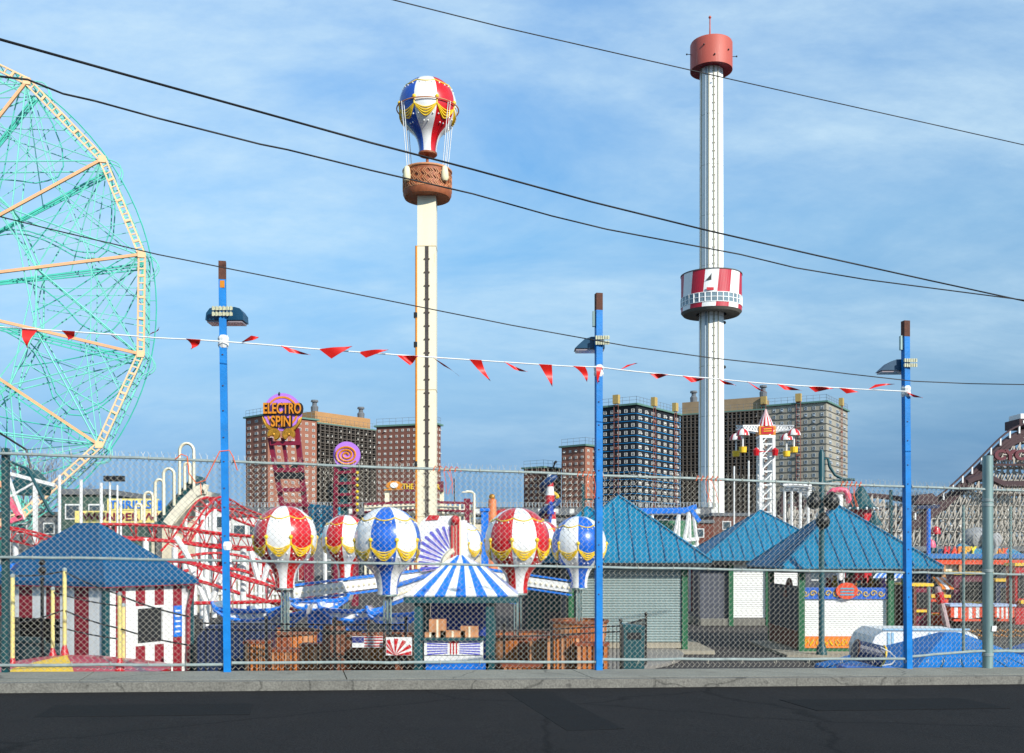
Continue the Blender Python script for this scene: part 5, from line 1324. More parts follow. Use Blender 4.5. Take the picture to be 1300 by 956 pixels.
# ------------------------------------------------------------------ red roller coaster
co = thing('red_roller_coaster', 'bright red tubular roller coaster track on white columns', 'roller coaster', (X(250, 42), 42, 0))
def track(pts, g=.8, tie=.8, r=.05, truss=True):
    dense = []
    for (a, c) in zip(pts, pts[1:]):
        for i in range(5): dense.append(a.lerp(c, i/5))
    dense.append(pts[-1])
    # smooth
    for _ in range(3):
        dense = [dense[0]]+[(dense[i-1]+dense[i]*2+dense[i+1])/4 for i in range(1, len(dense)-1)]+[dense[-1]]
    b = MB(); lf, rt, sp = [], [], []
    for i, p in enumerate(dense):
        d = (dense[min(i+1, len(dense)-1)]-dense[max(0, i-1)]).normalized(); s_ = d.cross(Vector((0, 0, 1))).normalized(); up = s_.cross(d)
        lf.append(p-s_*g/2); rt.append(p+s_*g/2); sp.append(p-up*.55)
    b.tube(lf, r, 6); b.tube(rt, r, 6)
    if truss: b.tube(sp, r*1.3, 6)
    L = 0
    for i in range(1, len(dense)):
        L += (dense[i]-dense[i-1]).length
        if L < .55: continue
        L = 0
        b.bar(lf[i], rt[i], .04)
        if truss: b.bar(lf[i], sp[i], .035); b.bar(rt[i], sp[i], .035); b.bar(lf[i-1], sp[i], .03)
    b.build('track', red, co, smooth=50)
    return dense
T1 = track([P(212, 700, 44), P(226, 684, 44.5), P(240, 664, 45), P(252, 645, 45.5), P(262, 634, 46), P(272, 630.5, 46.5), P(283, 634, 47), P(296, 643, 48), P(312, 650, 49), P(330, 656, 50), P(350, 664, 51)])
T2 = track([P(120, 666, 38), P(165, 666, 38.5), P(205, 668, 39), P(235, 671, 39.5), P(262, 676, 40), P(300, 680, 41), P(345, 682, 42)], truss=True)
T3 = track([P(120, 680, 41), P(180, 683, 41), P(240, 689, 41), P(300, 694, 41), P(350, 698, 41)], truss=False)
T4 = track([P(150, 722, 35), P(200, 712, 35.5), P(235, 713, 36), P(268, 721, 36), P(305, 733, 36), P(345, 744, 36), P(380, 756, 37)])
T5 = track([P(225, 708, 39), P(270, 701, 39.5), P(310, 706, 40), P(340, 716, 40), P(362, 730, 41)], truss=True)
T6 = track([P(233, 766, 33), P(300, 765, 33), P(362, 763, 33)], truss=False, g=.5)
T7 = track([P(0, 668, 47), P(40, 676, 46.5), P(80, 690, 46), P(120, 698, 45), P(170, 700, 45)])
cols = [(222, 680, 39.3), (309, 682, 41), (309, 735, 36), (150, 668, 38.6), (185, 668, 38.8), (262, 700, 39.5), (340, 700, 41), (20, 676, 47), (60, 684, 46), (100, 695, 45.5), (330, 660, 50), (290, 643, 48), (257, 642, 45.8), (235, 676, 44.8), (272, 634, 46.5), (355, 748, 36.6), (200, 715, 35.4), (246, 716, 36)]
for px, py, D in cols:
    b = MB(); p = P(px, py, D); b.tube([(p.x, p.y, 0), p-Vector((0, 0, .45))], .12, 8); b.build('support_column', white, co, smooth=50)
for (xa, ya, xb, yb, D) in ((224, 682, 262, 745, 38), (262, 745, 268, 766, 38), (240, 716, 262, 766, 36.2), (284, 724, 268, 766, 36.2), (330, 744, 318, 700, 36.5), (332, 744, 346, 700, 36.5), (288, 690, 300, 766, 40), (60, 690, 30, 735, 45), (60, 690, 90, 735, 45), (120, 700, 150, 760, 44), (180, 700, 150, 760, 44)):
    b = MB(); b.tube([P(xa, ya, D), P(xb, yb, D)], .1, 6); b.build('raking_strut', white, co, smooth=50)
# trackside equipment fencing behind
D = 50; b = MB()
for i in range(70):
    px = -10+i*5.4; b.box(X(px, D)-.05, X(px, D)+.05, D, D+.1, 0, Z(728, D)+.25*math.sin(i))
b.box(X(-10, D), X(370, D), D-.05, D-.002, Z(735, D), Z(733, D)); b.box(X(-10, D), X(370, D), D-.05, D-.002, Z(755, D), Z(752, D)); b.box(X(-10, D), X(370, D), D+.12, D+.2, 0, Z(738, D), 1)
b.build('white_picket_fence', [white, beige], origin=(X(180, D), D, 0), label='long white picket fence behind the red roller coaster', cat='fence')
# cyan lattice ride
D = 58; cl = thing('cyan_lattice_ride', 'light blue lattice framework between the first balloons', 'ride', (X(407, D), D, 0))
b = MB()
for i in range(9):
    for j in range(7):
        q = P(388+i*5, 643+j*6, D); b.bar(q, P(393+i*5, 649+j*6, D+.6*(j % 2)), .09); b.bar(q+Vector((S(5, D), 0, 0)), P(388+i*5, 649+j*6, D), .09)
b.bar(P(386, 641, D), P(436, 646, D), .18); b.build('lattice', cyan, cl)
b = MB()
for px in (388, 412, 432): b.tube([(X(px, D), D+.3, 0), P(px, 645, D+.3)], .12, 6)
b.build('leg', white, cl)

# ------------------------------------------------------------------ lettered sign on maroon ladder
D = 50; es = thing('electro_spin_sign', 'round lilac sign reading ELECTRO SPIN on a leaning maroon ladder frame', 'sign', (X(378, D), D, 0))
def disc(b, c, r, t, n=32, m=0, rin=0.):
    c = Vector(c); out = [(r*math.cos(2*math.pi*i/n), r*math.sin(2*math.pi*i/n)) for i in range(n)]
    if not rin: b.extr(out, c, (1, 0, 0), (0, 0, 1), (0, t, 0), m)
    else:
        for i in range(n):
            a0, a1 = 2*math.pi*i/n, 2*math.pi*(i+1)/n
            b.extr([(rin*math.cos(a0), rin*math.sin(a0)), (r*math.cos(a0), r*math.sin(a0)), (r*math.cos(a1), r*math.sin(a1)), (rin*math.cos(a1), rin*math.sin(a1))], c, (1, 0, 0), (0, 0, 1), (0, t, 0), m)
cs = P(358.5, 523, D)
b = MB(); disc(b, cs, S(24, D), .25); b.build('disc', purple, es)
b = MB(); disc(b, cs-Vector((0, .03, 0)), S(20, D), .028, rin=S(17.6, D)); b.build('ring', ogold, es)
bk_ = mat('letter_black', '#140E10', .5)
text('lettering_shadow', 'ELECTRO', (cs.x+S(1.6, D), cs.y-.07, Z(519.4, D)), S(16, D), S(51, D), bk_, es, .05, bold=.055)
text('lettering', 'ELECTRO', (cs.x+S(.6, D), cs.y-.14, Z(518.8, D)), S(14, D), S(48, D), ogold, es, .06, bold=.02)
text('lettering_shadow', 'SPIN', (cs.x-S(.5, D), cs.y-.07, Z(535.8, D)), S(16, D), S(27, D), bk_, es, .05, bold=.05)
text('lettering', 'SPIN', (cs.x-S(1.3, D), cs.y-.14, Z(535.2, D)), S(14, D), S(25, D), ogold, es, .06, bold=.02)
for sg in (-1, 1):
    b = MB()
    c = P(357+sg*9.5, 551.5, D-.15)
    for rr, th in ((6.6, .085), (4.6, .08), (2.6, .07)):
        b.tube([c+Vector((S(rr, D)*math.cos(q), -.02*rr/6, S(rr*.92, D)*math.sin(q))) for q in [R(sg*20-60+j*24) for j in range(13)]], th, 6)
    b.ball(c, .1, 8)
    for off in (0, 1.6, 3.2):
        b.tube([P(358+sg*(9+off), 546-off*.2, D-.08), P(358+sg*(16+off*.8), 544-off, D-.08), P(358+sg*(20.5+off*.7), 538.5-off, D-.08), P(358+sg*(22+off*.9), 531-off*.6, D-.08)], [.09, .1, .08, .03], 6)
    b.build('gilt_scroll', goldm, es, smooth=60)
b = MB(); b.ball(P(354.5, 500, D), .05, 8, sz=2.); b.build('finial', black, es)
Lr = [(349, 556), (346, 590), (360, 650)]
for (xa, ya, xb, yb, w0, w1) in ((347, 556, 371, 690, .12, .3), (381, 544, 396, 690, .14, .3), (363, 556, 366, 600, .06, .2)):
    b = MB(); b.bar(P(xa-4, ya, D+.4), P(xb-4 if xb > 369 else xb, yb, D+.4), w0+.1); b.build('upright', maroon, es)
for y_, xa, xb in ((563, 343, 382), (597, 349, 385), (622, 353, 389), (641, 357, 392), (664, 361, 395)):
    b = MB(); b.bar(P(xa, y_, D+.1), P(xb, y_-(.5), D+.1), .14, .2); b.build('rung', maroon, es)
b = MB(); b.bar(P(344, 583, D+.4), P(364, 600, D+.4), .2); b.bar(P(384, 583, D+.4), P(366, 600, D+.4), .2); b.bar(P(352, 604, D+.2), P(386, 604, D+.2), .28, .3, 0); b.build('cross_brace', black, es)
b = MB()
for (xa, ya) in ((371, 690), (396, 690)): b.bar(P(xa-4, ya, D+.4), Vector((X(xa-2, D+.4), D+.4, 0)), .4)
b.build('foot', maroon, es)
# spiral disc
D = 56; sp = thing('spiral_disc_sign', 'smaller lilac disc with orange spiral on a maroon ladder', 'sign', (X(440, D), D, 0))
cs = P(440, 577.5, D); b = MB(); disc(b, cs, S(17, D), .25); b.build('disc', purple, sp)
b = MB(); b.tube([cs+Vector((S(2+q*.72, D)*math.cos(q), -.03, S((2+q*.72)*.82, D)*math.sin(q))) for q in [j*.35 for j in range(53)]], .055, 5); b.build('spiral', ogold, sp)
for sg in (-1, 1):
    b = MB(); b.bar(P(440-2+sg*11, 590, D+.3), P(440-2+sg*13, 690, D+.3), .22); b.bar(Vector((X(438+sg*13, D+.3), D+.3, 0)), P(438+sg*13, 690, D+.3), .34); b.build('upright', maroon, sp)
for k in range(5): b = MB(); b.bar(P(428, 600+k*14, D+.1), P(451, 599+k*14, D+.1), .12, .15); b.build('rung', maroon, sp)
b = MB(); b.bar(P(436, 592, D+.5), P(437, 660, D+.5), .35); b.build('ladder_core', tealpost, sp)
b = MB()
for k in range(7): b.ball(P(453.5, 600+k*8, D), .09, 8)
b.build('bulb', gold, sp)
# THE ...ER sign
D = 88; tk = thing('maroon_name_sign', 'maroon name board with gold lettering and eye-shaped gold emblem behind the cream shaft', 'sign', (X(527, D), D, 0))
b = MB(); b.box(X(511, D), X(563, D), D, D+.3, Z(624, D), Z(611, D)); b.build('board', mat('sign_brown', '#6E2030', .6), tk)
text('lettering', 'THE', (X(518, D), D-.05, Z(617.5, D)), S(7, D), S(14, D), gold, tk, .08, bold=.02)
text('lettering', 'TICKLER', (X(543, D), D-.05, Z(618, D)), S(7, D), S(32, D), gold, tk, .08, bold=.02)
b = MB(); c = P(500.5, 616, D)
b.extr([(S(10.5*math.cos(q), D), S(5.5*math.sin(q), D)) for q in [2*math.pi*j/20 for j in range(20)]], c, (1, 0, 0), (0, 0, 1), (0, .3, 0)); b.extr([(-S(13, D), -S(5, D)), (S(13, D), -S(4, D)), (S(13, D), -S(5.5, D)), (-S(13, D), -S(6.5, D))], c-Vector((0, .0, 0)), (1, 0, 0), (0, 0, 1), (0, .3, 0)); em = b.build('emblem', ogold, tk)
b = MB(); b.extr([(S(5*math.cos(q), D), S(3.6*math.sin(q), D)) for q in [2*math.pi*j/16 for j in range(16)]], c-Vector((0, .1, 0)), (1, 0, 0), (0, 0, 1), (0, .09, 0)); b.build('emblem_centre', white, em)
for px in (491.5, 561):
    b = MB(); b.bar((X(px, D), D+.5, 0), P(px, 620, D+.5), .35); b.build('post', cream, tk)
# striped spinning coaster behind
D = 84; tl = thing('low_spinning_coaster', 'low cream and maroon railed coaster stacked in tiers behind the blue balloon', 'roller coaster', (X(520, D), D, 0))
for k in range(6):
    y0 = 638+k*5.2; xa, xb = 462+rnd.uniform(-3, 8), 606-rnd.uniform(0, 30)
    b = MB(); b.bar(P(xa, y0+2, D+k*.8), P((xa+xb)/2, y0-1, D+k*.8), .26, .2); b.bar(P((xa+xb)/2, y0-1, D+k*.8), P(xb, y0+1, D+k*.8), .26, .2)
    b.build('rail_tier', cream if k % 2 else maroon, tl)
b = MB()
for k in range(24): px = 464+k*6; b.bar((X(px, D+2), D+2, 0), P(px, 640, D+2), .16)
b.build('post_row', cream, tl)

# ------------------------------------------------------------------ columns, lamp, lighthouse
D = 60
b = MB(); b.tube([(X(624, D), D, 0), P(625, 634, D)], [.42, .24], 12); oc = b.build('orange_column', mat('salmon_orange', '#E88450', .5), origin=(X(624, D), D, 0), label='tapering orange column topped with a gold ball', cat='column', smooth=40)
b = MB(); b.ball(P(624.6, 631, D), .19, 12); b.build('ball', goldm, oc, smooth=60)
D = 57; b = MB(); b.box(X(611, D), X(620, D), D, D+.4, 0, Z(646, D)); bl = b.build('blue_column', bluepaint, origin=(X(616, D), D, 0), label='square bright blue column left of the orange one', cat='column')
b = MB(); b.box(X(609.5, D), X(621.5, D), D-.08, D+.48, Z(649, D), Z(645, D)); b.build('capital', bluepaint, bl)
D = 70; b = MB(); b.box(X(590, D), X(596, D), D, D+.4, 0, Z(634, D)); mc = b.build('maroon_column', maroon, origin=(X(593, D), D, 0), label='square maroon column beside a cream lamp pole', cat='column')
b = MB(); b.box(X(589, D), X(597, D), D-.05, D+.45, Z(637, D), Z(633, D)); b.build('capital', maroon, mc)
D = 75; sl_ = thing('street_lamp', 'pale street lamp with short curved arm right of the maroon column', 'street lamp', (X(602, D), D, 0))
b = MB(); b.tube([(X(602, D), D, 0), P(602, 627, D), P(599, 624.5, D), P(592, 624, D)], .1, 8); b.build('pole', cream, sl_, smooth=50)
b = MB(); b.box(X(587, D), X(593, D), D-.2, D+.2, Z(625.5, D), Z(624, D)); b.build('lamp_head', cream, sl_)
b = MB(); c = P(640, 655, 62)
for k in range(7):
    a = R(20+k*23); b.bar(c, c+Vector((S(12, 62)*math.cos(a), 0, S(9, 62)*math.sin(a))), .16)
b.tube([(c.x, c.y, 0), c], .12, 6); b.build('spiky_ornament', red, origin=(c.x, c.y, 0), label='red spiked fan ornament right of the orange column', cat='ornament')
b = MB(); b.tube([(X(579, 90), 90, 0), P(576.5, 607, 90)], .06, 6); b.build('thin_mast', black, origin=(X(579, 90), 90, 0), label='thin dark leaning mast right of the gold-lettered sign', cat='mast')
D = 58; lh = thing('striped_lighthouse', 'red and white banded lighthouse with a blue and yellow ribbon slide', 'lighthouse', (X(698, D), D, 0))
b = MB(); ys = [(690, 10), (672, 9), (659, 8), (650, 7.4), (640, 6.6), (629, 5.8), (618, 4.9), (608, 4.1)]
prof = [(S(w, D), Z(y, D)) for y, w in ys]
b.lathe([(S(10.5, D), 0)]+prof, (X(698, D), D, 0), 20, fm=lambda i, j: (i+1) % 2); b.lathe([(S(4.1, D), Z(608, D)), (S(3.6, D), Z(603, D)), (.05, Z(600, D))], (X(698, D), D, 0), 20, m=1)
b.build('tower', [red, white], lh, smooth=30)
b = MB(); pts = []
for q in range(30):
    f = q/29; a = R(-200+f*520); rr = S(9+f*0, D)*(1.25-.35*f); pts.append(Vector((X(698, D)+rr*math.cos(a), D+rr*math.sin(a), Z(655-50*f, D))))
b.tube(pts, .2, 8); rbn = b.build('ribbon_slide', mat('ribbon_navy', '#1A3E6E', .4), lh, smooth=50)
b = MB(); b.tube([p+Vector((0, 0, .22)) for p in pts[10:18]], .1, 6); b.build('ribbon_stripe', gold, rbn)
b = MB(); b.tube([P(702, 594, D), P(705, 586, D)], .05, 5); b.tube([P(704, 586, D), P(706, 588, D)], .12, 5); b.bar(P(698, 600, D), P(702, 594, D), .04); b.build('flag_staff', black, lh)
b = MB(); c = P(699, 653, D-.6); b.tube([c, c+Vector((0, 0, .5))], [.22, .14], 8); b.ball(c+Vector((0, 0, .62)), .12, 8); b.tube([c-Vector((.05, 0, .5)), c], .1, 6); b.build('relief_ornament', mat('cobalt', '#2448A8', .4), lh)
# thin green post near the second blue post
D = 34; b = MB(); b.tube([(X(740, D), D, 0), P(740, 614, D)], .05, 8); gpp = b.build('lamp_post', tealpost, origin=(X(740, D), D, 0), label='thin dark green pole just left of the second blue post', cat='pole')
b = MB(); b.tube([P(740, 634, D), P(752, 634, D)], .03, 6); b.build('arm', tealpost, gpp)

# ------------------------------------------------------------------ umbrella swing tower
D = 72; cx = X(972, D); us = thing('umbrella_swing_tower', 'white truss swing tower with red striped cone and hanging umbrellas', 'ride tower', (cx, D, 0))
hw_ = S(8.6, D)
for sx in (-1, 1):
    for sy in (-1, 1):
        b = MB(); b.bar((cx+sx*hw_*1.05, D+sy*hw_, 0), (cx+sx*hw_*.93, D+sy*hw_*.93, Z(556, D)), .14 if sy > 0 else .2); b.build('leg', white, us)
b = MB(); z = 1.
while z < Z(562, D):
    for sy in (-1, 1):
        b.bar((cx-hw_, D+sy*hw_, z), (cx+hw_, D+sy*hw_, z), .09); b.bar((cx-hw_, D+sy*hw_, z), (cx+hw_, D+sy*hw_, z+.95), .08)
    for sx in (-1, 1): b.bar((cx+sx*hw_, D-hw_, z), (cx+sx*hw_, D+hw_, z), .09); b.bar((cx+sx*hw_, D-hw_, z), (cx+sx*hw_, D+hw_, z+.95), .07)
    z += .95
b.bar((cx-.18, D, 0), (cx-.18, D, Z(556, D)), .1); b.bar((cx+.2, D, 0), (cx+.2, D, Z(556, D)), .1)
b.build('truss', white, us)
b = MB(); b.box(cx-S(10, D), cx+S(10, D), D-S(10, D), D+S(10, D), Z(557, D), Z(553.5, D)); b.build('collar', white, us)
b = MB(); b.box(cx-S(10.5, D), cx+S(10.5, D), D-S(9, D), D+S(9, D), Z(553, D), Z(542, D)); bx = b.build('sign_box', ogold, us)
b = MB(); b.box(cx-S(7.5, D), cx+S(7.5, D), D-S(9.6, D), D-S(9.1, D), Z(552, D), Z(543.2, D)); b.build('sign_face', red, bx)
b = MB()
for k in (-1.6, 1.2): b.bar((cx-S(5, D), D-S(9.9, D), Z(547.5+k, D)), (cx+S(5, D), D-S(9.9, D), Z(547.5+k, D)+.03), .03, .05)
b.build('sign_script', gold, bx)
b = MB(); n = 24; b.lathe([(S(10.5, D), Z(541.8, D)), (S(7.2, D), Z(533.5, D)), (S(3.2, D), Z(526, D)), (.05, Z(519.5, D))], (cx, D, 0), n, fm=lambda i, j: (j % 2), cap=True); b.build('cone_roof', [red, white], us)
def brolly(root, px, py, Dp, hang):
    c = P(px, py, Dp); r = S(8.4, Dp); b = MB(); n = 8
    b.lathe([(r, -.36*r), (r*.95, -.05*r), (r*.8, .28*r), (r*.5, .55*r), (.04, .72*r)], c, n*3, fm=lambda i, j: (j//3) % 2, cap=False)
    b.lathe([(r*.97, -.36*r), (r*.9, -.05*r), (r*.75, .25*r), (.04, .62*r)], c, n*3, m=1, cap=False)
    o = b.build('umbrella', [red, white], root, smooth=30)
    b = MB(); b.tube([c+Vector((0, 0, r*.7)), c+Vector((0, 0, -hang))], .06, 6); b.build('hanger', white, o)
    b = MB(); b.lathe([(.18, -.26), (.25, -.24), (.28, .15), (.22, .15)], c+Vector((0, 0, -hang)), 12, cap=True); b.build('bucket_seat', yel, o)
for (px, py, Dp, hg) in ((943, 550, 71, 1.1), (934.5, 556, 74, 1.1), (1008, 550, 71, 1.1), (998.5, 556, 74, 1.1)):
    brolly(us, px, py, Dp, hg)
    b = MB(); s_ = 1 if px > 972 else -1
    p0 = Vector((cx+s_*S(9, D), Dp*.3+D*.7, Z(549, D))); p1 = P(px, 545, Dp); q0 = p0+Vector((0, 0, .45)); q1 = p1+Vector((0, 0, .25))
    b.bar(p0, p1, .09); b.bar(q0, q1, .09)
    for i in range(6): b.bar(p0.lerp(p1, i/6), q0.lerp(q1, (i+1)/6), .06); b.bar(q0.lerp(q1, i/6), p0.lerp(p1, (i)/6), .06)
    b.build('arm', white, us)
for px in (960, 984): b = MB(); b.lathe([(.18, -.3), (.24, .1), (.05, .25)], P(px, 573, D-.8), 10); b.bar(P(px, 573, D-.8), P(972, 573, D-.4), .05); b.build('rear_seat', red, us)
for px, y0 in ((932, 592), (950.5, 585)):
    b = MB(); b.tube([(X(px, 66), 66, 0), P(px, y0, 66)], .055, 6); b.build('thin_mast', white, origin=(X(px, 66), 66, 0), label='thin white mast just right of the observation tower shaft' if px < 940 else 'taller thin white mast left of the umbrella swing tower', cat='mast', group='thin white masts')

# ------------------------------------------------------------------ blue gantry with white legs
D = 64; gt = thing('swing_gantry', 'blue beam gantry with splayed white legs between the booth roofs', 'ride', (X(860, D), D, 0))
b = MB(); b.bar(P(806, 649, D), P(870, 648, D), .35); b.bar(P(862, 650, D), P(884, 643, D), .3); b.bar(P(876, 646, D), P(888, 662, D), .25); b.build('beam', bluepaint, gt)
for (xa, ya, xb) in ((875, 650, 866), (875, 650, 876), (880, 650, 886), (862, 650, 852), (862, 650, 861), (828, 650, 828), (874, 650, 868)):
    b = MB(); b.tube([P(xa, ya, D), Vector((X(xb, D), D, Z(700, D)))], .11, 6); b.tube([Vector((X(xb, D), D, Z(700, D))), Vector((X(xb+(xb-xa)*.6, D), D, 0))], .11, 6); b.build('leg', white, gt, smooth=50)
b = MB(); b.bar(P(862, 686, D-.3), P(887, 684, D-.3), .22); b.bar(P(866, 694, D-.3), P(888, 694, D-.3), .22); b.build('cross_rail', white, gt)
b = MB(); b.box(X(830, 80), X(885, 80), 80, 80.4, 0, Z(661, 80)); b.build('green_hoarding', mat('hoard_green', '#3E7A58', .6), origin=(X(857, 80), 80, 0), label='green hoarding behind the blue beam gantry', cat='hoarding')

# ------------------------------------------------------------------ pink arch and teal bell turret
D = 62; pa = thing('pink_arch_ride', 'pink arch on a white support behind the black round lamps', 'ride', (X(1066, D), D, 0))
b = MB(); b.tube([P(1052, 634, D), P(1053, 627, D), P(1058, 622.5, D), P(1066, 621.5, D), P(1073, 622.5, D), P(1077, 629, D), P(1078, 639, D)], .17, 10); b.build('arch', pink, pa, smooth=50)
b = MB(); b.tube([(X(1065.5, D), D, 0), P(1065.5, 628, D)], .2, 10); b.bar(P(1061, 630, D), P(1068, 630, D), .2); b.build('support', white, pa)
D = 60; tb_ = thing('bell_turret', 'teal bell-shaped turret roof over a red drum beside the pink arch', 'turret', (X(1094, D), D, 0))
b = MB(); cc = (X(1093, D), D, 0); b.lathe([(S(22, D), Z(646.5, D)), (S(17, D), Z(643, D)), (S(12, D), Z(636, D)), (S(9, D), Z(628, D)), (S(5.5, D), Z(622, D)), (.1, Z(617, D))], cc, 20); b.build('roof', tealpost, tb_, smooth=40)
b = MB(); b.lathe([(S(13, D), 0), (S(13, D), Z(647, D))], cc, 20); b.build('drum', red, tb_, smooth=40)
b = MB(); b.lathe([(S(10, D), Z(668, D)), (S(5, D), Z(660, D)), (.1, Z(652, D))], (X(1110, D-2), D-2, 0), 12); b.tube([(X(1110, D-2), D-2, 0), P(1110, 660, D-2)], .1, 6); b.build('small_turret', tealpost, origin=(X(1110, D-2), D-2, 0), label='small teal cone turret right of the bell turret', cat='turret')
b = MB()
for k in range(12): b.ball((cc[0]+S(20, D)*math.cos(k*.524), cc[1]+S(20, D)*math.sin(k*.524), Z(646.5, D)), .1, 6)
b.build('bulb', white, tb_)
for px, y0 in ((1131, 622), (1076, 655)):
    b = MB(); b.tube([(X(px, 58), 58, 0), P(px, y0, 58)], .09, 6); b.build('teal_pole', tealpost, origin=(X(px, 58), 58, 0), label='dark teal pole between the bell turret and third blue post' if px > 1100 else 'dark teal pole in front of the bell turret', cat='pole')
# curved white loop track behind the black lamps
D = 66; lt = thing('white_loop_track', 'white railed loop of coaster track left of the black round lamps', 'roller coaster', (X(1015, D), D, 0))
for k in range(5):
    b = MB(); b.tube([P(994+k*1.5, 616+k*3.5, D+k*.3), P(1012, 615+k*3.5, D+k*.3), P(1030, 617+k*3, D+k*.3)], .09, 6); b.build('rail', white, lt)
b = MB(); b.tube([P(1004+14*math.cos(q), 646-22*math.sin(q), D+1) for q in [R(200-j*20) for j in range(11)]], .2, 8); b.tube([P(1004+11*math.cos(q), 646-18*math.sin(q), D+1) for q in [R(200-j*20) for j in range(11)]], .12, 8); b.build('loop', woodd, lt, smooth=60)
b = MB()
for px in (996, 1005, 1016, 1026): b.tube([(X(px, D+.5), D+.5, 0), P(px, 620, D+.5)], .09, 6)
b.build('post', white, lt)

# ------------------------------------------------------------------ wooden coaster
cy_ = thing('wooden_coaster', 'huge white timber coaster with dark curved track and maroon letters', 'roller coaster', (X(1220, 100), 100, 0))
D = 100
prof_t = [(1150, 668), (1180, 648), (1200, 634), (1216, 619), (1232, 604), (1248, 588), (1262, 573), (1276, 560), (1288, 552), (1300, 548), (1330, 543), (1380, 542)]
def ytr(px, pr=prof_t):
    if px <= pr[0][0]: return pr[0][1]
    for a, c in zip(pr, pr[1:]):
        if a[0] <= px <= c[0]: return a[1]+(c[1]-a[1])*(px-a[0])/(c[0]-a[0])
    return pr[-1][1]
b = MB(); spx = [1150+i*6 for i in range(39)]
for e in (0, 2.0):
    ys_ = [ytr(px) for px in spx]
    for _ in range(3): ys_ = [ys_[0]]+[(ys_[i-1]+2*ys_[i]+ys_[i+1])/4 for i in range(1, len(ys_)-1)]+[ys_[-1]]
    pts = [P(px, y, D+e) for px, y in zip(spx, ys_)]
    b.tube(pts, .3, 6); b.tube([p-Vector((0, 0, .7)) for p in pts], .3, 6); b.tube([p-Vector((0, 0, .35)) for p in pts], .3, 6)
for p in pts: b.bar(p+Vector((0, -2.0, -.35)), p+Vector((0, 0, -.35)), .25, .2)
b.build('track', woodd, cy_, smooth=60)
b = MB()
pts = [P(px, y-10, D-.35) for px, y in zip(spx, ys_)]
b.tube(pts, .1, 5)
for i in range(0, 39, 2): p = P(spx[i], ys_[i]-10, D-.35); b.bar(p-Vector((0, 0, .75)), p+Vector((0, 0, .03)), .14, m=1)
b.build('handrail', [woodd, white], cy_)
# timber bents
b = MB(); b2 = MB()
i = 0; px = 1002
hills2 = [(1000, 645), (1040, 636), (1100, 628), (1140, 640), (1160, 655)]
while px < 1400:
    top = ytr(px) if px > 1160 else None
    y0 = ytr(px, hills2) if px <= 1160 else top
    for e in (0, 2.2):
        b.bar((X(px, D+e), D+e, 0), P(px, y0, D+e), .17)
    H = Z(y0, D); z = 1.2; step = 1.25
    while z < H-.6:
        b.bar((X(px, D), D, z), (X(px, D), D+2.2, z), .12)
        b.bar((X(px-2, D), D-.12, z), (X(px+9.5, D), D-.12, z+rnd.uniform(-.03, .03)), .1)
        b.bar((X(px, D), D-.2, z), (X(px+7.5, D), D-.2, min(z+step, H)), .09)
        hl = Z(ytr(px-7.5) if px > 1168 else y0, D)-.6
        if z < hl: b.bar((X(px, D), D+2.4, z), (X(px-7.5, D), D+2.4, min(z+step, hl)), .09)
        z += step
    for _ in range(16):
        za = rnd.uniform(.5, max(1, H-1)); dz = rnd.uniform(-1.6, 1.6)
        b.bar((X(px, D)-.2, D-.4+rnd.uniform(0, 4), za), (X(px+rnd.uniform(5, 11), D), D-.4+rnd.uniform(0, 4), max(.3, min(H-.6, za+dz))), rnd.choice((.07, .1, .14)), m=rnd.choice((0, 1, 1, 2)))
    px += 7.5; i += 1
b.build('timber_bent', [wood, white, woodd], cy_)
b = MB()        # second timber structure behind, denser, lower
px = 1000
while px < 1390:
    D2 = 112; y0 = 650-14*math.sin((px-1000)/60.) if px < 1190 else 640-22*math.sin((px-1190)/70.)
    H = Z(y0, D2); b.bar((X(px, D2), D2, 0), (X(px, D2), D2, H), .17)
    z = 1
    while z < H-.5:
        b.bar((X(px, D2), D2, z), (X(px+6, D2), D2, min(H, z+1.3)), .1); b.bar((X(px+6, D2), D2+.2, z), (X(px, D2), D2+.2, min(H, z+1.3)), .1); b.bar((X(px, D2), D2-.1, z), (X(px+6, D2), D2-.1, z), .1); z += 1.3
    px += 6
b.build('rear_lattice', wood, cy_)
b = MB(); pts = [P(1000+i*8, 643-14*math.sin((i*8)/60.) if i*8 < 190 else 633-22*math.sin((i*8-190)/70.), 111.5) for i in range(48)]
b.tube(pts, .3, 5); b.tube([p+Vector((0, 0, -1.4)) for p in pts], .2, 5)
pts = [P(1180+i*8, [668, 664, 660, 655, 648, 642, 637, 633, 631, 631, 633, 637, 640][min(i, 12)]-25, 98) for i in range(6, 18)]
b.tube(pts, .35, 5)
b.build('rear_track', woodd, cy_)
text('lettering', 'CYCLONE', (X(1267, 98)+S(44, 98), 98.5, Z(577, 98)), S(14, 98), S(92, 98), mat('cyclone_red', '#5E0E20', .5), cy_, .3, bold=.06)
b = MB(); b.bar(P(1262, 590, 98.9), P(1362, 590, 98.9), .2); b.build('letter_rail', woodd, cy_)
b = MB(); b.box(X(1288, 101), X(1335, 101), 100, 103, Z(544, 101), Z(533, 101)); b.box(X(1292, 101), X(1330, 101), 100.4, 102.8, Z(533, 101)+.002, Z(526, 101), 1); b.build('crest_cabin', [woodd, white], cy_)
b = MB()
for k in range(4): b.box(X(1292+k*6, 101), X(1295.5+k*6, 101), 99.93, 99.99, Z(541, 101), Z(535.5, 101))
b.build('crest_letter', white, cy_)
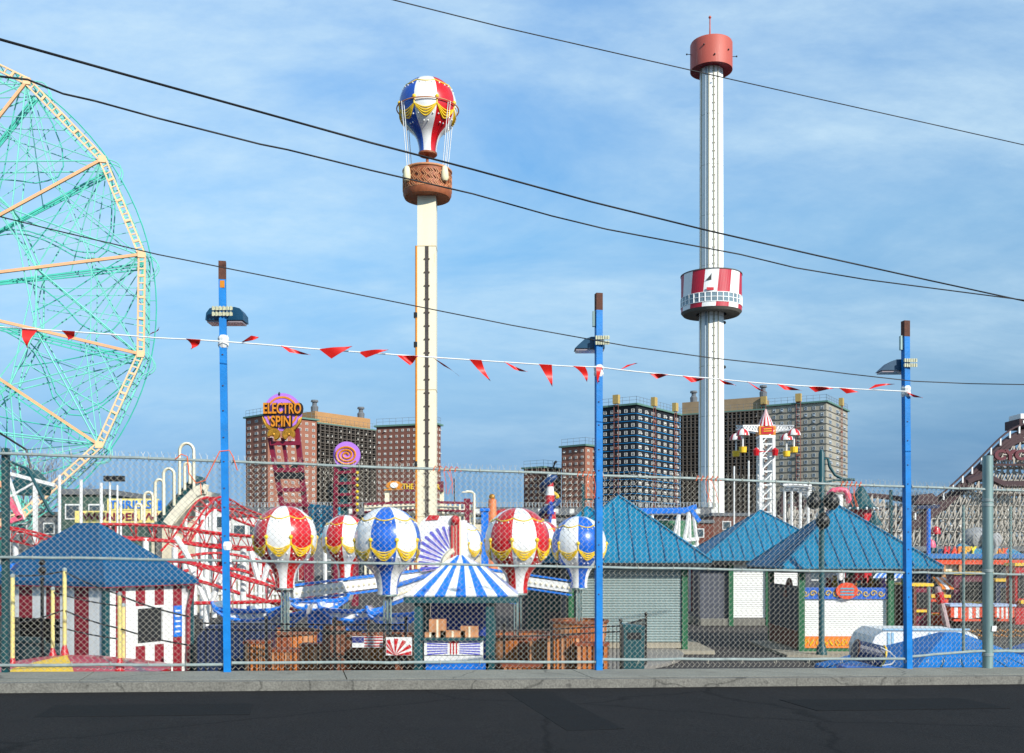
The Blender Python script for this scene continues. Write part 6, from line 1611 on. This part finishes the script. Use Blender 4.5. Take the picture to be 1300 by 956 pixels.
# brown round stage object and low roof behind third post
D = 90; b = MB(); b.extr([(X(1160, D), Z(640, D)), (X(1168, D), Z(628, D)), (X(1184, D), Z(626, D)), (X(1192, D), Z(634, D)), (X(1188, D), Z(640, D))], (0, D, 0), (1, 0, 0), (0, 0, 1), (0, 2, 0)); b.tube([(X(1175, D), D+1, 0), P(1175, 640, D+1)], .25, 6); b.build('dark_canopy', woodd, origin=(X(1175, D), D+1, 0), label='dark rounded canopy on a post right of the third blue post', cat='canopy')
D = 48; b = MB(); b.tube([(X(1179, D), D, 0), P(1179, 642, D)], .085, 8); bpz = b.build('blue_pole', bluepaint, origin=(X(1179, D), D, 0), label='slim bright blue pole with dark crossbar left of the letter sign', cat='pole', smooth=40)
b = MB(); b.bar(P(1165, 644, D), P(1192, 643, D), .16); b.build('crossbar', tubnavy, bpz)

# ------------------------------------------------------------------ letter sign building at right
D = 46; hs = thing('letter_sign_ride', 'ride station with rainbow letter sign, blue eave and orange beam', 'ride', (X(1250, D), D+2, 0))
b = MB(); b.box(X(1178, D), X(1345, D), D, D+4, Z(709, D), Z(703, D)); b.build('blue_eave', mat('eave_blue', '#2A72B4', .5), hs)
b = MB(); b.box(X(1180, D), X(1345, D), D-.1, D+.1, Z(716.5, D), Z(711, D)); b.build('orange_beam', orangered, hs)
b = MB(); b.extr([(X(1196, D), Z(703, D)), (X(1196, D), Z(697, D)), (X(1215, D), Z(696, D)), (X(1222, D), Z(690, D)), (X(1230, D), Z(692, D)), (X(1245, D), Z(697, D)), (X(1262, D), Z(686, D)), (X(1275, D), Z(697, D)), (X(1290, D), Z(697, D)), (X(1300, D), Z(703, D))], (0, D+.2, .0), (1, 0, 0), (0, 0, 1), (0, .2, 0)); b.build('sign_board', mat('sign_teal', '#2C8CB4', .5), hs)
cols_ = [mat('l_red', '#E0202C', .5), mat('l_redorange', '#EC4424', .5), mat('l_orange', '#F07C1C', .5), mat('l_yelloworange', '#F4B01C', .5), mat('l_yellow', '#F6E01C', .5)]
lxs = [1203, 1212, 1220.5, 1229, 1237]
for ch, lx, m_ in zip('HAPPY', lxs, cols_): text('letter', ch, (X(lx, D), D+.1, Z(699.3, D)), S(11.5, D), S(8.4, D), m_, hs, .12, bold=.05, italic=.15)
for ch, lx, m_, wv in zip('INK.', (1266, 1272, 1278, 1284), [cols_[3], cols_[2], cols_[1], cols_[0]], (3, 6, 6, 2)): text('letter', ch, (X(lx, D), D+.1, Z(700.5 if ch != '.' else 704, D)), S(9.5 if ch != '.' else 2, D), S(wv, D), m_, hs, .12, bold=.04)
b = MB()
for px in (1198, 1219, 1250, 1292, 1330): b.box(X(px, D)-.07, X(px, D)+.07, D-.05, D+.1, 0, Z(716.7, D), 0)
b.build('post', mat('post_tan', '#C8905C', .6), hs)
b = MB(); b.box(X(1201, D), X(1217, D), D+.2, D+.4, Z(727, D), Z(717, D)); b.build('white_panel', cream, hs)
b = MB(); b.box(X(1222, D), X(1226, D), D+.1, D+.3, Z(745, D), Z(716.6, D)); b.build('blue_strip', bluepaint, hs)
b = MB(); b.box(X(1185, D), X(1345, D), D+3.8, D+4, 0, Z(709.2, D)); b.build('rear_wall', dgrey, hs)
# elephant figure
el_ = thing('elephant_figure', 'grey elephant figure on top of the rainbow letter sign', 'figure', P(1245, 703, D+.9))
b = MB()
c = P(1240, 682, D+.9); 
b.lathe([(.02, -.42), (.3, -.38), (.48, -.15), (.5, .1), (.36, .36), (.02, .46)], c, 16)
for i in range(len(b.v)):
    x, y, z = b.v[i]; b.v[i] = (c.x+(x-c.x)*1.35, y, z)
hd_ = P(1254, 686, D+.2); b.ball(hd_, .34, 14, sz=1.1)
b.tube([hd_+Vector((.15, -.25, .1)), hd_+Vector((.2, -.42, -.25)), hd_+Vector((.1, -.42, -.6)), hd_+Vector((-.1, -.42, -.75))], [.14, .11, .08, .05], 8)
for sg in (-1, 1): b.lathe([(.02, -.05), (.3, -.03), (.34, 0), (.3, .03), (.02, .05)], (0, 0, 0), 14); 
k = len(b.v)//1
b.tube([P(1236, 690, D+.9), P(1236, 703, D+.9)], .14, 8); b.tube([P(1247, 690, D+.9), P(1247, 703, D+.9)], .14, 8)
# the two ear discs were made at the origin: move them beside the head
nv = 14*5
for s_i, sg in ((0, -1), (1, 1)):
    start = k-2*nv+s_i*nv
    for i in range(start, start+nv):
        x, y, z = b.v[i]; b.v[i] = (hd_.x+sg*.42+x*.75, hd_.y+.05+z, hd_.z+.02+y)
b.build('body', elegrey, el_, smooth=60)
b = MB(); b.ball(hd_+Vector((-.12, -.30, .1)), .04, 8); b.ball(hd_+Vector((.14, -.30, .1)), .04, 8); b.build('eye', black, el_)
# red arched top and misc coloured bits left of sign
D = 50
for px, py, m_, nm, lab in ((1188, 675, red, 'red_canopy', 'small red arched canopy left of the letter sign'), (1182, 692, pink, 'pink_canopy', 'small pink rounded canopy beside the slim blue pole')):
    b = MB(); c = P(px, py, D); b.lathe([(S(6, D), -.12), (S(6, D), 0), (S(4.5, D), .18), (.03, .28)], c, 14); o = b.build(nm, m_, origin=(c.x, c.y, 0), label=lab, cat='canopy', smooth=30)
    b = MB(); b.tube([(c.x, c.y, 0), c], .05, 6); b.build('post', tealpost, o)
# ride cars with orange and white scalloped bodies
D = 40
def boat(px0, px1, lab):
    x0, x1 = X(px0, D), X(px1, D); xm = (x0+x1)/2; o = thing('ride_boat', lab, 'ride car', (xm, D, 0), 'orange and white scalloped ride cars')
    n = 9; b = MB()
    for i in range(n):
        a, c = x0+(x1-x0)*i/n, x0+(x1-x0)*(i+1)/n; z1_ = Z(770, D); z0_ = Z(786, D)+.10*abs(i-(n-1)/2)/n*1.5
        b.box(a, c, D, D+1.1, z0_, z1_, i % 2)
    b.build('hull', [orangered, whiteb], o)
    b = MB(); b.box(x0-.05, x1+.05, D-.06, D+1.16, Z(770, D)+.002, Z(768, D)+.02); b.build('rim', mat('rim_paleblue', '#B0C4E4', .5), o)
    b = MB(); b.box(x0+.1, x1-.1, D-.03, D+1.0, Z(788, D)-.02, Z(786, D)-.003); b.build('skirt', orangered, o)
    b = MB(); b.box(x0+.3, x1-.3, D+.2, D+.9, 0, Z(788, D)-.02); b.build('chassis', dark, o)
boat(1207, 1248, 'orange and white scalloped ride car left of the thick grey fence post')
boat(1263, 1288, 'orange and white scalloped ride car right of the thick grey fence post')
# bulb-studded low fence
D = 36; b = MB(); b.box(X(1180, D), X(1330, D), D, D+.1, 0, Z(797, D)); bf = b.build('low_ride_wall', mat('wall_umber', '#3A3028', .7), origin=(X(1255, D), D, 0), label='low dark wall dotted with amber lights below the scalloped cars', cat='wall')
b = MB()
for i in range(46):
    for j in range(3): b.ball((X(1183+i*3.2+(j % 2)*1.5, D), D-.03, Z(800+j*6+(i % 3), D)), .035, 5)
b.build('bulb_row', ogold, bf)
# orange and white striped tent edge and struts
D = 44; b = MB()
for i in range(8): b.add([P(1196+i*5, 746, D), P(1201+i*5, 746+.6, D), P(1188+i*3.6, 733, D+1.2), P(1184.5+i*3.6, 732.4, D+1.2), P(1196+i*5, 748, D), P(1201+i*5, 748.6, D), P(1188+i*3.6, 735, D+1.2), P(1184.5+i*3.6, 734.4, D+1.2)], [(0, 1, 2, 3), (7, 6, 5, 4), (0, 4, 5, 1), (2, 6, 7, 3), (0, 3, 7, 4), (1, 5, 6, 2)], i % 2)
tn_ = b.build('striped_tent', [orangep, white], origin=(X(1215, D), D, 0), label='orange and white striped tent edge under the letter sign', cat='tent')
for px in (1199, 1232): b = MB(); b.tube([(X(px, D), D+.2, 0), P(px, 746, D+.2)], .05, 6); b.build('pole', mat('post_tan', '#C8905C'), tn_)
b = MB(); b.tube([P(1190, 745, 38), Vector((X(1204, 38), 38, 0))], .11, 8); o = b.build('leaning_pole', mat('pole_greypink', '#B8A0A0', .5), origin=(X(1204, 38), 38, 0), label='leaning pale grey pole with red collar right of the third blue post', cat='pole')
b = MB(); p = P(1190, 745, 38).lerp(Vector((X(1204, 38), 38, 0)), .12); b.tube([p, p+Vector((.1, 0, -.4))], .15, 8); b.build('collar', red, o)
b = MB(); b.tube([(X(1179.5, 34), 34, 0), P(1179, 745, 34)], .06, 8); b.build('steel_pole', gpost, origin=(X(1179.5, 34), 34, 0), label='slim steel pole standing on the white rounded wall', cat='pole')
# colourful stalls beneath, glimpsed through the mesh
for px, D, w, h, m_, lab in ((1165, 41, 1.1, 1.6, maroon, 'maroon game machine right of the third blue post'), (1190, 42, .9, 1.1, orangered, 'orange game machine near the leaning pole'), (1235, 44, 1.6, 2.0, mat('stall_wine', '#6A2038', .5), 'wine-red stall under the letter sign'), (1285, 44, 1.4, 1.7, tubnavy, 'navy stall behind the right scalloped car'), (1300, 42, .7, 2.4, red, 'tall red stall at the right edge')):
    x = X(px, D); b = MB(); b.box(x-w/2, x+w/2, D, D+.8, 0, h); b.box(x-w/2-.06, x+w/2+.06, D-.1, D+.85, h+.002, h+.12, 1); b.box(x-w*.35, x+w*.35, D-.03, D-.002, h*.45, h*.85, 2)
    b.box(x-w*.35, x+w*.35, D-.25, D-.035, h*.36, h*.42, 1); b.build('game_stall', [m_, yel, dark], origin=(x, D+.4, 0), label=lab, cat='stall', group='small stalls behind the scalloped cars')

# ------------------------------------------------------------------ blue and white flying boats (behind balloon ride)
def flyboat(px, py, D, L, lab, flip=1):
    c = P(px, py, D); o = thing('swing_boat', lab, 'ride car', (c.x, c.y, 0), 'blue and white swing boats behind the iron fence')
    prof = [(-L/2, .28), (-L*.46, .05), (-L*.3, -.16), (0, -.24), (L*.3, -.16), (L*.46, .05), (L/2, .3), (L*.42, .1), (L*.2, .05), (-L*.2, .05), (-L*.42, .1)]
    b = MB(); b.extr(prof, c, (1, 0, 0), (0, 0, 1), (0, 1.0, 0)); b.build('hull', whiteb, o)
    b = MB(); pts = [c+Vector((u, -.02, v+.02)) for u, v in prof[:7]]; b.tube(pts, .05, 6); pts = [c+Vector((u*.96, -.02, .10+v*.25)) for u, v in prof[:7]]; b.tube(pts, .06, 6)
    for k in range(4): b.tube([c+Vector((-L*.32+k*L*.21+.08*math.cos(q), -.03, -.04+.06*math.sin(q))) for q in [j*.8 for j in range(7)]], .022, 4)
    b.build('blue_trim', bluepaint, o)
    b = MB(); b.box(c.x-.3, c.x+.3, D+.2, D+.8, 0, c.z-.2); b.build('pedestal', bluepaint, o)
flyboat(315, 778, 27, 1.9, 'blue and white swing boat right of the first blue post')
flyboat(352, 783, 28, 1.6, 'blue and white swing boat below the first balloon neck')
flyboat(402, 765, 29.5, 1.9, 'blue and white swing boat with tall prow right of the first balloon')
flyboat(447, 778, 28.5, 1.9, 'blue and white swing boat behind the barrels')
flyboat(500, 783, 28, 1.5, 'blue and white swing boat left of the striped kiosk')
# dark teal covered machine box near the first post
D = 23.5; b = MB(); b.extr([(X(248, D), 0), (X(248, D), Z(812, D)), (X(262, D), Z(795, D)), (X(330, D), Z(793, D)), (X(335, D), Z(805, D)), (X(335, D), 0)], (0, D, 0), (1, 0, 0), (0, 0, 1), (0, 1.2, 0)); cvb = b.build('covered_machine', tubnavy, origin=(X(290, D), D+.6, 0), label='dark navy covered machine behind the foot of the first blue post', cat='machine')
b = MB()
for px in (262, 285, 310): b.bar((X(px, D), D-.01, 0), (X(px, D), D-.01, Z(798, D)), .02)
b.build('strap', black, cvb)
b = MB(); D = 24; b.tube([P(239, 747, D), P(246, 742, D), P(244, 752, D), P(239, 772, D)], .05, 6); b.tube([P(239, 772, D), (X(239, D), D, 0)], .05, 6); b.build('red_bracket', maroon2, origin=(X(239, D), D, 0), label='bent dark red bracket post at the right corner of the striped house', cat='post')
# dark backdrop behind the kiosk: a ride control building
D = 34; b = MB(); b.box(X(662, D), X(724, D), D, D+2.5, 0, Z(722, D)); db = b.build('control_hut', slate, origin=(X(693, D), D+1, 0), label='dark slate control hut left of the grey shuttered booth', cat='hut')
b = MB(); b.box(X(660, D), X(726, D), D-.15, D+2.6, Z(722, D)+.002, Z(718, D)); b.build('roof', tealpost, db)
b = MB(); b.box(X(668, D), X(690, D), D-.05, D-.002, .3, Z(735, D)); b.box(X(693, D), X(716, D), D-.05, D-.002, 1.0, Z(735, D)); b.build('door', tealpost, db)

# ------------------------------------------------------------------ bare trees
def bare_tree(px, ytop, D, lab):
    base = Vector((X(px, D), D, 0)); H = Z(ytop, D); root = thing('bare_tree', lab, 'tree', base, 'bare winter trees at the left edge')
    b = MB(); rr = rnd
    b2 = MB()
    b.tube([base, base+Vector((.2, 0, H*.25)), base+Vector((0, 0, H*.45))], [.35, .28, .2], 7)
    def grow(p, d, L, r, dep):
        q = p+d*L; b2.tube([p, p.lerp(q, .5)+Vector((rr.uniform(-.1, .1)*L, 0, rr.uniform(-.05, .05)*L)), q], [r, r*.8, r*.55], 4)
        if dep == 0: return
        for _ in range(3 if dep > 1 else 4):
            nd = (d+Vector((rr.uniform(-.75, .75), rr.uniform(-.75, .75), rr.uniform(-.1, .5)))).normalized(); grow(q, nd, L*rr.uniform(.62, .8), r*.55, dep-1)
    for _ in range(5): grow(base+Vector((0, 0, H*rr.uniform(.25, .45))), Vector((rr.uniform(-.8, .8), rr.uniform(-.6, .6), 1)).normalized(), H*.2, .13, 4)
    b.build('trunk', trunkm, root); b2.build('crown', trunkm, root)
bare_tree(8, 565, 105, 'bare tree seen through the lowest part of the wheel at the left edge')
bare_tree(40, 572, 110, 'bare tree just right of the leftmost one, behind the wheel rim')
bare_tree(90, 612, 100, 'low bare tree behind the white mast near the wheel rim')
bare_tree(595, 640, 150, 'distant bare tree right of the cream shaft near the maroon column')
bare_tree(1172, 612, 130, 'distant bare tree behind the third blue post')

# ------------------------------------------------------------------ sky, sun, camera
w = bpy.data.worlds.new('World'); sc.world = w; w.use_nodes = True
nt = w.node_tree; N = nt.nodes; L = nt.links
for n_ in list(N): N.remove(n_)
out = N.new('ShaderNodeOutputWorld'); bg = N.new('ShaderNodeBackground'); bg.inputs['Strength'].default_value = .12
sky = N.new('ShaderNodeTexSky'); sky.sky_type = 'NISHITA'; sky.sun_disc = False
EL, AZ = 29., 39.     # elevation; azimuth from straight behind the camera towards the right
sd = Vector((math.sin(R(AZ))*math.cos(R(EL)), -math.cos(R(AZ))*math.cos(R(EL)), math.sin(R(EL))))
sky.sun_elevation = R(EL); sky.sun_rotation = math.atan2(sd.x, sd.y)
sky.air_density = 1.0; sky.dust_density = .15; sky.ozone_density = 3.0; sky.altitude = 0
tcw = N.new('ShaderNodeTexCoord')
sep = N.new('ShaderNodeSeparateXYZ'); L.new(tcw.outputs['Generated'], sep.inputs[0])
den = N.new('ShaderNodeMath'); den.operation = 'ADD'; L.new(sep.outputs[2], den.inputs[0]); den.inputs[1].default_value = .32
mx_ = N.new('ShaderNodeMath'); mx_.operation = 'MAXIMUM'; L.new(den.outputs[0], mx_.inputs[0]); mx_.inputs[1].default_value = .05
dx = N.new('ShaderNodeMath'); dx.operation = 'DIVIDE'; L.new(sep.outputs[0], dx.inputs[0]); L.new(mx_.outputs[0], dx.inputs[1])
dy = N.new('ShaderNodeMath'); dy.operation = 'DIVIDE'; L.new(sep.outputs[1], dy.inputs[0]); L.new(mx_.outputs[0], dy.inputs[1])
cbn = N.new('ShaderNodeCombineXYZ'); L.new(dx.outputs[0], cbn.inputs[0]); L.new(dy.outputs[0], cbn.inputs[1])
mpp = N.new('ShaderNodeMapping'); mpp.inputs['Rotation'].default_value = (0, 0, R(-28)); mpp.inputs['Scale'].default_value = (.95, 1.7, 1); mpp.inputs['Location'].default_value = (3.1, 1.7, 0); L.new(cbn.outputs[0], mpp.inputs[0])
nz1 = N.new('ShaderNodeTexNoise'); nz1.inputs['Scale'].default_value = 1.5; nz1.inputs['Detail'].default_value = 9; nz1.inputs['Roughness'].default_value = .58; nz1.inputs['Distortion'].default_value = .5; L.new(mpp.outputs[0], nz1.inputs['Vector'])
nz2 = N.new('ShaderNodeTexNoise'); nz2.inputs['Scale'].default_value = 6.5; nz2.inputs['Detail'].default_value = 8; nz2.inputs['Roughness'].default_value = .65; L.new(mpp.outputs[0], nz2.inputs['Vector'])
mm1 = N.new('ShaderNodeMapRange'); mm1.inputs[1].default_value = .30; mm1.inputs[2].default_value = .58; L.new(nz1.outputs['Fac'], mm1.inputs[0])
mm2 = N.new('ShaderNodeMapRange'); mm2.inputs[1].default_value = .3; mm2.inputs[2].default_value = .75; mm2.inputs[3].default_value = .4; L.new(nz2.outputs['Fac'], mm2.inputs[0])
mu = N.new('ShaderNodeMath'); mu.operation = 'MULTIPLY'; L.new(mm1.outputs[0], mu.inputs[0]); L.new(mm2.outputs[0], mu.inputs[1])
# thin veil fades out close to the horizon
vf = N.new('ShaderNodeMapRange'); vf.inputs[1].default_value = .02; vf.inputs[2].default_value = .2; vf.inputs[3].default_value = .1; vf.inputs[4].default_value = .82; vf.inputs[2].default_value = .3; L.new(sep.outputs[2], vf.inputs[0])
mu2 = N.new('ShaderNodeMath'); mu2.operation = 'MULTIPLY'; L.new(mu.outputs[0], mu2.inputs[0]); L.new(vf.outputs[0], mu2.inputs[1])
gr = N.new('ShaderNodeValToRGB'); L.new(sep.outputs[2], gr.inputs[0])
stops = [(0, (.15, .30, .66)), (.077, (.24, .37, .58)), (.152, (.54, .68, .76)), (.294, (.98, 1.24, 1.22)), (.47, (1.0, 1.46, 1.62)), (.62, (.7, 1.0, 1.15)), (1, (.35, .5, .62))]
while len(gr.color_ramp.elements) < len(stops): gr.color_ramp.elements.new(.5)
for e_, (p_, c_) in zip(gr.color_ramp.elements, stops): e_.position = p_; e_.color = [v_/2 for v_ in c_]+[1]
tint = N.new('ShaderNodeVectorMath'); tint.operation = 'MULTIPLY'; L.new(sky.outputs[0], tint.inputs[0]); L.new(gr.outputs[0], tint.inputs[1])
hsv = N.new('ShaderNodeVectorMath'); hsv.operation = 'SCALE'; hsv.inputs['Scale'].default_value = 2.0; L.new(tint.outputs[0], hsv.inputs[0])
mixc = N.new('ShaderNodeMix'); mixc.data_type = 'RGBA'; L.new(mu2.outputs[0], mixc.inputs[0]); L.new(hsv.outputs[0], mixc.inputs[6]); mixc.inputs[7].default_value = (4.5, 5.9, 6.8, 1)
L.new(mixc.outputs[2], bg.inputs['Color']); L.new(bg.outputs[0], out.inputs[0])
sun = bpy.data.lights.new('sun', 'SUN'); sun.energy = 4.2; sun.angle = R(.5); sun.color = (1, .955, .88)
so = bpy.data.objects.new('sun', sun); COL.objects.link(so); so.rotation_euler = sd.to_track_quat('Z', 'Y').to_euler(); so.location = (0, 0, 50)
cam = bpy.data.cameras.new('camera'); co_ = bpy.data.objects.new('camera', cam); COL.objects.link(co_)
co_.location = (0, 0, EYE); co_.rotation_euler = (R(90), 0, 0)
cam.sensor_width = 36; cam.sensor_fit = 'HORIZONTAL'; cam.lens = 36*F/1300; cam.shift_y = (HY-478)/1300; cam.clip_end = 4000; cam.clip_start = .1
sc.camera = co_
sc.view_settings.view_transform = 'Standard'; sc.view_settings.look = 'None'; sc.view_settings.gamma = 1; sc.view_settings.exposure = .3
sc.view_settings.use_curve_mapping = False
sc.render.resolution_x = 1024; sc.render.resolution_y = 753
